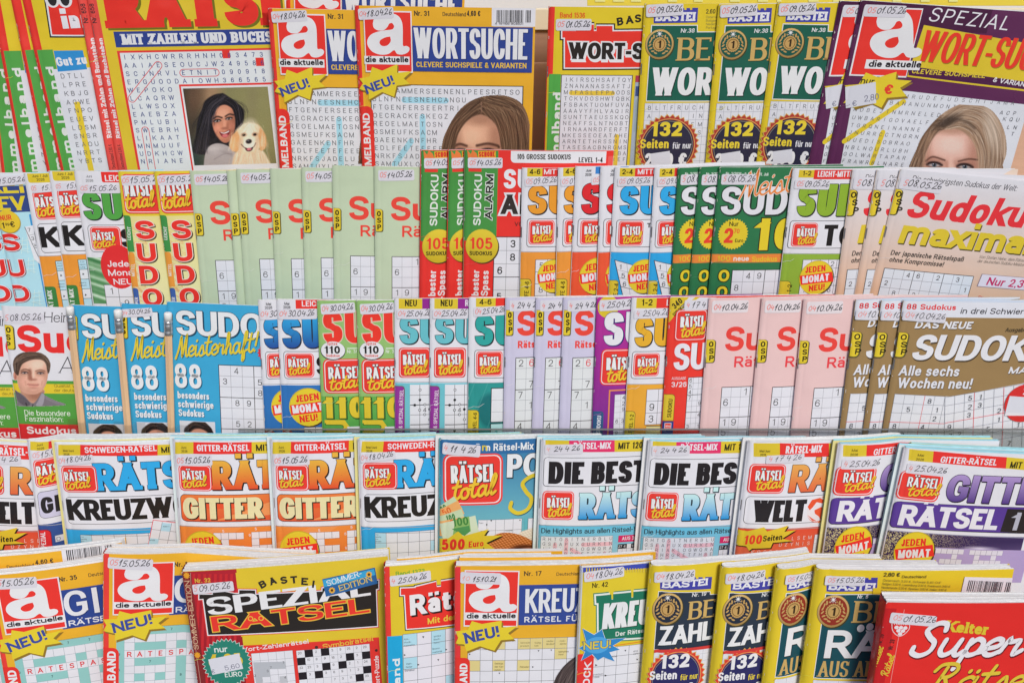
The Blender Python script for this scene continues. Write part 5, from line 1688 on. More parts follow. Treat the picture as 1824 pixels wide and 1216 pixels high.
def total_std(m, z, sud, top, lv, segs, logo, panel, sub, low, lowcol, tab=None, grid=None, button=None, stripcol='d9322c'):
    """white-headed sudoku booklets: strip, two-letter title, framed badge, coloured lower half"""
    m.base('d3d3d9'); m.Z(*z)
    lx, ly = low
    m.R(lx - 300, ly, 1200, 900, lowcol)
    m.PL([(lx - 40, ly), (lx + 900, ly)], 4, '8c8c94')
    if segs:
        m.part('level_strip')
        for (x, y, w, h, c, s, tx, tw, tc) in segs:
            m.R(x, y, w, h, c)
            if s:
                m.T(s, tx, y + h * .78, h * .62, tc, w=tw, b=.2)
    x, y, h, w, c = sud[:5]
    st_head(m, c, None, x, y, w, h, 0, 0, grad=sud[5] if len(sud) > 5 else None)
    m.part('title_panel'); m.box(*panel, 'd4d4da', 4, '3a3a40', r=24)
    if sub:
        m.part('subtitle'); m.T(sub[0], sub[1], sub[2], sub[3], '242122', w=sub[4], b=.28, ct=.7)
    m.RT(*logo)
    if grid:
        grid(m)
    if tab:
        tx, ty, tw, th, tc, txt, lx_, ly_, lh, lw_, col = tab
        m.part('side_tab', 20); m.R(tx, ty, tw, th, '6a6430', r=(0, tw * .3, 0, 0)); m.R(tx, ty + 4, tw - 4, th, tc, r=(0, tw * .28, 0, 0))
        m.T(txt, lx_, ly_, lh, col, w=lw_, b=.17, rot=88)
    if button:
        m.JEDEN(*button)
@design
def total_orange(m):
    def g(m):
        m.part('puzzle_grid'); m.GRID(868, 820, 90, 90, 5, 5, lw=3, lc='3a3a40'); m.DIG(868, 820, 90, 90, {(0, 0): '5', (0, 2): '8'}, 44)
    total_std(m, (740, 260, 4.054), (812, 490, 196, 960, 'e2922e'), None, None,
              [(808, 160, 110, 58, 'd3bf2c', '4-6', 824, 78, '33301c'), (918, 160, 400, 58, 'd2342e', 'MITTEL', 928, 180, 'd8d4d8')],
              (820, 536, 190, 176), (806, 524, 480, 206), None, (760, 760), 'e08e38',
              (756, 956, 86, 300, 'd0c02e', 'STUFE 4-6', 812, 1150, 34, 180, '3c3818'), g, (996, 938, 124))
    m.DATE(790, 232, 240, 58, '05', '09.05.26', rot=2, th=.66)
@design
def total_red(m):
    total_std(m, (740, 260, 4.054), (1196, 490, 214, 1000, 'cf2a30'), None, None, [(1302, 150, 60, 50, '3a7ec4', '', 0, 0, '')],
              (1194, 536, 196, 176), (1174, 524, 480, 206), None, (1130, 760), 'dd5434', None, None, (1312, 938, 138))
    m.part('date_strip'); m.T('Juni', 1232, 186, 18, '4a4a50', w=38, b=.15); m.T('2026', 1226, 216, 18, '4a4a50', w=46, b=.15)
    m.DATE(1270, 222, 240, 58, '05', '06.05.26', rot=3, th=.6)
@design
def total_blue(m):
    def g(m):
        m.part('puzzle_grid')
        m.PG([(144, 806), (420, 880), (420, 1200), (236, 1200), (190, 1010)], '33343a'); m.PG([(150, 812), (420, 884), (420, 1200), (240, 1200), (194, 1008)], 'd2d4da')
        m.PL([(160, 880), (300, 912)], 2, '60606a'); m.PL([(174, 940), (320, 972)], 2, '60606a'); m.PL([(190, 1006), (330, 1040)], 4, '303038'); m.PL([(236, 830), (262, 1080)], 2, '60606a')
        m.T('1', 180, 878, 36, '2a2828', b=.13); m.T('5', 196, 944, 38, '2a2828', b=.13); m.T('6', 206, 1006, 36, '2a2828', b=.13)
    total_std(m, (1060, 270, 4.193), (182, 468, 206, 960, '2f9fd8'), None, None,
              [(186, 124, 114, 60, 'd3bf2c', '2-4', 202, 80, '33301c'), (300, 124, 400, 60, 'd2342e', 'MITTEL', 318, 170, 'd8d4d8')],
              (178, 518, 192, 186), (160, 508, 480, 208), ('TOTAL', 386, 568, 34, 200), (118, 748), '2c9cd6',
              (96, 956, 84, 300, 'd0c02e', 'STUFE 2-4', 158, 1170, 34, 196, '3c3818'), g, (366, 930, 132))
    m.DATE(168, 196, 256, 60, '05', '09.05.26', rot=1, th=.66)
@design
def hundred_green(m):
    m.base('2e7048'); m.Z(1060, 270, 4.193)
    m.part('issue_lettering'); m.T('Nr. 3/2026 • 9. Mai bis 11. Juli', 976, 176, 22, 'cfd8d0', w=322, b=.16, rot=-1)
    m.part('title'); m.T('SUDOKU', 934, 472, 206, 'd4d4da', w=1060, b=.24, ct=.74, sp=.1, ol=((8, '24342c'),), shadow=(8, 8, '24342c', 6))
    m.T('100', 1178, 738, 240, 'd8c828', w=560, b=.28, ct=.7, ol=((8, '2a2c22'),))
    m.part('script_title', 24); m.SCR('Meist', 1086, 340, 168, 'e08040', 13, w=400, rot=6, sh=.15, ol=((4, 'd9d2c8'),))
    m.part('strip'); m.R(868, 764, 800, 64, 'e0803a'); m.T('100', 908, 816, 40, 'd8c028', w=104, b=.18); m.T('neue', 1032, 816, 38, 'd8d4d0', w=120, b=.2); m.T('Sudokus von', 1170, 822, 40, 'd8c028', w=300, b=.18)
    m.part('vertical_title'); 
    for i, (x, y) in enumerate(((918, 970), (904, 1092))):
        m.T('O', x, y, 92, 'd8c828', w=84, b=.24, ct=.9, ol=((7, '23301f'),))
    m.part('puzzle_grid'); m.GRID(1026, 884, 86, 92, 6, 6, thick=3, lw=2, tlw=5, lc='6a6a72'); m.DIG(1026, 884, 86, 92, {(1, 0): '4', (2, 0): '9', (0, 1): '8'}, 46)
    bd = m.part('badge', 26); m.ST(1030, 616, 32, 118, 106, 'd6c42a'); m.part('lettering', bd['n'] + 1, parent=bd)
    m.T('Nur', 1000, 556, 34, '302e1c', w=72, b=.17); m.T('2', 958, 682, 112, 'd8402e', w=70, b=.24); m.T('70', 1034, 610, 34, 'd8402e', w=44, b=.16); m.T('Euro', 1044, 676, 26, '302e1c', w=64, b=.17)
    m.DATE(946, 168, 262, 76, '5', '08.05.26', rot=0, tx=.16, tw=.8, th=.58)
@design
def total_lime(m):
    def g(m):
        m.part('puzzle_grid'); m.GRID(208, 790, 66, 66, 5, 6, lw=3, lc='4a4a50'); m.DIG(208, 790, 66, 66, {(3, 0): '2', (2, 3): '3', (3, 3): '6', (0, 3): '1'}, 38)
    total_std(m, (1380, 270, 4.108), (156, 470, 228, 930, '86a832'), None, None,
              [(180, 134, 116, 54, 'd3bf2c', '1-2', 202, 64, '33301c'), (292, 134, 400, 66, 'd2342e', 'LEICHT-MITTEL', 312, 282, 'd8d4d8')],
              (136, 520, 190, 176), (114, 504, 700, 206), ('TOTAL', 346, 690, 156, 620), (64, 742), '86a83a',
              (34, 942, 88, 300, 'd0c02e', 'STUFE 1-2', 94, 1170, 34, 210, '3c3818'), g, (302, 920, 130))
    m.DATE(148, 206, 262, 64, '05', '09.05.26', rot=-1, th=.64)
@design
def maxima(m):
    m.base('d8c4b4'); m.Z(1380, 270, 4.108)
    m.R(560, 100, 1600, 1040, 'd0ccd0', grad=('cfcfd6', 'd0a680'))
    m.part('headline'); m.T('Die schwierigsten Sudokus der Welt:', 1034, 218, 42, '45454c', w=792, b=.12, sh=.2, rot=0)
    m.part('title'); m.T('Sudoku', 975, 480, 205, 'd6333a', w=900, b=.235, sh=.22, sp=.08); m.T('maximal', 920, 668, 188, 'd2c02e', w=1010, b=.25, sh=.12, sp=.07, shadow=(9, 10, '4a4428'))
    m.part('subtitle'); m.T('Der japanische Rätselspaß', 868, 756, 38, '33302e', w=562, b=.18, sh=.1); m.T('ohne Kompromisse!', 856, 806, 38, '33302e', w=418, b=.18, sh=.1)
    m.T('Von Stefan Heine, dem Rätsel', 1514, 764, 24, '6a6058', w=360, b=.1, sh=.2); m.T('der deutschen Sudoku-Meister', 1502, 794, 24, '6a6058', w=370, b=.1, sh=.2)
    m.part('puzzle_grid'); m.GRID(824, 852, 77, 74, 9, 5, thick=3, lw=2.2, tlw=4.5, lc='6a6a72', tc='303034', fill='ccd3de'); m.DIG(824, 852, 77, 74, {(2, 0): '4', (3, 0): '6', (5, 0): '2', (7, 0): '3', (0, 1): '2', (8, 1): '1', (1, 2): '8', (3, 2): '3', (6, 2): '5'}, 36, b=.13)
    m.part('price_panel'); m.box(1534, 876, 500, 100, 'd0ccd8', 4, '8a7a84', sh=.12); m.T('Nur 2,30 €', 1560, 956, 62, 'b83060', w=420, b=.2, sh=.2)
    m.part('footer'); m.T('Die', 1496, 1066, 34, 'c84a3c', w=60, b=.14, sh=.1); m.T('ultimative', 1562, 1066, 34, 'd0c4bc', w=170, b=.14, sh=.1)
    m.OSP(896, 272, 78, 188, rot=-2)
    m.DATE(962, 186, 318, 86, '5', '08.05.26', rot=-2, tx=.14, tw=.8, th=.52)

# ---------- third row
@design
def portrait_mag(m):
    m.base('d2d2d8'); m.Z(0, 520, 4.344)
    m.R(60, 676, 900, 420, '4f9440'); m.R(60, 700, 900, 76, 'd4c22c', rot=0); m.R(100, 1014, 900, 300, 'c22a30')
    m.part('headline'); m.T('Heine', 340, 232, 74, '34323a', w=250, b=.09, sh=.18, serif=(.08, .03)); m.T('A', 458, 625, 126, '3c3a42', w=110, b=.06, sh=.2, serif=(.08, .03))
    m.part('title'); m.T('Sudoku', 142, 466, 212, 'd9302f', w=1060, b=.25, sh=.06, sp=.09)
    m.part('subtitle'); m.T('Qualität von', 420, 736, 24, '6a602c', w=200, b=.12); m.T('der deutschen', 420, 770, 24, '6a602c', w=230, b=.12)
    m.T('Die besondere', 192, 952, 44, 'd0dacc', w=360, b=.13); m.T('Faszination:', 198, 998, 44, 'd0dacc', w=300, b=.13); m.T('Sudokus', 212, 1094, 60, 'd8d0d4', w=390, b=.24)
    m.part('picture'); m.PIC(36, 452, 480, 436, pic_man, step=.75, crop=True)
    m.OSP(34, 250, 70, 186, rot=-3)
    m.DATE(30, 168, 306, 72, '5', '08.05.26', rot=2, tx=.16, tw=.8, th=.62)
@design
def eighty_eight(m):
    m.base('3a9cc6'); m.Z(290, 520, 4.342)
    m.part('title'); m.T('SUDOKU', 108, 330, 186, 'd6d8de', w=1010, b=.25, ct=.72, sp=.06, ol=((4, '2a3c4c'),), shadow=(8, 8, '1e4a64', 4))
    m.part('script_title', 20); m.SCR('Meisterhaft!', 106, 500, 150, 'd6c630', 15, w=640, rot=6, sh=.2, shadow=(6, 6, '1f5a74'))
    m.part('number'); m.T('88', 98, 738, 190, 'd6d8de', w=208, b=.17, ct=1.0, shadow=(8, 8, '1e5674'))
    m.part('subtitle'); m.T('besonders', 116, 820, 56, 'd6d8de', w=250, b=.2, shadow=(4, 4, '1e5674')); m.T('schwierige', 120, 888, 56, 'd6d8de', w=282, b=.2, shadow=(4, 4, '1e5674')); m.T('Sudokus', 124, 956, 56, 'd6d8de', w=204, b=.2, shadow=(4, 4, '1e5674'))
    m.part('puzzle_grid'); m.GRID(432, 562, 91, 84, 9, 7, thick=3, lw=2, tlw=5, lc='6a6a72'); m.DIG(432, 562, 91, 84, {(1, 0): '4', (0, 1): '3', (3, 1): '5', (3, 2): '8', (1, 3): '8', (2, 3): '9', (1, 5): '5', (2, 5): '2', (3, 6): '4'}, 46)
    m.part('flash'); m.ST(800, 470, 16, 70, 56, 'cf3340')
    m.part('picture'); m.R(130, 990, 284, 160, 'cfd0d5'); m.PIC(134, 994, 276, 120, pic_crown, crop=True)
    m.OSP(24, 150, 50, 186, rot=-2)
    if m.kw.get('dated', True):
        m.DATE(16, 118, 250, 62, '04', '30.04.26', rot=5)
@design
def total_deep_blue(m):
    total_std(m, (290, 520, 4.342), (930, 430, 232, 980, '2a6ab0', ('2f9ad2', '254a92')), None, None, [(1026, 60, 400, 66, 'd9362e', 'LEICHT', 1076, 180, 'd8d4d8')],
              (944, 472, 224, 186), (932, 456, 600, 214), ('SCH', 1190, 638, 140, 320), (914, 706), '2f6cae',
              (928, 1062, 84, 200, 'cf3034', 'RÄ', 988, 1120, 40, 60, 'd8d0d4'), None, (1126, 888, 152))
    m.part('date_strip'); m.T('Mai', 942, 98, 20, '4a4a50', w=38, b=.15); m.T('2026', 934, 126, 20, '4a4a50', w=54, b=.15)
    m.part('puzzle_grid'); m.GRID(1094, 1044, 90, 70, 3, 3, lw=4, lc='303034'); m.DIG(1094, 1044, 90, 70, {(0, 0): '5'}, 40)
    m.DATE(888, 130, 300, 76, '04', '30.04.26', rot=1, th=.54)
@design
def hundred_ten(m):
    m.base('86b066'); m.Z(560, 520, 4.342)
    m.R(0, 60, 900, 740, '8ab26a'); m.R(0, 796, 900, 500, '4c9a48', grad=('63a64c', '318a46'))
    m.part('title'); m.T('SUDOKU', 372, 396, 240, 'dc382c', w=1060, b=.28, ct=.66, sp=.12, ol=((7, 'd3b9a8'),))
    m.R(552, 432, 300, 7, 'd4dad0'); m.T('Nr. 3/26', 552, 472, 26, 'd0d6cc', w=110, b=.16)
    m.part('number'); m.T('110', 364, 974, 168, 'd4c02e', w=330, b=.3, ct=.8, ol=((6, '4a6a2a'),), shadow=(8, 8, '2a5a30', 6))
    m.T('JU', 550, 1180, 170, 'd4c02e', w=200, b=.2, rot=90, ol=((6, '3a6a2e'),)); m.PL([(372, 1000), (520, 1000), (548, 1040), (500, 1080), (372, 1086)], 26, 'd4c02e', curve=False)
    m.R(546, 1040, 120, 60, 'd0d2da')
    m.RT(362, 516, 350, 268)
    bd = m.part('oval', 26); m.EL(443, 454, 98, 72, '3a3a36'); m.EL(443, 450, 94, 68, 'd6d6da')
    m.part('lettering', bd['n'] + 1, parent=bd); m.T('110', 378, 474, 58, '2a2826', w=122, b=.26); m.T('Spitze', 398, 408, 22, 'c84a40', w=80, b=.2); m.T('Sudokus', 388, 500, 22, 'c84a40', w=108, b=.2)
    m.DATE(350, 92, 262, 78, '04', '30.04.26', rot=3, th=.54)
@design
def teal_new(m):
    def g(m):
        m.part('puzzle_grid'); m.R(1010, 714, 400, 500, 'd2d3d9')
        for i in range(6):
            m.PL([(1010, 796 + i * 76), (1400, 790 + i * 76)], 6 if i in (1, 3) else 3, '2e2e34')
        for i in range(4):
            m.PL([(1086 + i * 76, 714), (1082 + i * 76, 1200)], 3, '3c3c42')
        for k, (x, y, f) in enumerate(((1088, 754, 0), (1086, 832, 1), (1046, 872, 1), (1124, 868, 0), (1084, 910, 0), (1160, 904, 1), (1122, 944, 0), (1160, 982, 0), (1160, 1060, 1), (1084, 1068, 1), (1044, 1108, 0))):
            m.EL(x, y, 11, 11, '2a2a2e', n=12)
            if not f:
                m.EL(x, y, 7, 7, 'd2d3d9', n=12)
        m.T('4', 1110, 924, 34, '4a4a50', b=.12)
    total_std(m, (560, 520, 4.342), (934, 398, 208, 1000, '62b2bc'), None, None,
              [(928, 50, 184, 76, 'd3c02c', 'NEU', 976, 92, '33301c'), (1110, 50, 300, 76, '8a2a86', 'RÄTSEL', 1166, 170, 'd4ccd8')],
              (926, 428, 250, 232), (926, 430, 250, 230), None, (892, 690), '6ab6c2',
              (893, 720, 80, 500, '8c3390', 'NEU & SPEZIAL RÄTSEL', 946, 1124, 30, 385, 'd8ccd8'), g, None)
    m.DATE(914, 130, 276, 72, '04', '25.04.26', rot=0, th=.58)
@design
def teal_level(m):
    def g(m):
        m.part('picture'); m.PIC(1192, 700, 290, 520, pic_hexes)
        m.part('puzzle_grid'); m.box(1366, 740, 300, 276, 'd2d4d9', 6, '23282c'); m.PL([(1370, 834), (1600, 834)], 2, '8a8a90'); m.PL([(1370, 926), (1600, 926)], 2, '8a8a90')
        m.box(1360, 1014, 300, 276, 'a6cfd0', 6, '23282c'); m.T('1', 1390, 1120, 60, '3a9a98', b=.2)
    total_std(m, (560, 520, 4.342), (1242, 410, 226, 1000, '2f9a94'), None, None,
              [(1250, 46, 152, 66, 'd3c02c', '4-6', 1276, 94, '33301c'), (1402, 46, 300, 66, 'd9342c', '', 0, 0, '')],
              (1252, 458, 208, 192), (1238, 446, 520, 220), None, (1190, 696), '2f9690',
              (1188, 906, 90, 400, 'd0be2e', 'LEVEL 4-6', 1250, 1094, 30, 170, '3c3818'), g, None)
    m.DATE(1230, 118, 256, 70, '04', '25.04.26', rot=3, th=.6)
@design
def osp_lilac(m):
    m.base('c0bcd2'); m.Z(890, 520, 4.342)
    m.part('title'); m.T('Sudoku', 578, 340, 192, 'e04438', w=850, b=.24, ct=.84, sp=.08); m.T('Rätsel', 582, 434, 56, 'dc4a44', w=190, b=.24)
    m.part('puzzle_grid'); m.GRID(566, 508, 84, 83, 9, 8, thick=3, lw=2, tlw=5, lc='80828a', fill='d0d3d4'); m.DIG(566, 508, 84, 83, {(0, 0): '2', (1, 2): '7', (0, 3): '7', (1, 4): '1', (0, 6): '4'}, 52, b=.1); m.DIG(566, 508, 84, 83, {(1, 0): '6'}, 54, col='d8404a', b=.12)
    m.OSP(498, 138, 56, 190)
    m.DATE(526, 62, 246, 84, '4', '24 4 26', rot=1, rx=.05, tx=.24, th=.46)
@design
def total_purple(m):
    m.base('8e2c86'); m.Z(890, 520, 4.342)
    m.R(700, 38, 600, 1300, '8a2c84', grad=('b02f8c', '5c2c86'))
    m.part('button', 16); m.EL(840, 116, 82, 82, 'd4c02c')
    m.part('title'); m.T('SUDOKU', 802, 414, 250, 'd6d6de', w=1080, b=.28, ct=.66, sp=.1, ol=((4, '2e2a6c'),), shadow=(6, 6, '3a2a6c', 4))
    m.part('puzzle_grid'); m.R(846, 756, 300, 500, 'e08a4a'); m.R(856, 766, 300, 500, '7a2c86'); m.GRID(892, 794, 48, 47, 9, 8, lw=2, lc='9a9aa2'); m.DIG(892, 794, 48, 47, {(1, 0): '4', (1, 1): '2', (1, 2): '9', (0, 4): '6', (1, 4): '3', (0, 6): '9'}, 30, b=.13)
    m.RT(788, 440, 300, 280, rot=-1)
    m.part('side_tab', 20); m.R(716, 918, 92, 400, '30567c', r=(0, 24, 0, 0)); m.T('SUDOKU', 776, 1090, 32, 'd2d6de', w=142, b=.2, rot=88)
    m.DATE(772, 62, 270, 82, '4', '25.04.26', rot=2, rx=.04, tx=.2, tw=.8, th=.5)
@design
def total_yellow(m):
    def g(m):
        m.part('puzzle_grid'); m.GRID(1140, 752, 96, 94, 4, 3, lw=3, lc='55555c'); m.DIG(1140, 752, 96, 94, {(0, 1): '9', (0, 2): '3'}, 56); m.R(1134, 1034, 300, 120, 'd2c88a'); m.PL([(1134, 1034), (1400, 1034)], 6, '2a2a2e'); m.T('1', 1200, 1150, 60, 'c8663a', b=.2)
    total_std(m, (890, 520, 4.342), (1042, 420, 220, 960, 'd8a42e'), None, None,
              [(1060, 46, 158, 76, 'd3c02c', '1-2', 1096, 86, '33301c'), (1216, 46, 300, 76, 'd9382e', 'L', 1290, 30, 'd8d4d8')],
              (1040, 474, 208, 178), (1026, 458, 520, 212), ('TOTAL', 1264, 642, 156, 500), (984, 708), 'dc9e34',
              (970, 916, 84, 400, 'd0be2e', 'LEVEL 1-2', 1022, 1106, 32, 168, '3c3818'), g, None)
    m.DATE(1040, 140, 268, 64, '4', '25.04.26', rot=1, rx=.06, tx=.24, tw=.78, th=.64)
@design
def red_340(m):
    m.base('db3a30'); m.Z(1180, 520, 4.342)
    m.PG([(60, 38), (205, 40), (50, 235), (40, 232)], 'd2be2c'); m.PG([(205, 40), (420, 42), (410, 140), (125, 140)], 'cfcfd6'); m.PG([(255, 40), (290, 40), (140, 140), (125, 135)], 'd2be2c')
    m.part('corner_lettering'); m.T('340', 96, 134, 46, '3a3620', w=82, b=.2, rot=42); m.T('SUDOKUS', 92, 190, 28, '3a3620', w=120, b=.19, rot=42)
    m.part('title'); m.T('SUDOKU', 82, 604, 206, 'd6d4dc', w=860, b=.22, ct=.8, sp=.06, shadow=(6, 8, '8a2a26'))
    m.T('AUSGABE', 70, 678, 22, 'd8ccd0', w=116, b=.13); m.T('3/26', 68, 734, 40, 'd8ccd0', w=122, b=.2)
    m.part('puzzle_grid'); m.GRID(200, 660, 43, 46, 9, 9, thick=3, lw=2, tlw=4, lc='80828a'); m.DIG(200, 660, 43, 46, {(0, 0): '6', (0, 1): '5', (0, 2): '4', (0, 3): '7', (2, 4): '9', (2, 6): '4', (0, 8): '3', (2, 8): '1'}, 30, b=.12)
    m.part('side_tab', 20); m.R(6, 786, 96, 214, '6a5a20', r=(0, 26, 0, 0)); m.R(6, 790, 92, 206, 'd0bc2e', r=(0, 24, 0, 0)); m.T('SUDOKU', 66, 968, 34, '3a3518', w=146, b=.18, rot=88)
    m.R(0, 996, 90, 140, '2f3f80'); m.R(16, 1010, 56, 46, 'd4d4da'); m.R(20, 1014, 48, 38, 'd8402e'); m.T('RÄTSEL', 24, 1042, 14, 'd4d4da', w=40, b=.2)
    m.RT(104, 136, 256, 236, base=14)
    m.DATE(172, 62, 262, 76, '4', '17 4 26', rot=0, rx=.05, tx=.22, th=.52)
@design
def osp_pink(m):
    m.base('dcb9b7'); m.Z(1180, 520, 4.342)
    m.part('title'); m.T('Sudoku', 480, 458, 186, 'de433c', w=880, b=.22, ct=.86, sp=.1); m.T('Rätsel', 552, 582, 84, 'dc444a', w=360, b=.2)
    m.part('puzzle_grid'); m.GRID(460, 736, 78, 80, 9, 9, thick=3, lw=2, tlw=5, lc='86868e', fill='d4d4dc'); m.DIG(460, 736, 78, 80, {(2, 0): '1', (0, 1): '6', (0, 3): '1', (1, 3): '9', (0, 4): '5'}, 54, b=.1)
    m.OSP(342, 366, 70, 176, rot=0)
    m.DATE(386, 66, 286, 92, '04', '10.04.26', rot=0, th=.44, by=.82, col='d6cccf')
@design
def gold_88(m):
    m.base('937850'); m.Z(1480, 520, 4.343)
    m.R(500, 44, 1500, 26, '5aa4d6'); m.R(520, 64, 1500, 120, 'd0d2da')
    m.part('headline'); m.T('88 Sudokus', 584, 134, 42, 'd23a3c', w=384, b=.24); m.T('in drei Schwierigkeitsgraden', 1000, 168, 44, '37363c', w=960, b=.18, sh=.12)
    m.part('title'); m.T('DAS NEUE', 646, 280, 56, 'd6d6dc', w=446, b=.27, sh=.22, shadow=(4, 6, '46382a')); m.T('SUDOKU', 612, 524, 196, 'd6d6dc', w=1090, b=.26, ct=.72, sh=.2, sp=.06, shadow=(8, 12, '46382a'))
    m.T('MAGAZIN', 1370, 630, 52, 'd6d6dc', w=440, b=.25, sh=.22, shadow=(4, 6, '46382a')); m.T('Ausgabe 26', 1346, 308, 32, '3a3228', w=230, b=.18, sh=.15)
    m.part('subtitle'); m.T('Alle sechs', 520, 644, 80, 'd2d2d8', w=480, b=.2, sh=.08, shadow=(4, 5, '4a3c2c')); m.T('Wochen neu!', 508, 740, 82, 'd2d2d8', w=596, b=.2, sh=.08, shadow=(4, 5, '4a3c2c'))
    m.part('puzzle_grid')
    m.PG([(494, 786), (880, 806), (930, 806), (1560, 690), (1900, 660), (1900, 1300), (400, 1300)], 'd3d4da')
    for i in range(6):
        x = 494 + i * 78
        m.PL([(x, 790 + i * 3), (x - 90 - i * 4, 1300)], 4 if i == 3 else 2.5, 'd2404a' if i == 3 else '7a7c86')
    for i in range(5):
        y = 786 + i * 72
        m.PL([(494 - i * 15, y), (882, 806 + (i * 70))], 4 if i == 3 else 2.5, 'd2404a' if i == 3 else '7a7c86')
    for i in range(1, 10):
        x = 882 + i * 76
        m.PL([(x, 812 - i * 13), (x - 20, 1300)], 4 if i in (3, 6, 9) else 2.5, 'd2404a' if i in (3, 6, 9) else '7a7c86')
    m.PL([(882, 806), (872, 1300)], 3, '7a7c86')
    for i in range(7):
        y = 812 + i * 66
        m.PL([(882, y), (1560, y - 118)], 4 if i == 3 else 2.5, 'd2404a' if i == 3 else '7a7c86')
    for s, x, y in (('8', 746, 860), ('5', 582, 924), ('1', 806, 928), ('2', 784, 994), ('8', 474, 1052), ('4', 692, 1058), ('3', 534, 1120), ('9', 752, 1126), ('5', 1060, 836), ('1', 1144, 826), ('2', 1058, 902), ('3', 1134, 890), ('3', 1050, 966), ('2', 1284, 932), ('1', 1284, 1000), ('9', 898, 1058), ('5', 1198, 1074), ('7', 904, 1126), ('2', 974, 1112), ('6', 1130, 1154), ('7', 1360, 1184), ('1', 1434, 1040)):
        m.T(s, x, y, 38, '3a3a40', b=.12, serif=(.05, .05))
    bd = m.part('badge', 26); m.EL(1490, 856, 158, 152, 'c9302f'); m.part('lettering', bd['n'] + 1, parent=bd); m.T('2', 1480, 790, 60, 'd8d0d4', b=.2); m.R(1350, 910, 300, 44, 'd6d2d8')
    m.PRICE(1380, 800, 240, 130, rot=-4, txt='')
    m.OSP(512, 304, 92, 190, rot=-3)
    m.DATE(560, 140, 340, 72, '04', '10.04.26', rot=-3, th=.58)

# ---------- fourth row
def head_strip(m, x, y, h, y2, segs, slope=0):
    """date box, red headline and the start of a yellow box along the top of the cover"""
    m.part('headline_strip')
    for i, (x0, x1, col, txt, tx, tw, tc) in enumerate(segs):
        ya, yb = y + slope * (x0 - x), y + slope * (x1 - x)
        m.PG([(x0, ya), (x1, yb), (x1, yb + h), (x0, ya + h)], col)
        if txt:
            m.T(txt, tx, y + slope * (tx - x) + h * .77, h * .54, tc, w=tw, b=.21, rot=-math.degrees(math.atan(slope)) if False else 0)
def date_box(m, x, y, a, b):
    m.T(a, x, y, 20, '5a5224', b=.17, w=len(a) * 11.5); m.T(b, x + 4, y + 32, 20, '5a5224', b=.17, w=52)
@design
def swedish_blue(m):
    m.base('d3d3d9'); m.Z(0, 760, 4.865)
    m.R(540, 876, 1300, 700, '2f9cd2'); m.PL([(560, 876), (1700, 876)], 7, '93959d')
    head_strip(m, 505, 154, 92, 0, [(505, 700, 'd2bf2c', '', 0, 0, ''), (695, 1372, 'd9342f', 'SCHWEDEN-RÄTSEL', 736, 598, 'd8d4da'), (1366, 1800, 'd2bf2c', 'MIT 120', 1400, 230, '33301c')])
    date_box(m, 548, 214, 'Mai/Juni', '2026')
    m.part('title'); m.T('RÄTSEL', 834, 552, 236, '2f9fd8', w=1040, b=.27, ct=.72, sp=.08, serif=(.03, .16), ol=((4, '26323c'),), shadow=(9, 9, '26323c', 4))
    m.part('title_panel'); m.box(566, 604, 1500, 240, 'd4d4da', 4, '3a3a40', r=34)
    m.part('subtitle'); m.T('KREUZWORT', 598, 806, 186, '262322', w=1330, b=.27, ct=.74, sp=.03, sh=-.03)
    m.part('puzzle_grid'); m.GRID(696, 932, 98, 92, 8, 5, lw=3, lc='5a5c64'); m.CELLS(696, 932, 98, 92, [(0, 0), (0, 1), (5, 1)], 'a6cbe0', inset=2); m.PL([(696, 932), (1500, 932)], 3, '4a4a50')
    for i, s in enumerate(('nur', 'geistig', 'vor-', 'handen')):
        m.T(s, 706, 954 + i * 19, 11, '34404a', b=.13)
    m.part('second_grid')
    m.PG([(1326, 800), (1700, 850), (1640, 1330), (1240, 1240)], 'd2404a'); m.PG([(1331, 806), (1700, 856), (1640, 1330), (1247, 1240)], 'd2d3d9')
    for i in range(1, 5):
        m.PL([(1326 + i * 82, 810 + i * 10), (1240 + i * 82, 1230)], 3, '55575e'); m.PL([(1331 - i * 15, 806 + i * 78), (1700, 856 + i * 74)], 3, '55575e')
    for x, y in ((1408, 826), (1300, 958)):
        m.PG([(x, y), (x + 78, y + 10), (x + 64, y + 78), (x - 14, y + 70)], 'a6cbe0')
    m.T('ADRETT', 1412, 864, 12, '34404a', w=56, b=.13, rot=-6); m.T('ACKER', 1296, 982, 12, '34404a', w=48, b=.13, rot=-6)
    m.RT(528, 332, 300, 228, rot=0)
    m.DATE(496, 262, 312, 72, '04', '18.04.26', rot=6, th=.62)
@design
def grid_navy(m):
    m.base('d3d3d9'); m.Z(0, 760, 4.865)
    m.R(310, 838, 700, 700, '34508e'); m.PL([(320, 838), (700, 838)], 6, '93959d')
    head_strip(m, 262, 124, 76, 0, [(262, 424, 'd2bf2c', '', 0, 0, ''), (422, 900, 'd9342f', 'GITTER', 460, 220, 'd8d4da')])
    date_box(m, 318, 168, 'Juni', '2026')
    m.part('title_panel'); m.box(320, 562, 700, 236, 'bfbcd2', 4, '3a3a40', r=40)
    m.part('subtitle'); m.T('GITTER', 362, 752, 144, '2a272a', w=520, b=.27, ct=.72)
    m.part('puzzle_grid'); m.box(476, 940, 300, 60, 'cfd2dc', 3, '7a8090'); m.T('D  N', 494, 986, 34, '4a5468', w=90, b=.12)
    m.part('side_tab', 20); m.R(330, 884, 108, 400, '7a2026', r=(0, 36, 0, 0)); m.R(330, 888, 104, 400, 'cf2e34', r=(0, 36, 0, 0)); m.T('SPEZIAL', 404, 1068, 40, 'd8d0d6', w=166, b=.2, rot=88)
    m.RT(284, 284, 300, 240, rot=0)
    m.DATE(270, 222, 300, 68, '05', '15.05.26', rot=6, th=.66, tx=.28)
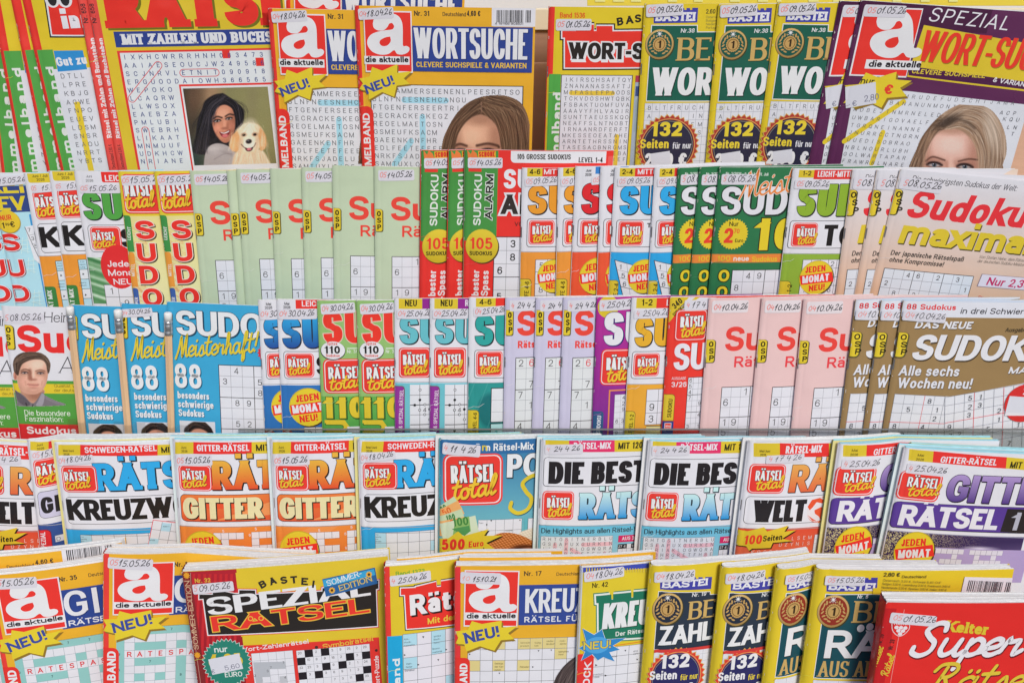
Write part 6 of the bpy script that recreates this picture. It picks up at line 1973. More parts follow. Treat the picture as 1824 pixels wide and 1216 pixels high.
@design
def grid_orange(m):
    m.base('d3d3d9'); m.Z(300, 760, 4.865)
    m.R(92, 852, 1300, 700, 'db6a30', grad=('e08238', 'd65a2c')); m.PL([(100, 852), (1300, 852)], 7, '9a8a82')
    m.PG([(104, 1000), (400, 870), (640, 870), (110, 1200)], 'e08a4c')
    head_strip(m, 58, 130, 102, 0, [(58, 218, 'd2bf2c', '', 0, 0, ''), (216, 724, 'd9342f', 'GITTER-RÄTSEL', 248, 442, 'd8d4da'), (722, 1300, 'd2bf2c', 'MIT 120', 760, 240, '33301c')])
    date_box(m, 110, 186, 'Juni', '2026')
    m.part('title'); m.T('RÄTSEL', 386, 542, 246, 'db5a2c', w=1010, b=.27, ct=.72, sp=.07, serif=(.03, .15), ol=((4, '2e2624'),), shadow=(8, 8, '2e2624', 4), grad=('e4b03a', 'd44a2c'))
    m.part('title_panel'); m.R(100, 578, 1500, 240, '3a3230', r=44); m.R(105, 583, 1490, 230, 'dc6a34', r=40, grad=('de7438', 'cf5430')); m.PG([(400, 810), (900, 640), (1500, 610), (1500, 700)], 'e08a50'); m.R(120, 640, 500, 60, 'd8502e')
    m.part('subtitle'); m.T('GITTER', 134, 790, 186, 'd6cc9c', w=690, b=.29, ct=.74, sp=.05, shadow=(8, 8, '33281e', 3))
    m.part('puzzle_grid')
    cells = [(0, 0), (1, 0), (2, 0), (3, 0), (1, 1), (0, 2), (1, 2), (2, 2), (3, 2), (1, 3), (5, 0), (6, 0), (7, 0), (8, 0), (5, 1), (5, 2), (6, 2), (7, 2), (5, 3), (8, 1), (8, 2), (0, 4), (1, 4), (2, 4), (3, 4), (4, 4), (5, 4)]
    m.CELLS(390, 915, 66, 60, cells, '5c4a40'); m.CELLS(390, 915, 66, 60, cells, 'd5d3d8', inset=1.5)
    m.T('5', 468, 912, 24, 'd8d0cc', b=.18); m.T('5', 750, 892, 24, 'd8d0cc', b=.18); m.T('6', 698, 946, 24, 'd8d0cc', b=.18); m.T('9', 706, 1068, 24, 'd8d0cc', b=.18)
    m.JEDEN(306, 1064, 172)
    m.RT(86, 322, 284, 222, rot=0)
    m.DATE(62, 234, 314, 96, '05', '15.05.26', rot=2, th=.5, by=.86)
@design
def pocket_teal(m):
    m.base('4aa2ae'); m.Z(630, 760, 4.865)
    m.R(740, 106, 1000, 1200, '4aa2ae', grad=('2d6c9c', '7cc4c4')); m.R(740, 104, 1000, 116, '2f6698')
    m.part('headline'); m.T('Den Rätsel-Mix für', 1060, 208, 62, 'd4d8de', w=620, b=.2, shadow=(4, 4, '1f4a70')); m.R(1050, 150, 96, 70, '2f6698'); m.T('n', 1112, 206, 62, 'd2c02c', b=.2)
    m.part('title'); m.T('POCKET', 1326, 438, 198, 'd6d8de', w=900, b=.25, ct=.76, sp=.06, ol=((5, '2a3640'),), shadow=(6, 8, '2a3640', 4))
    m.part('script_title', 18); m.SCR('S', 1352, 732, 320, 'd0c02e', 34, w=240, rot=-8, sh=.1, shadow=(8, 8, '24606a')); m.PL([(1580, 780), (1610, 620), (1680, 600)], 34, 'd0c02e', curve=True, cap=True)
    m.RT(772, 232, 526, 440, rot=1, base=16)
    m.part('puzzle_grid', 14); m.GRID(1080, 804, 78, 96, 5, 4, lw=2.5, lc='60626a'); m.R(1480, 780, 30, 120, '5aa8b4'); m.GRID(1512, 790, 70, 96, 4, 3, lw=2.5, lc='60626a')
    m.T('Fan-', 1086, 836, 14, '4a4c54', b=.13); m.T('Körper', 1316, 902, 14, '4a4c54', b=.13); m.PG([(1148, 836), (1148, 852), (1164, 844)], '2a2828'); m.PG([(1184, 804), (1200, 804), (1192, 818)], '2a2828'); m.PG([(1434, 800), (1448, 800), (1441, 812)], '2a2828')
    m.part('picture', 20); m.PIC(1160, 884, 470, 240, pic_straw, crop=True)
    m.part('banknotes', 26)
    for i, (x, y, c, t, tc) in enumerate(((742, 690, 'b8c8a4', '100', '4a7a4c'), (742, 700, 'e0a060', '50', 'd0602c'), (742, 740, 'b4c6a2', '100', '3f7a44'), (742, 768, 'e0a264', '50', 'd0602c'))):
        m.R(x - 40, y + 20 + i * 10, 210 + i * 22, 130, c, rot=36 - i * 8)
        m.T(t, x + 10 + i * 30, y + 60 + i * 10, 56, tc, w=80, b=.2, rot=34 - i * 8)
    m.R(742, 830, 330, 190, 'c0cdb2', rot=14); m.PG([(880, 800), (1000, 770), (1016, 900), (860, 930)], '7da860'); m.T('100', 862, 860, 74, '3c7a3c', w=140, b=.2, rot=8); m.PG([(850, 880), (1000, 850), (1010, 900), (960, 940)], '4a8a50')
    bd = m.part('flash', 32); o = [(700, 960), (820, 960), (905, 900), (950, 940), (1170, 880), (1130, 938), (1290, 935), (1150, 1000), (1260, 1080), (900, 1200), (700, 1260)]
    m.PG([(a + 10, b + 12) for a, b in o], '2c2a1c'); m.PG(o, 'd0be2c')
    m.part('lettering', bd['n'] + 1, parent=bd); m.T('500', 762, 1062, 96, 'cc342c', w=206, b=.26, rot=3, sh=.1); m.T('Euro', 996, 1040, 54, 'cc342c', w=134, b=.22, rot=5, sh=.1); m.T('in bar gewinnen!', 760, 1112, 40, '33301e', w=386, b=.17, rot=6, sh=.1)
    m.DATE(774, 128, 330, 100, '4', '11 4 26', rot=-4, rx=.04, tx=.2, th=.5)
@design
def best_of_puzzles(m):
    m.base('d3d3d9'); m.Z(940, 760, 4.56)
    m.R(70, 790, 1000, 700, 'aad0e0', grad=('5ab0cc', 'c8dce6')); m.PL([(90, 790), (1000, 790)], 7, '8a9aa4')
    head_strip(m, 144, 106, 96, 0, [(144, 338, 'd2bf2c', '', 0, 0, ''), (336, 708, 'd43464', 'RÄTSEL-MIX', 372, 306, 'd8d2da'), (706, 1200, 'd2bf2c', 'MIT 120 RÄTSEL', 734, 440, '33301c')])
    m.part('title_panel'); m.box(132, 244, 1100, 234, 'd4d4da', 4, '33333a', r=30)
    m.part('title'); m.T('DIE BESTEN', 166, 460, 178, '262326', w=1050, b=.31, ct=.7, sp=.05)
    m.part('subtitle'); m.T('RÄTSEL', 416, 748, 214, '4aa8d8', w=800, b=.27, ct=.72, sp=.07, serif=(.03, .14), ol=((4, '25313c'),), shadow=(6, 6, '25313c', 4), grad=('b8dcee', '1e8ccc'))
    m.T('Die Highlights aus allen Rätsel-Welten', 110, 860, 42, '2e3238', w=960, b=.15, sp=.12)
    m.part('puzzle_letters'); m.R(106, 884, 612, 500, '7a8288'); m.R(109, 887, 606, 500, 'd0d4da')
    m.CAPS(132, 920, 47.2, 41, [((7, 1), (12, 1)), ((2, 1), (2, 4)), ((4, 0), (4, 4)), ((5, 2), (8, 4)), ((11, 3), (11, 4))], 'dcb0ba', 34)
    m.LET(['RHTGSITNERBLU', 'GSEAPUXGURKEN', 'IIRIAKLOGWQRA', 'KBBHRGRETFHSE', 'LKSFGSVALRUAU'], 132, 920, 47.2, 41, 28, '55585f', b=.12)
    m.part('side_puzzle'); m.R(738, 880, 260, 56, 'c82c62'); m.T('AUS 3 MAGAZINEN', 764, 918, 30, 'd8ccd4', w=330, b=.2); m.GRID(734, 950, 38, 38, 7, 6, lw=2, lc='5a5c64'); m.CELLS(734, 950, 38, 38, [(0, 0), (1, 0), (3, 0), (4, 1), (0, 3), (2, 3), (3, 2)], '26262a'); m.DIG(734, 950, 38, 38, {(0, 0): '27', (1, 0): '4', (3, 0): '15', (4, 1): '20'}, 22, col='d4d4da', b=.14)
    m.RT(122, 516, 262, 234, rot=0)
    m.DATE(140, 142, 310, 78, '4', '24 4 26', rot=2, rx=.03, tx=.22, th=.46, pale=True)
@design
def world_orange(m):
    m.base('d3d3d9'); m.Z(1290, 760, 4.865)
    m.R(60, 868, 1300, 700, 'd9552f', grad=('cf4a34', 'e08a5c')); m.PL([(120, 868), (1000, 868)], 7, '9a8a88')
    head_strip(m, 254, 140, 116, 0, [(254, 486, 'd2bf2c', '', 0, 0, ''), (482, 912, 'd9342f', 'RÄTSEL-MIX', 530, 330, 'd8d4da'), (908, 1300, 'd2bf2c', 'MIT', 938, 120, '33301c')])
    date_box(m, 306, 218, 'Mai/Juni', '2026')
    m.part('title'); m.T('RÄTSEL', 552, 566, 236, 'dc8a4a', w=1010, b=.26, ct=.74, sp=.07, sh=.05, ol=((4, '2e2624'),), shadow=(6, 6, '2e2624', 3), grad=('e2a050', 'd4603c'))
    m.part('title_panel'); m.box(190, 598, 1300, 242, 'd4d4da', 4, '33333a', r=40); m.R(846, 602, 600, 234, 'e08a48')
    m.part('subtitle'); m.T('WELT', 238, 822, 194, '262326', w=484, b=.3, ct=.7, sp=.03, sh=.0)
    gl = m.part('globe', 18); m.EL(816, 716, 108, 112, 'da5a34'); m.EL(812, 712, 105, 108, 'd6d0d2')
    for pts in ([(722, 690), (760, 630), (830, 612), (880, 640), (850, 660), (800, 650), (770, 690), (740, 720)], [(780, 720), (840, 690), (890, 720), (880, 780), (840, 810), (815, 770), (785, 750)], [(860, 630), (905, 660), (912, 700), (885, 690)], [(722, 760), (760, 790), (800, 812), (760, 808)]):
        m.PG(pts, 'd8502e')
    m.part('puzzle_letters'); m.LET(['LSEM'], 592, 978, 54, 50, 32, 'dcc8c2', b=.12); m.LET(['DZYNIS'], 484, 1032, 53, 50, 32, 'dcc8c2', b=.12); m.LET(['KOSBEZRHNT'], 244, 1096, 55, 50, 32, 'dcc8c2', b=.12)
    m.R(786, 930, 60, 200, 'cfd0d6'); m.R(846, 930, 60, 200, 'a8704a'); m.GRID(786, 930, 34, 40, 3, 5, lw=2, lc='8a8c94', fill='cfd0d6')
    bd = m.part('flash', 24); o = [(60, 870), (200, 900), (345, 865), (370, 902), (555, 850), (520, 905), (620, 890), (500, 965), (590, 985), (420, 1000), (400, 1045), (240, 1050), (215, 1070), (190, 1030), (60, 1010)]
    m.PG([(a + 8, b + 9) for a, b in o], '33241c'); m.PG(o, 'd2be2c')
    m.part('lettering', bd['n'] + 1, parent=bd); m.T('100', 166, 1014, 82, 'd8402c', w=160, b=.25, rot=3, sh=.1); m.T('Seiten', 332, 990, 52, '2e2a1e', w=176, b=.21, rot=5, sh=.1)
    m.RT(224, 316, 324, 252, rot=0)
    m.DATE(364, 246, 340, 72, '4', '17 4 26', rot=3, rx=.05, tx=.22, th=.6)
@design
def grid_purple(m):
    m.base('d3d3d9'); m.Z(1520, 760, 4.865)
    m.part('picture_band'); m.PIC(250, 890, 1300, 420, pic_glitter, step=1.3)
    m.PL([(305, 893), (1600, 962)], 8, '8a88a0')
    m.part('headline_strip')
    for x0, x1, c in ((480, 700, 'd2bf2c'), (690, 1338, 'd9342f'), (1325, 1700, 'd2bf2c')):
        m.PG([(x0 + 6, 192 + (x0 - 480) * .082), (x1, 192 + (x1 - 480) * .082), (x1 - 12, 290 + (x1 - 480) * .082), (x0 - 4, 290 + (x0 - 480) * .082)], c)
    m.T('GITTER-RÄTSEL', 750, 308, 54, 'd8d4da', w=500, b=.21, sh=.05); m.T('MIT 120', 1352, 356, 56, '33301c', w=230, b=.21, sh=.05)
    m.T('Mai', 556, 254, 22, '5a5224', b=.17, w=54); m.T('2026', 540, 290, 22, '5a5224', b=.17, w=70)
    m.part('title'); m.T('GITTER', 782, 640, 234, '7a5aa0', w=1010, b=.27, ct=.74, sp=.08, sh=.04, ol=((5, '2e2438'),), shadow=(6, 8, '2e2438', 4), grad=('a48cc0', '523a80'))
    m.part('title_panel'); m.R(352, 634, 1500, 236, '33303c', r=40, sh=.0); m.R(357, 639, 1490, 226, '54398a', r=36)
    m.PG([(1335, 708), (1700, 720), (1700, 930), (1270, 908)], '2c2626')
    m.part('subtitle'); m.T('RÄTSEL', 378, 846, 184, 'd6d4de', w=900, b=.28, ct=.74, sp=.05, sh=.05); m.T('1', 1340, 892, 160, 'a8a8b4', w=90, b=.26, sh=.05)
    m.part('puzzle_grid'); cells = [(i, 0) for i in range(0, 5)] + [(i, 0) for i in range(6, 12)] + [(3, 1), (3, 2), (2, 2), (1, 2), (7, 1), (7, 2), (8, 2), (9, 2), (10, 2), (11, 2), (2, 3), (10, 1), (10, 3), (4, 2)]
    m.R(690, 1040, 900, 300, 'a694c0'); m.CELLS(716, 1048, 52, 46, cells, '7c7290'); m.CELLS(716, 1048, 52, 46, cells, 'cdcad6', inset=1.5)
    m.JEDEN(524, 1076, 180)
    m.RT(416, 366, 376, 250, rot=-2, sh=0)
    m.DATE(470, 312, 340, 84, '4', '25.04.26', rot=-2, rx=.02, tx=.18, tw=.84, th=.56)

# ---------- bottom row
def grid_teal(m, x, y, cw, ch, nc, nr, word, wr, holes, nums):
    m.part('puzzle_grid')
    m.R(x - cw * .95, y - ch * .95, cw * (nc + 2), ch * (nr + 2), '2c6a68'); m.R(x - cw * .92, y - ch * .92, cw * (nc + 2), ch * (nr + 2), '88bcb8')
    cells = [(c, r) for r in range(nr) for c in range(nc) if (c, r) not in holes]
    m.CELLS(x, y, cw, ch, cells, '86909a'); m.CELLS(x, y, cw, ch, cells, 'd3d4da', inset=1.2)
    m.DIG(x, y, cw, ch, {(i, wr): c for i, c in enumerate(word)}, 42, col='cc3a3c', b=.2)
    m.DIG(x, y, cw, ch, nums, 20, col='2c4a4c', b=.17)
@design
def suche_grid(m):
    m.base('dba62c'); m.Z(0, 940, 4.406)
    m.R(814, 190, 42, 1300, 'de3e38')
    m.part('issue_lettering'); m.T('Nr. 35', 1366, 304, 36, '3c3630', w=130, b=.22)
    m.T('Deutschland', 1585, 304, 28, '3c3630', w=200, b=.15); m.T('4,60 €', 1797, 304, 36, '3c3630', w=130, b=.2)
    m.BARCODE(2000, 192, 392, 150)
    m.part('title_band'); m.R(1336, 372, 1400, 306, '2e4488')
    m.part('title'); m.T('GITTER', 1368, 586, 200, 'd4d6de', w=1000, b=.19, ct=.76, sp=.24, shadow=(6, 6, '22336a')); m.T('RÄTSEL FÜR PROFIS', 1380, 658, 44, 'd4d6de', w=820, b=.22)
    holes = {(1, 1), (2, 1), (3, 1), (5, 1), (1, 3), (2, 3), (3, 3), (5, 3), (5, 4), (1, 5), (3, 5), (5, 5), (5, 6), (7, 1), (7, 3)}
    grid_teal(m, 978, 832, 78, 63, 10, 9, 'RATESPASS', 2, holes, {(4, -1): '7', (6, -1): '7', (-1, 2): '9', (2, 3): '7', (-1, 4): '5', (5, 5): '8'})
    m.R(856, 800, 58, 700, 'dba62c')
    m.part('side_tab'); m.R(814, 930, 120, 700, 'd9342d', r=(0, 46, 0, 0)); m.T('SAMMELBAND', 908, 1530, 66, 'd8d8de', w=600, b=.24, rot=90)
    m.ALOGO(888, 266, 450, 404, rot=0)
    o = [(812, 710), (920, 705), (940, 645), (1030, 668), (1190, 638), (1190, 700), (1320, 682), (1245, 740), (1300, 780), (1175, 790), (1140, 870), (1040, 835), (905, 878), (905, 822), (815, 800), (838, 755)]
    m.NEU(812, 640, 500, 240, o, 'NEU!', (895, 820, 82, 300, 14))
    m.DATE(852, 222, 330, 84, '05', '15.05.26', rot=-3, th=.56)
@design
def special_red(m):
    m.base('d4bf2c'); m.Z(310, 960, 4.56)
    m.R(60, 262, 440, 1400, '9c2026', grad=('a82430', '7c1c24'))
    for i in range(9):
        m.PG([(150 + i * 44, 280), (172 + i * 44, 280), (140 + i * 44, 1300), (118 + i * 44, 1300)], 'bc2a30')
    m.R(545, 780, 1300, 10, 'd4bf2c')
    m.R(500, 270, 1500, 700, 'd4bf2c'); m.R(555, 790, 1500, 700, 'd4bf2c')
    m.part('side_strip'); m.R(66, 268, 70, 1300, '7c2a2c'); m.PL([(134, 270), (150, 700), (250, 1400)], 4, 'b88a7c'); 
    m.T('SOMMER-EDITION', 202, 890, 40, 'cfae8c', w=556, b=.13, rot=90, serif=(.08, .05)); m.T('SOMMER-EDITION', 245, 1520, 40, 'cfae8c', w=556, b=.13, rot=90, serif=(.08, .05))
    for x, y in ((102, 292), (190, 938)):
        m.ST(x, y, 10, 30, 18, 'dca02c'); m.EL(x, y, 18, 18, 'e0962c')
    m.part('issue_lettering'); m.T('Nr. 32', 172, 352, 34, 'd2b43a', w=124, b=.2)
    m.part('title_panel', 16)
    for g, c in ((14, 'd33a34'), (8, 'd8d6da'), (0, '2b2725')):
        m.PG([(206 - g, 446 - g), (316 - g, 446 - g), (316 - g, 420 - g), (400, 420 - g), (500 - g, 440 - g), (530 - g, 440 - g), (530 - g, 410 - g), (660 + g, 412 - g), (660 + g, 446 - g), (1206 - g, 420 - g), (1206 - g, 395 - g), (1660 + g, 330 - g), (1660 + g, 398 + g), (1640 + g, 402 + g), (1650 + g, 700 + g), (280 - g, 772 + g), (240 - g, 480 + g), (206 - g, 482 + g)], c)
    m.part('title'); m.T('SPEZIAL', 280, 615, 142, 'd8d8de', w=1330, b=.42, ct=.34, sp=.1, rot=2.6)
    m.T('RATSEL', 318, 748, 122, 'd8382e', w=1290, b=.42, ct=.34, sp=.12, rot=2.6, ol=((8, 'dcb83a'),))
    for x in (622, 708):
        m.EL(x, 640 - (x - 622) * .03, 22, 20, 'dcb83a'); m.EL(x, 640 - (x - 622) * .03, 14, 13, 'd8382e')
    for i, (c, x, y, r) in enumerate((('B', 712, 400, 24), ('A', 788, 372, 16), ('S', 872, 362, 6), ('T', 950, 356, 0), ('E', 1034, 366, -8), ('I', 1120, 388, -14))):
        m.T(c, x, y, 58, '33302a', w=None if c == 'I' else 54, b=.28, rot=r)
    m.part('ribbon', 22); m.PG([(1205, 320), (1632, 225), (1655, 355), (1235, 462)], '2c5f96'); m.PG([(1210, 328), (1625, 236), (1636, 285), (1218, 385)], '3a9cc8')
    m.T('SOMMER-', 1248, 378, 46, 'd6dae0', w=292, b=.15, rot=12, serif=(.08, .06)); m.T('EDITION', 1348, 418, 48, 'd4c04a', w=276, b=.15, rot=12, serif=(.08, .06))
    for x, y in ((1584, 282), (1284, 410)):
        m.ST(x, y, 10, 28, 20, 'd9a838'); m.EL(x, y, 11, 11, '5a3420')
    m.part('puzzle_panel', 14); m.PG([(555, 858), (1665, 790), (1700, 1300), (600, 1300)], 'd23630')
    m.T('Wort-Zahlenrätsel', 540, 912, 36, 'd8d2d4', w=566, b=.2, rot=3, serif=(.06, .1)); m.EL(1158, 872, 14, 14, '4a2c2a'); m.T('Symbolrätsel', 1212, 886, 42, 'd4b83a', w=420, b=.18, rot=4, serif=(.06, .1)); m.EL(1644, 896, 12, 12, '4a2c2a'); m.T('Wort-Puzzle', 1676, 1210, 40, 'd8d2d4', w=290, b=.18, rot=89, serif=(.06, .1))
    m.GRID(628, 922, 68, 64, 5, 6, lw=2, lc='80828a'); m.PG([(644, 992), (908, 986), (908, 1044), (780, 1048), (784, 1110), (720, 1112), (716, 1300), (690, 1300), (660, 1112)], 'a9adb4'); m.R(858, 1106, 60, 60, 'b2b4ba')
    m.T('7', 884, 1004, 20, '3a3a40', b=.13); m.T('3', 756, 1072, 20, '3a3a40', b=.13); m.T('7', 782, 1044, 20, '3a3a40', b=.13); m.T('3', 654, 1110, 20, '3a3a40', b=.13); m.T('4', 898, 1124, 20, '3a3a40', b=.13)
    m.GRID(994, 898, 67.5, 62, 9, 6, lw=2, lc='80828a')
    m.CELLS(994, 898, 67.5, 62, [(1, 0), (3, 0), (0, 1), (6, 1), (8, 1), (3, 2), (5, 2), (0, 3), (2, 3), (8, 3), (7, 4)], '242126')
    nums = {(0, 0): '20', (2, 0): '2', (4, 0): '3', (5, 0): '9', (6, 0): '25', (7, 0): '2', (8, 0): '23', (1, 1): '10', (2, 1): '8', (3, 1): '9', (4, 1): '16', (5, 1): '2', (7, 1): '3', (0, 2): '22', (1, 2): '23', (2, 2): '3', (4, 2): '9', (6, 2): '2', (7, 2): '1', (8, 2): '24', (1, 3): '3', (3, 3): '2', (4, 3): '8', (5, 3): '9', (6, 3): '1', (7, 3): '3', (4, 4): '7', (5, 4): '3', (6, 4): '11', (8, 4): '23'}
    m.DIG(986, 890, 67.5, 62, nums, 20, b=.13)
    bd = m.part('badge', 30); m.ST(432, 996, 34, 206, 184, 'c6d2cc'); m.ST(432, 996, 34, 200, 178, '2a7a6a')
    m.part('lettering', bd['n'] + 1, parent=bd); m.T('nur', 332, 912, 50, 'd4d8d6', w=108, b=.18); m.T('4,95', 290, 1030, 104, 'd0bc2c', w=280, b=.26); m.T('EURO', 418, 1112, 42, 'd4d8d6', w=144, b=.17)
    m.PRICE(280, 968, 262, 132, rot=8, txt='5,60')
    m.DATE(148, 362, 330, 78, '5', '09.05.26', rot=2, rx=.05, tx=.17, tw=.78, th=.6)
@design
def castle_red(m):
    m.base('d4c128'); m.Z(670, 960, 4.677)
    m.R(66, 226, 46, 1300, 'd93a34')
    m.part('issue_lettering'); m.T('Band 1373', 164, 306, 36, '4f9a3a', w=238, b=.17, rot=1)
    m.part('title_panel')
    for g, c in ((16, '2c2824'), (9, 'd8d6da'), (0, 'd8332c')):
        m.PG([(206 - g, 408 - g), (330 - g, 402 - g), (330 - g, 395 - g), (500 + g * .1, 352 - g), (506 + g * .1, 395 - g), (540 - g * .1, 392 - g), (540 - g * .1, 348 - g), (1200, 320 - g), (1200, 720 + g), (256 - g, 744 + g), (240 - g, 462 + g), (206 - g, 462 + g)], c)
    m.part('title'); m.T('Rätsel', 286, 634, 168, 'd8d8de', w=640, b=.26, ct=.8, rot=2, shadow=(12, 12, '33201c', 4)); m.T('Mit dem Extra', 430, 706, 50, 'd8c03a', w=480, b=.22, rot=1.5)
    m.part('side_tab'); m.R(92, 806, 128, 900, '1f9ccc'); m.T('Sammelband', 214, 1760, 62, 'd2dade', w=820, b=.26, rot=90, serif=(.06, .12), sp=.25)
    m.part('puzzle_grid'); m.GRID(222, 790, 120, 100, 6, 6, lw=3, lc='5a5c64', fill='d3d2da'); m.CELLS(222, 790, 120, 100, [(0, 0), (2, 0), (2, 1), (0, 2), (3, 4)], 'a4cde0', inset=2)
    for s, x, y in (('Abk.:', 230, 838), ('Musik-', 232, 864), ('kassette', 234, 890), ('antike', 480, 814), ('Buch-', 480, 840), ('form', 480, 868), ('Brenn-', 470, 918), ('material', 470, 946), ('Vieh-', 250, 1042), ('hüter', 250, 1068), ('Behälter', 240, 1098)):
        m.T(s, x, y, 15, '3c5060', b=.13)
    for p in ([(384, 804), (402, 804), (393, 820)], [(578, 906), (578, 922), (594, 914)], [(232, 952), (232, 968), (248, 960)], [(346, 1032), (346, 1048), (362, 1040)], [(510, 994), (526, 994), (518, 1008)]):
        m.PG(p, '26262a')
    m.DATE(112, 304, 338, 84, '4', '25.04.26', rot=3, rx=.04, tx=.2, tw=.72, th=.5)
@design
def suche_cross(m):
    m.base('d9a42c'); m.Z(670, 960, 4.677)
    m.R(660, 226, 44, 1300, 'd8383a')
    m.part('issue_lettering'); m.T('Nr. 17', 1232, 304, 38, '3c3630', w=146, b=.2); m.T('Deutschland', 1502, 302, 26, '3c3630', w=214, b=.16)
    m.part('title_band'); m.R(1192, 380, 1400, 330, '34488e')
    m.part('title'); m.T('KREUZWORT', 1240, 612, 196, 'd4d6de', w=1020, b=.17, ct=.76, sp=.09, shadow=(6, 6, '22336a')); m.T('RÄTSEL FÜR PROFIS', 1234, 690, 46, 'd4d6de', w=840, b=.22, sp=.25)
    m.part('puzzle_grid'); m.GRID(764, 826, 107, 92, 9, 6, lw=3, lc='5c5c60', fill='d3d3d9'); m.CELLS(764, 826, 107, 92, [(2, 0), (4, 0), (5, 0), (6, 0), (7, 0), (7, 1), (0, 2), (2, 2), (4, 2)], 'd2c384', inset=2)
    for s, x, y in (('Getreide-', 1202, 866), ('produkt', 1202, 892), ('Süßig-', 1320, 866), ('keit', 1320, 890), ('nieder-', 1420, 852), ('ländisch', 1418, 876), ('rück-', 1530, 850), ('sichts-', 1530, 874), ('lebhaftes', 1520, 940), ('Kind', 1520, 962), ('Gebirge', 988, 1038), ('der Kar-', 988, 1064), ('paten', 988, 1090), ('Rätselart', 1198, 1066)):
        m.T(s, x, y, 14, '6a5c34', b=.13)
    for p in ([(1134, 838), (1148, 838), (1141, 850)], [(1346, 920), (1360, 920), (1353, 932)], [(1452, 914), (1466, 914), (1459, 926)], [(774, 946), (774, 960), (788, 953)], [(1300, 1052), (1300, 1066), (1314, 1059)], [(1020, 1106), (1034, 1106), (1027, 1118)]):
        m.PG(p, '26262a')
    m.R(704, 800, 58, 800, 'd9a42c')
    m.part('picture', 18); m.PIC(1430, 930, 300, 420, pic_dark, crop=True)
    m.part('side_tab'); m.R(660, 980, 126, 800, 'd8342e', r=(0, 44, 0, 0)); m.T('SAMMELBAND', 758, 1560, 66, 'd8d8de', w=560, b=.24, rot=90)
    m.ALOGO(738, 252, 458, 460, rot=-1)
    o = [(662, 760), (762, 748), (798, 676), (880, 700), (1046, 672), (1044, 730), (1180, 716), (1100, 776), (1150, 826), (1040, 835), (985, 922), (865, 885), (752, 930), (735, 870), (662, 862), (684, 815)]
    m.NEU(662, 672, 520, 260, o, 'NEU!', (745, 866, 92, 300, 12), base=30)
    m.DATE(704, 266, 340, 92, '10', '15.10.21', rot=-2, tx=.30, tw=.6, th=.42, by=.86, pale=True)
@design
def castle_green(m):
    m.base('d4c42a'); m.Z(1010, 960, 4.677)
    m.R(100, 232, 900, 40, '3c4aa8')
    m.part('title_panel')
    for g, c in ((22, '2c7a5c'), (14, 'd6dad6'), (0, '237058')):
        m.PG([(240 - g, 470 - g), (370 - g, 458 - g), (370 - g, 500 - g * .2), (384 + g * .2, 500 - g * .2), (384 + g * .2, 455 - g), (536 - g * .2, 440 - g), (536 - g * .2, 486 - g * .2), (552 + g * .2, 484 - g * .2), (552 + g * .2, 436 - g), (1200, 400 - g), (1200, 800 + g), (264 - g, 830 + g), (262 - g, 530 + g), (244 - g, 530 + g)], c)
    m.part('title'); m.T('KREUZWORT', 290, 748, 212, 'd6d8dc', w=1000, b=.22, ct=.8, sp=.07, sh=.06, rot=1, shadow=(7, 7, '17402f')); m.T('Der Rätselspaß', 404, 806, 38, 'd2d8d4', w=380, b=.2, rot=1.5)
    m.part('issue_lettering'); m.T('Nr. 42', 210, 404, 40, '37331c', w=132, b=.17, rot=2)
    m.part('puzzle_grid'); m.R(220, 898, 700, 6, 'd8622c', rot=2); m.GRID(216, 906, 106, 80, 6, 6, lw=3, lc='60626a')
    for s, x, y in (('eine', 552, 936), ('Zahl', 552, 958), ('poetisch:', 218, 1130), ('Löwe', 218, 1152), ('Mittel', 360, 982)):
        m.T(s, x, y, 15, '4a4c54', b=.13)
    for p in ([(478, 918), (494, 918), (486, 932)], [(576, 992), (592, 992), (584, 1006)], [(236, 1036), (236, 1054), (254, 1045)], [(314, 1122), (314, 1140), (332, 1131)]):
        m.PG(p, '26262a')
    m.part('bound_edge')
    m.R(120, 234, 14, 1400, 'b8bcc4')
    for i in range(26):
        m.R(160 + i * 22.5, 238, 9, 32, 'd4c42a' if i < 14 else 'cfc04a')
    m.part('side_tab'); m.R(90, 950, 140, 700, 'd63430'); m.T('BLOCK', 178, 1330, 62, 'd8d4da', w=325, b=.24, rot=88)
    o = [(130, 738), (225, 790), (290, 745), (318, 830), (490, 815), (380, 880), (440, 912), (352, 935), (396, 1010), (300, 975), (256, 1002), (210, 950), (118, 1005), (150, 930), (100, 900), (165, 862)]
    bd = m.part('flash', 28); m.PG(o, 'd0d6dc', grow=5); m.PG(o, '2f7fbc'); m.EL(250, 876, 110, 70, '4a9ad0')
    m.part('lettering', bd['n'] + 1, parent=bd); m.T('NEU!', 136, 914, 66, 'd2c63a', w=236, b=.2, ol=((4, '3c5a8a'),), rot=1)
    m.DATE(140, 268, 338, 82, '04', '18.04.26', rot=5, th=.58)
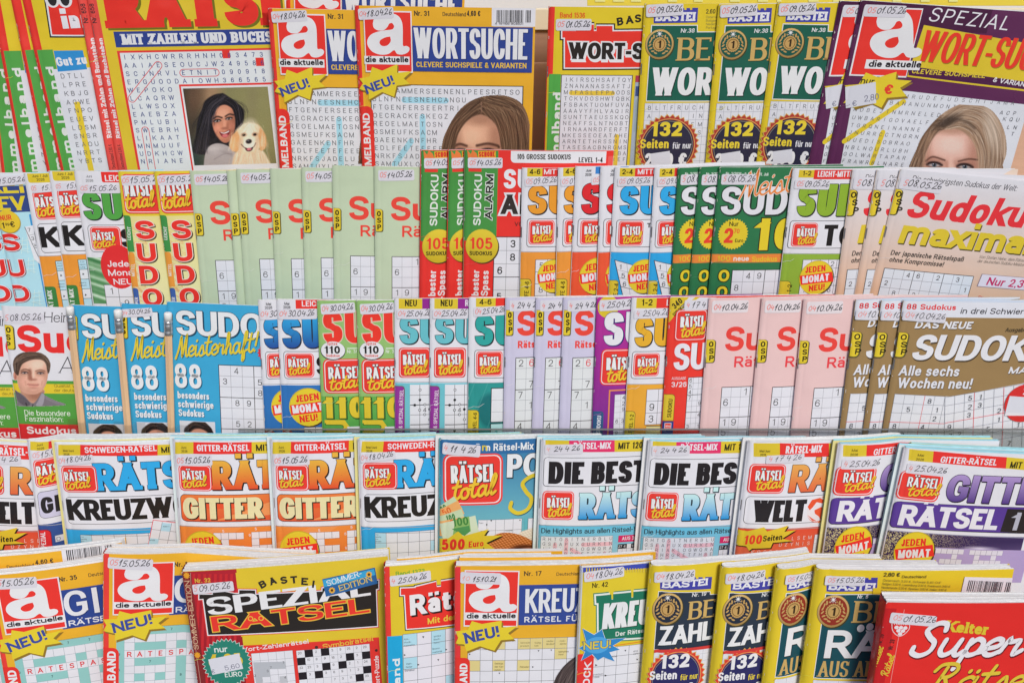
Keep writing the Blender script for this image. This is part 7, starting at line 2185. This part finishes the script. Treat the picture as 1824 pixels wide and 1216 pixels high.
@design
def super_red(m):
    m.base('d42c28'); m.Z(1350, 960, 3.848)
    m.R(860, 470, 90, 900, 'b82024')
    m.PL([(1004, 480), (970, 640), (908, 985)], 4, 'd88a86')
    m.part('spine_lettering'); m.T('Nr. 39', 922, 756, 34, '3a2424', w=70, b=.14, rot=84); m.T('Nr. 39', 846, 720, 30, '3a2424', w=70, b=.14, rot=82)
    m.SCR('super', 862, 1140, 62, 'd8ccd0', 8, w=150, rot=82); m.SCR('Rätsel', 890, 936, 52, 'd2be34', 7, w=148, rot=80); m.SCR('Rätsel', 810, 870, 46, 'd2be34', 6, w=140, rot=78)
    m.part('emblem'); m.PL([(918, 570), (922, 620), (945, 650), (972, 662), (1006, 646), (1036, 612), (1040, 574)], 5, 'd8c6c8', curve=True)
    for x, y in ((950, 602), (980, 604), (1010, 606), (963, 624), (994, 626), (974, 646)):
        m.EL(x, y, 15, 12, 'd8d0d4')
    m.T('Kelter', 932, 584, 22, 'd8c6c8', w=106, b=.2)
    m.part('heading'); m.T('Kelter', 1280, 628, 76, 'd2bf2e', w=302, b=.30, ct=.74, serif=(.05, .14), sp=.06, rot=-5)
    m.part('title'); m.SCR('Super', 1046, 790, 215, 'd8d6de', 34, w=760, rot=0, sh=.32, shadow=(7, 8, '6c2024', 6))
    m.part('script_title', 20); m.SCR('Rätsel', 1180, 1030, 180, 'd2be34', 26, w=760, rot=0, sh=.28, shadow=(6, 7, '6c2024', 5))
    m.DATE(914, 498, 322, 72, '05', '01.05.26', rot=-4, th=.56)

# ------------------------------------------------------------------ what stands where
def add(row, des, tl, bl, label, **k):
    return Mag(row, des, tl, bl, label, **k)

# top row
g = dict(group='green and red puzzle books at the left end of the top row', spine='d9342c', t=3.2, film=True)
add(0, 'sammelband', (-43, -60), (3, 306), 'green and red puzzle book at the far left, only its side strip showing', **g)
add(0, 'sammelband', (-27, -60), (40, 306), 'green and red puzzle book second from the left of the top row', **g)
add(0, 'sammelband', (7, -60), (84, 306), 'green and red puzzle book, third from the left, side letters half covered', **g)
REF_SAM = add(0, 'sammelband', (26.5, -60), (109, 306), 'green and red puzzle book with blue banner and yellow marked letter column', **g)
g = dict(group='red and yellow number puzzle books', spine='d33a34', t=3.0, W=352, skew=-3.4, film=True)
add(0, 'raetsel_red', (113, -60), (191, 303), 'red spined yellow puzzle book tucked behind the one with the woman and dog photo', **g)
add(0, 'raetsel_red', (129, -60), (208, 303), 'yellow and red puzzle book with a photo of a smiling woman and a golden puppy', **g)
g = dict(group='yellow word search magazines with red square logo', spine='de3a34', W=322, t=3.2)
add(0, 'suche_blue', (508, -75), (516, 220), 'yellow and blue word search magazine standing up behind its two copies in the top row', off=-16, chain=False, **g)
add(0, 'suche_blue', (477.7, 15), (499, 300), 'yellow and blue word search magazine half covered by the copy with the brown hair photo', seed=1, **g)
add(0, 'suche_blue', (632.5, 10), (646, 297), 'yellow and blue word search magazine with a brown haired head and a barcode', seed=2, p=1.2, **g)
add(0, 'suche_castle', (978.5, 12), (970, 290), 'yellow word search magazine with castle shaped red title panel and green side strip', spine='d9362e', W=300, t=3)
g = dict(group='yellow booklets with dark green panel and gold medal', W=300, t=2.6)
add(0, 'best_word', (1149, 7), (1132, 300), 'yellow booklet with green panel and gold medal beside the red castle magazine', seed=1, **g)
add(0, 'best_word', (1285, 8), (1258, 300), 'yellow booklet with green panel and gold medal, middle of three in the top row', seed=2, skew=1, **g)
add(0, 'best_word', (1396, 5), (1350, 300), 'yellow booklet with green panel and gold medal beside the purple magazines', seed=3, skew=2.6, **g)
g = dict(group='purple word search magazines', W=352, t=3, skew=3.2)
add(0, 'suche_purple', (1509, 3), (1443, 300), 'purple word search magazine mostly hidden behind the one with the blonde woman', seed=1, **g)
add(0, 'suche_purple', (1547, 2), (1476, 300), 'purple word search magazine with yellow title band and the face of a blonde woman', seed=2, rec=6, **g)

# second row
g = dict(group='light blue sudoku magazines', t=2.4)
add(1, 'sudoku_light_blue', (-52, 309), (-10, 531), 'light blue sudoku magazine at the left edge tucked under its twin', **g)
add(1, 'sudoku_light_blue', (-19, 309), (26, 533), 'light blue sudoku magazine with red vertical letters and a round yellow price button', **g)
g = dict(group='white and orange crossword mix magazines', t=2.4)
add(1, 'mix_orange', (42, 309), (82.5, 535), 'white and orange crossword magazine beside the light blue sudoku magazine', seed=1, **g)
add(1, 'mix_orange', (86.6, 305), (121, 535), 'white and orange crossword magazine beside the one with green title letters', seed=2, **g)
add(1, 'total_green_easy', (132, 305), (164.7, 533), 'white sudoku magazine with green title letters, green streaks and a red round button')
g = dict(group='yellow magazines with red letters running down', t=2.2)
add(1, 'total_vertical', (210, 305), (238, 531), 'yellow magazine with red letters running down, left one of two', seed=1, **g)
add(1, 'total_vertical', (274, 305), (304, 531), 'yellow magazine with red letters running down, beside the pale green magazines', seed=2, **g)
g = dict(group='pale green sudoku magazines with yellow tab', t=2.0)
for i, (a, b, d, lab) in enumerate((((338, 304), (360, 531), True, 'pale green sudoku magazine next to the yellow ones, first of seven'),
        ((404, 304), (422, 531), False, 'pale green sudoku magazine showing only a narrow strip with its tab'),
        ((421, 301), (437, 531), True, 'pale green sudoku magazine right of the narrow strip, third of seven'),
        ((481, 300), (492, 531), False, 'pale green sudoku magazine without a date sticker in the middle of the seven'),
        ((537, 298), (544, 530), True, 'pale green sudoku magazine with date sticker, fifth of seven'),
        ((592, 294), (595.5, 528), False, 'pale green sudoku magazine standing taller than the others, without sticker'),
        ((667, 296), (669, 528), True, 'pale green sudoku magazine in front of the other six, beside the green and red ones'))):
    add(1, 'osp_plain', a, b, lab, dated=d, seed=i, **g)
g = dict(group='green and red sudoku magazines with yellow round button', t=3.6, W=268)
add(1, 'alarm', (750, 267), (748, 527), 'green and red sudoku magazine with yellow button, leftmost of three', seed=1, **g)
add(1, 'alarm', (799, 267), (796, 527), 'green and red sudoku magazine with yellow button, squeezed between its two copies', seed=2, **g)
add(1, 'alarm', (828, 266), (825, 527), 'green and red sudoku magazine with yellow button and its white top banner in full view', seed=3, vis=268, **{**g, 'spine': '6f7a58'})
g = dict(group='white and orange sudoku magazines', t=2.0)
add(1, 'total_orange', (931, 299), (926, 526), 'white and orange sudoku magazine in front of the red and green one', seed=1, **g)
add(1, 'total_orange', (995, 299), (990, 526), 'white and orange sudoku magazine beside the white and red ones', seed=2, **g)
g = dict(group='white and red sudoku magazines', t=2.0)
add(1, 'total_red', (1026, 296), (1016, 526), 'white and red sudoku magazine with its badge half showing', seed=1, **g)
add(1, 'total_red', (1070.5, 297), (1063, 526), 'white and red sudoku magazine squeezed in beside the white and blue ones', seed=2, **g)
g = dict(group='white and blue sudoku magazines', t=2.0)
add(1, 'total_blue', (1096, 298), (1084, 526), 'white and blue sudoku magazine with its round button half showing', seed=1, **g)
add(1, 'total_blue', (1167, 299), (1154, 526), 'white and blue sudoku magazine beside the dark green ones', seed=2, **g)
g = dict(group='dark green sudoku magazines with yellow price burst', t=2.4)
add(1, 'hundred_green', (1209, 299), (1195, 527), 'dark green sudoku magazine with half a yellow price burst, left of three', seed=1, **g)
add(1, 'hundred_green', (1247, 299), (1227, 527), 'dark green sudoku magazine with half a yellow price burst, middle of three', seed=2, **g)
add(1, 'hundred_green', (1282, 298), (1262, 527), 'dark green sudoku magazine with the whole price burst and orange script in view', seed=3, **g)
add(1, 'total_lime', (1414, 300), (1386, 527), 'white and lime green sudoku magazine with a round yellow and red button')
g = dict(group='beige sudoku magazines with yellow tab', t=2.4, back='a9c8de', skew=2.4)
add(1, 'maxima', (1528.5, 303), (1493, 527), 'beige sudoku magazine beside the lime green one, left of three', seed=1, **g)
add(1, 'maxima', (1572, 304), (1526.5, 527), 'beige sudoku magazine with a creased edge, middle of three', seed=2, **g)
add(1, 'maxima', (1613.7, 303), (1553, 527), 'beige sudoku magazine with its big red and yellow title in view at the right edge', seed=3, rec=6, **{**g, 'W': 320})

# third row
g = dict(group='white sudoku magazines with the portrait of a man', t=2.4)
add(2, 'portrait_mag', (-108, 551), (-73, 775), 'white sudoku magazine at the left edge, only a strip of its portrait cover showing', seed=1, **g)
add(2, 'portrait_mag', (2.5, 545), (35, 773), 'white sudoku magazine with the portrait of a man with glasses', seed=2, **g)
g = dict(group='light blue sudoku magazines with a pencil', t=2.2)
EE = [add(2, 'eighty_eight', (127, 543), (149, 773), 'light blue sudoku magazine behind the leftmost pencil, first of three', seed=1, dated=False, **g),
      add(2, 'eighty_eight', (216, 540), (235, 772), 'light blue sudoku magazine with a date sticker behind the middle pencil', seed=2, **g),
      add(2, 'eighty_eight', (297, 537), (311, 771), 'light blue sudoku magazine with yellow script title and puzzle grid in full view', seed=3, dated=False, **g)]
g = dict(group='white and deep blue sudoku magazines', t=2.0)
add(2, 'total_deep_blue', (460, 534), (472, 772), 'white and deep blue sudoku magazine beside the light blue ones', seed=1, **g)
add(2, 'total_deep_blue', (493, 533), (504, 772), 'white and deep blue sudoku magazine with its round yellow and red button in view', seed=2, **g)
g = dict(group='green sudoku magazines with white oval', t=2.2)
add(2, 'hundred_ten', (565, 535), (575, 772), 'green sudoku magazine with white oval, beside the deep blue ones', seed=1, **g)
add(2, 'hundred_ten', (635, 535), (642, 772), 'green sudoku magazine with white oval, beside the teal ones', seed=2, **g)
g = dict(group='white and teal sudoku magazines with purple side tab', t=2.2)
add(2, 'teal_new', (703, 531), (704, 772), 'white and teal sudoku magazine with purple side tab beside the green ones', seed=1, **g)
add(2, 'teal_new', (766.6, 531), (765.7, 772), 'white and teal sudoku magazine with purple side tab, right one of two', seed=2, **g)
add(2, 'teal_level', (836, 530), (833, 772), 'white and dark teal sudoku magazine with hexagon pattern and yellow side tab', t=2.2)
g = dict(group='lilac sudoku magazines with yellow tab', t=2.2, pages='dfe2ea')
add(2, 'osp_lilac', (901, 530), (897, 773), 'lilac sudoku magazine beside the dark teal one, left of three', seed=1, **g)
add(2, 'osp_lilac', (955.6, 530), (948, 773), 'lilac sudoku magazine between its two copies', seed=2, **g)
add(2, 'osp_lilac', (1004.5, 530), (996, 773), 'lilac sudoku magazine beside the bright purple one, right of three', seed=3, **g)
add(2, 'total_purple', (1064, 529), (1055, 773), 'bright purple sudoku magazine with white title letters and a red badge', t=2.2)
add(2, 'total_yellow', (1126.5, 530), (1112, 773), 'white and orange yellow sudoku magazine with yellow title letters', t=2.2)
add(2, 'red_340', (1194, 529), (1178.6, 772), 'red sudoku magazine with a yellow corner and white title letters', t=2.4)
g = dict(group='pink sudoku magazines with yellow tab', t=2.4, pages='dce8ee')
add(2, 'osp_pink', (1264, 531), (1247, 776), 'pink sudoku magazine beside the red one, left of three', seed=1, **g)
add(2, 'osp_pink', (1358.5, 531), (1335, 778), 'pink sudoku magazine between its two copies', seed=2, **g)
add(2, 'osp_pink', (1433, 533), (1409, 778), 'pink sudoku magazine beside the gold brown ones, right of three', seed=3, **g)
g = dict(group='gold brown sudoku magazines with yellow tab', t=2.4, back='5aa4d6', pages='a8cfe6')
add(2, 'gold_88', (1525, 534), (1495, 780), 'gold brown sudoku magazine beside the pink ones, left of three', seed=1, **g)
add(2, 'gold_88', (1571, 535), (1536.5, 780), 'gold brown sudoku magazine between its two copies', seed=2, **g)
add(2, 'gold_88', (1610, 535), (1571, 780), 'gold brown sudoku magazine with its whole title and a red badge in view', seed=3, rec=5, **{**g, 'W': 320})

# fourth row: small stapled magazines with further copies behind them
BLU, PAL = '9fd0e4', 'd6e6e4'
def stk(*c, t=4.0):
    return tuple(((-3, 5, 2)[i % 3] * 3, (1.6, 2.4, .8)[i % 3], t, x) for i, x in enumerate(c))
def w4(**k):
    return {**dict(W=300, t=4.5, leaves=5, p=1.5, fold=1.3, lift=.3, bulge=1.6), **k}
add(3, 'world_orange', (-72, 783), (-58, 985), 'white and orange puzzle magazine at the left edge with part of a yellow flash', **w4(pages=PAL, stack=stk('d9d2a0'), seed=1, group='white and orange puzzle magazines with globe'))
add(3, 'grid_navy', (47.7, 784), (71, 975), 'white and navy puzzle magazine with a lilac title panel and red side tab', **w4(pages=PAL))
add(3, 'swedish_blue', (96.6, 789), (119, 962), 'white and sky blue crossword magazine with black and blue title, at the left', **w4(pages=PAL, stack=stk('d8cf8a', 'd9d2d4'), seed=1, group='white and sky blue crossword magazines'))
add(3, 'grid_orange', (308, 782), (322, 980), 'white and orange grid puzzle magazine with orange title panel, left one of two', **w4(pages=BLU, stack=stk('cfe2ea', 'd8cf8a'), seed=1, group='white and orange grid puzzle magazines'))
add(3, 'grid_orange', (482, 782), (492.5, 985), 'white and orange grid puzzle magazine beside the sky blue crossword magazine, right of two', **w4(pages=BLU, stack=stk('cfe2ea'), seed=2, group='white and orange grid puzzle magazines'))
add(3, 'swedish_blue', (638, 783), (644, 985), 'white and sky blue crossword magazine beside the teal one with banknotes', **w4(pages=BLU, stack=stk('d8cf8a'), seed=2, group='white and sky blue crossword magazines'))
add(3, 'pocket_teal', (784, 782), (782.5, 985), 'teal puzzle magazine with banknotes, a straw hat and a large red badge', **w4(pages=PAL, stack=stk('dfe6e6')))
add(3, 'best_of_puzzles', (965.7, 783), (958, 970), 'white and light blue puzzle magazine beside the teal one, left one of two', **w4(pages=BLU, stack=stk('cfe2ea'), seed=1, group='white and light blue puzzle magazines'))
add(3, 'best_of_puzzles', (1157, 785), (1139.6, 975), 'white and light blue puzzle magazine beside the one with the globe, right one of two', **w4(pages=BLU, stack=stk('dfe6e6'), seed=2, group='white and light blue puzzle magazines'))
add(3, 'world_orange', (1334, 786), (1309.5, 985), 'white and orange puzzle magazine with a globe and a yellow flash', **w4(pages=PAL, stack=stk('dfe6e6'), seed=2, group='white and orange puzzle magazines with globe'))
add(3, 'grid_purple', (1495.5, 790), (1468, 980), 'white and purple grid puzzle magazine beside the one with the globe', **w4(pages=BLU, stack=stk('d8cf8a'), seed=1, group='white and purple grid puzzle magazines'))
add(3, 'grid_purple', (1613.5, 797), (1574.5, 980), 'white and purple grid puzzle magazine with its purple title panel in view at the right', **w4(pages=BLU, stack=stk('cfe2ea', 'd8cf8a'), seed=2, rec=6, group='white and purple grid puzzle magazines'))

# bottom row: thick puzzle books
GP = 'e2e6de'
def w5(**k):
    return {**dict(W=300, t=10.0, leaves=10, pages=GP, fold=.6, p=1.3, lift=.8), **k}
gg = dict(group='yellow grid puzzle books with red square logo', spine='de3e38', back='dba62c')
add(4, 'suche_grid', (-172, 1004), (-128, 1216), 'yellow grid puzzle book with a barcode on its raised far corner, at the left edge', **w5(seed=1, W=358, rec=14, vis=358, **gg))
add(4, 'suche_grid', (-27, 1025), (10, 1216), 'yellow grid puzzle book with red square logo, leaning at the left edge', **w5(seed=2, W=358, rec=30, **gg))
add(4, 'suche_grid', (184, 985), (184, 1216), 'yellow grid puzzle book with red square logo, upright beside the dark red one', **w5(seed=3, W=358, stack=((6, 2, 6, 'dba62c'),), **gg))
add(4, 'special_red', (324, 1017), (352, 1216), 'thick yellow and dark red puzzle book with a black castle shaped title panel', **w5(t=16, W=362, leaves=12, spine='8a2a2c', back='d4bf2c', rec=22))
add(4, 'castle_red', (684.5, 1008), (690, 1216), 'yellow puzzle book with a castle shaped red title panel and light blue side strip', **w5(spine='d93a34', back='d4c128', stack=((20, 3, 6, 'd9a42c'),)))
add(4, 'suche_cross', (811, 1007), (811, 1216), 'yellow crossword book with blue title band and dark hair in its lower corner', **w5(spine='d8383a', back='d9a42c', t=9, W=358, stack=((6, 5, 5, 'd9a42c'),)))
add(4, 'castle_green', (1035, 1010), (1026, 1216), 'yellow puzzle pad with a castle shaped green title panel and blue flash', **w5(t=5, lift=-.5, spine='b8bcc4', back='3c4aa8', leaves=5))
gg = dict(group='yellow booklets with dark panel and medal in the bottom row', back='d6c326')
add(4, 'best_number', (1159.7, 1007), (1143.6, 1216), 'yellow booklet with navy panel and gold medal beside the puzzle pad', **w5(seed=1, t=9, leaves=8, fold=1.2, bulge=1.5, **gg))
add(4, 'best_number', (1287, 1010), (1265.5, 1216), 'yellow booklet with navy panel and gold medal, right one of two', **w5(seed=2, t=9, leaves=8, fold=1.2, bulge=1.5, **gg))
add(4, 'best_rest', (1385.6, 1013), (1360, 1216), 'yellow booklet with teal panel and red brown medal half covered by its copy', **w5(seed=1, t=9, leaves=8, fold=1.2, bulge=1.5, **gg))
add(4, 'best_rest', (1456, 1013), (1428, 1216), 'yellow booklet with teal panel, red brown medal and a barcode in view', **w5(seed=2, t=9, leaves=8, fold=1.2, bulge=1.5, W=358, rec=7, **gg))
add(4, 'super_red', (1579, 1072), (1556, 1216), 'thick red puzzle book with white and yellow script title in front at the lower right', name='puzzle_book',
    **w5(t=16, leaves=10, off=32, chain=False, spine='b82024', back='d42c28', fold=.8))

REFS = {}
PICK = dict(sammelband=3, raetsel_red=1, suche_blue=2, best_word=0, suche_purple=1, sudoku_light_blue=1, mix_orange=1, total_vertical=1, osp_plain=6, alarm=2, total_orange=0, total_red=0, total_blue=0,
            hundred_green=2, maxima=2, portrait_mag=1, eighty_eight=2, total_deep_blue=1, hundred_ten=1, teal_new=1, osp_lilac=2, osp_pink=0, gold_88=2, world_orange=1, swedish_blue=0, grid_orange=0,
            best_of_puzzles=0, grid_purple=1, suche_grid=2, best_number=0, best_rest=1)
for r in ROWS:
    ms = sorted(r.mags, key=lambda m: m.A.x)
    for a, b in zip(ms[:-1], ms[1:]):
        a.d = (b.A.x - a.A.x) / a.s
        if a.d < a.W:
            a.nx = b
    for a in reversed(ms):
        if getattr(a, 'nx', None) is not None:
            a.Sd = max(a.nx.TT + .0010, a.rec)
for m in ALL:
    m.profile()
_by = {}
for m in ALL:
    _by.setdefault(m.design, []).append(m)
for dname, ms in _by.items():
    ref = ms[PICK.get(dname, 0) if len(ms) > 1 else 0]
    for m in ms:
        m.ref = ref
for m in ALL:
    DES[m.design](m)
    m.WEAR()
    m.build()

# ------------------------------------------------------------------ pencils taped to three magazines
def simple_mat(name, col, rough=.5, metal=0.0, scale=None, stretch=(1, 1, 1), amt=.15):
    m = bpy.data.materials.new(name)
    m.use_nodes = True
    n, l = m.node_tree.nodes, m.node_tree.links
    b = n['Principled BSDF']
    b.inputs['Roughness'].default_value = rough
    b.inputs['Metallic'].default_value = metal
    if scale:
        tc = n.new('ShaderNodeTexCoord'); mp = n.new('ShaderNodeMapping'); nz = n.new('ShaderNodeTexNoise')
        mp.inputs['Scale'].default_value = stretch
        nz.inputs['Scale'].default_value = scale; nz.inputs['Detail'].default_value = 4
        l.new(tc.outputs['Object'], mp.inputs['Vector']); l.new(mp.outputs[0], nz.inputs['Vector'])
        cr = n.new('ShaderNodeMix'); cr.data_type = 'RGBA'
        cr.inputs[6].default_value = tuple(x * (1 - amt) for x in col) + (1,)
        cr.inputs[7].default_value = tuple(min(.9, x * (1 + amt)) for x in col) + (1,)
        l.new(nz.outputs['Fac'], cr.inputs[0]); l.new(cr.outputs[2], b.inputs['Base Color'])
    else:
        b.inputs['Base Color'].default_value = tuple(col) + (1,)
    return m
M_WOOD = simple_mat('bare_pencil_wood', C('d2ac84'), .55, 0, 60, (6, .35, 6), .16)
M_TIN = simple_mat('crimped_tin', (.62, .62, .64), .28, .9, 500, (1, 1, 1), .12)
M_RUB = simple_mat('white_rubber', C('d6d6d4'), .7)
M_LEAD = simple_mat('graphite', (.04, .04, .045), .4)
def clear_mat(name, tint, gloss, rough=.06):
    m = bpy.data.materials.new(name)
    m.use_nodes = True
    n, l = m.node_tree.nodes, m.node_tree.links
    n.remove(n['Principled BSDF'])
    tr = n.new('ShaderNodeBsdfTransparent'); tr.inputs[0].default_value = tint + (1,)
    gl = n.new('ShaderNodeBsdfGlossy'); gl.inputs['Roughness'].default_value = rough
    mx = n.new('ShaderNodeMixShader'); mx.inputs[0].default_value = gloss
    l.new(tr.outputs[0], mx.inputs[1]); l.new(gl.outputs[0], mx.inputs[2])
    l.new(mx.outputs[0], n['Material Output'].inputs['Surface'])
    return m
M_TAPE = clear_mat('clear_tape', (.93, .93, .93), .10, .2)
M_ACRYL = clear_mat('clear_acrylic', (.86, .88, .89), .07, .08)

def poly_mesh(name, verts, faces, mat, smooth=False):
    me = bpy.data.meshes.new(name)
    me.from_pydata([tuple(v) for v in verts], [], faces)
    me.update()
    me.materials.append(mat)
    if smooth:
        me.polygons.foreach_set('use_smooth', [True] * len(me.polygons))
    return me
def lathe(name, prof, mat, n=24, smooth=True, ph=0.0):
    """profile of (radius, height) turned about Y"""
    v, f = [], []
    for r, h in prof:
        for i in range(n):
            a = 2 * math.pi * i / n + ph
            v.append((r * math.cos(a), h, r * math.sin(a)))
    for j in range(len(prof) - 1):
        for i in range(n):
            f.append((j * n + i, (j + 1) * n + i, (j + 1) * n + (i + 1) % n, j * n + (i + 1) % n))
    f.append(tuple(range(n)))
    f.append(tuple(reversed(range((len(prof) - 1) * n, len(prof) * n))))
    me = poly_mesh(name, v, f, mat, smooth)
    return me
L = .176
PM = dict(body=lathe('body', [(.0036, 0.014), (.0038, .016), (.0038, L - .022)], M_WOOD, 6, False, .3),
          tip=lathe('tip', [(.0007, .002), (.0036, .014)], M_WOOD, 24),
          lead=lathe('lead', [(.0002, 0), (.0007, .0022)], M_LEAD, 10),
          ferrule=lathe('ferrule', [(.0038, L - .023), (.0040, L - .0225), (.0040, L - .019), (.0037, L - .0185), (.0040, L - .018), (.0037, L - .0172), (.0040, L - .0165), (.0040, L - .012), (.0037, L - .0115), (.0040, L - .011), (.0040, L - .0085)], M_TIN),
          eraser=lathe('eraser', [(.0038, L - .009), (.0038, L - .0012), (.0034, L - .0004), (.0026, L)], M_RUB))
for k, (m, top, bot, lab) in enumerate(zip(EE, ((124, 546), (209.5, 551.5), (299, 556.5)), ((147.5, 771), (229, 770), (305.5, 770)),
        ('wooden pencil with white eraser beside the portrait of the man, leftmost of three', 'wooden pencil with white eraser, middle of the three taped to light blue magazines',
         'wooden pencil with white eraser set slightly lower than the others, rightmost of three'))):
    NRM = m.row.n
    A, B = m.row.hit(*top, .0048), m.row.hit(*bot, .0048)
    va = (A - B).normalized(); ua = va.cross(NRM).normalized()
    org = A - va * L
    r = bpy.data.objects.new('pencil', None)
    COL.objects.link(r)
    r.matrix_world = CM @ Matrix(((ua.x, va.x, NRM.x, org.x), (ua.y, va.y, NRM.y, org.y), (ua.z, va.z, NRM.z, org.z), (0, 0, 0, 1)))
    r['label'], r['category'], r['group'] = lab, 'pencil', 'wooden pencils taped to magazines'
    for nm, me in PM.items():
        link(nm, me, r)
    # strip of clear tape holding the pencil on the cover
    v, f = [], []
    for i, (x, z) in enumerate(((-.016, -.0043), (-.0062, -.0040), (-.0044, .0018), (-.0022, .0043), (.0022, .0043), (.0044, .0018), (.0062, -.0040), (.016, -.0043))):
        v += [(x, L - .121, z), (x, L - .150, z)]
        if i:
            f.append((2 * i - 2, 2 * i - 1, 2 * i + 1, 2 * i))
    link('tape', poly_mesh('tape', v, f, M_TAPE), r)

# ------------------------------------------------------------------ the rack
M_BEECH = simple_mat('pale_wood', C('e0cdb2'), .5, 0, 30, (.6, 8, 8), .07)
M_ROSE = simple_mat('rosy_wood', C('cda48a'), .5, 0, 30, (.6, 8, 8), .08)
M_BROWN = simple_mat('brown_wood', C('a07a64'), .55, 0, 30, (.6, 8, 8), .1)
def slab(name, row, x0, y0, x1, y1, off, th, mat, parent, top=None):
    """board lying in a row's plane, given by two opposite pixels, off metres in front of it, th thick"""
    R_ = ROWS[row]
    NRM = R_.n
    a, b, c, d = (R_.hit(x, y, off) for x, y in ((x0, y0), (x1, y0), (x1, y1), (x0, y1)))
    v = [p for p in (a, b, c, d)] + [p - NRM * th for p in (a, b, c, d)]
    f = [(3, 2, 1, 0), (4, 5, 6, 7), (0, 1, 5, 4), (1, 2, 6, 5), (2, 3, 7, 6), (3, 0, 4, 7)]
    me = poly_mesh(name, [CM @ p for p in v], f, mat)
    o = link(name, me, parent)
    bv = o.modifiers.new('bevel', 'BEVEL'); bv.width = min(.0008, th * .3); bv.segments = 2
    return o
rack = bpy.data.objects.new('display_rack', None)
COL.objects.link(rack)
rack['label'], rack['category'] = 'pale wooden display rack with stepped shelves holding all the magazines', 'display rack'
slab('back_panel', 0, -300, 16, 2150, 54, -.048, .006, M_BEECH, rack)
slab('rail', 0, -300, 54, 2150, 112, -.052, .004, M_BROWN, rack)
slab('back_panel', 0, -300, 112, 2150, 470, -.050, .006, M_ROSE, rack)
def sheet(name, corners, th_v, mat, parent):
    v = list(corners) + [p + th_v for p in corners]
    f = [(3, 2, 1, 0), (4, 5, 6, 7), (0, 1, 5, 4), (1, 2, 6, 5), (2, 3, 7, 6), (3, 0, 4, 7)]
    return link(name, poly_mesh(name, [CM @ p for p in v], f, mat), parent)
for k, r in enumerate(ROWS):
    NRM, UPV = r.n, r.u
    b = r.P0 - UPV * (r.drop + .0005)
    x0, x1 = -.66, .66
    c = [b + XV * x0 + NRM * .012, b + XV * x1 + NRM * .012, b + XV * x1 - NRM * .040, b + XV * x0 - NRM * .040]
    sheet('shelf', c, UPV * -.008, M_BEECH, rack)
sheet_o = slab('acrylic_lip', 2, 424, 765.5, 2100, 930, .0075, .002, M_ACRYL, rack)

# ------------------------------------------------------------------ what shows above the rack: pale wall and the edge of a yellow poster
wall = bpy.data.objects.new('wall', poly_mesh('wall', [CM @ (ROWS[0].hit(x, y, -.35)) for x, y in ((-1500, 300), (3300, 300), (3300, -900), (-1500, -900))], [(0, 1, 2, 3)], simple_mat('pale_wall', C('dfe0e4'), .8, 0, 8, (1, 1, 1), .03)))
COL.objects.link(wall)
wall['kind'] = 'thing'; wall['label'], wall['category'] = 'plain pale wall behind the rack, visible in a sliver at the top', 'wall'
poster = bpy.data.objects.new('poster', None)
COL.objects.link(poster)
poster['label'], poster['category'] = 'yellow poster with pale yellow capitals above the rack, only its lower edge showing', 'poster'
M_PY = simple_mat('yellow_poster_paper', C('e0d23c'), .6, 0, 20, (1, 1, 1), .04)
M_PL = simple_mat('pale_yellow_print', C('e2da8a'), .6)
pp = slab('sheet', 0, 1046, -190, 1880, 11, -.118, .0012, M_PY, poster)
lm = [];
for x0, x1 in ((1060, 1078), (1092, 1112), (1124, 1142), (1190, 1206), (1236, 1252), (1300, 1318), (1350, 1368), (1384, 1392), (1440, 1458), (1484, 1504), (1530, 1560), (1590, 1606), (1640, 1656), (1690, 1706)):
    c = [ROWS[0].hit(x, y, -.1174) for x, y in ((x0, 4), (x1, 4), (x1, -80), (x0, -80))]
    lm.append([CM @ p for p in c])
me = bpy.data.meshes.new('lettering')
me.from_pydata([tuple(p) for q in lm for p in q], [], [tuple(range(4 * i, 4 * i + 4)) for i in range(len(lm))])
me.materials.append(M_PL)
link('lettering', me, poster)

slab('lip_edge', 2, 424, 764.2, 2100, 766.4, .0079, .0028, simple_mat('polished_acrylic_edge', (.17, .18, .18), .25), rack)

# side panels that carry the shelves, and the pavement the rack stands on
def world_pt(row, up, fwd):
    r = ROWS[row]
    return CM @ (r.P0 - r.u * up + r.n * fwd)
M_SIDE = simple_mat('pale_side_panel', C('d8c6ac'), .5, 0, 18, (6, 6, .6), .07)
for x in (-.664, .652):
    prof = []
    for k in range(5):
        prof += [world_pt(k, -.01 if k == 0 else .06, .012), world_pt(k, ROWS[k].drop + .012, .014)]
    prof += [Vector((0, prof[-1].y, .02)), Vector((0, world_pt(0, 0, -.06).y, .02)), world_pt(0, -.01, -.06)]
    n = len(prof)
    v = [(x, p.y, p.z) for p in prof] + [(x + .012, p.y, p.z) for p in prof]
    f = [tuple(range(n)), tuple(reversed(range(n, 2 * n)))] + [(i, i + n, (i + 1) % n + n, (i + 1) % n) for i in range(n)]
    link('side_panel', poly_mesh('side_panel', v, f, M_SIDE), rack)
gm = simple_mat('grey_paving', (.10, .10, .10), .85, 0, 9, (1, 1, 1), .2)
ground = bpy.data.objects.new('ground', poly_mesh('ground', [(-30, -30, 0), (30, -30, 0), (30, 30, 0), (-30, 30, 0)], [(0, 1, 2, 3)], gm))
COL.objects.link(ground)
ground['kind'] = 'structure'
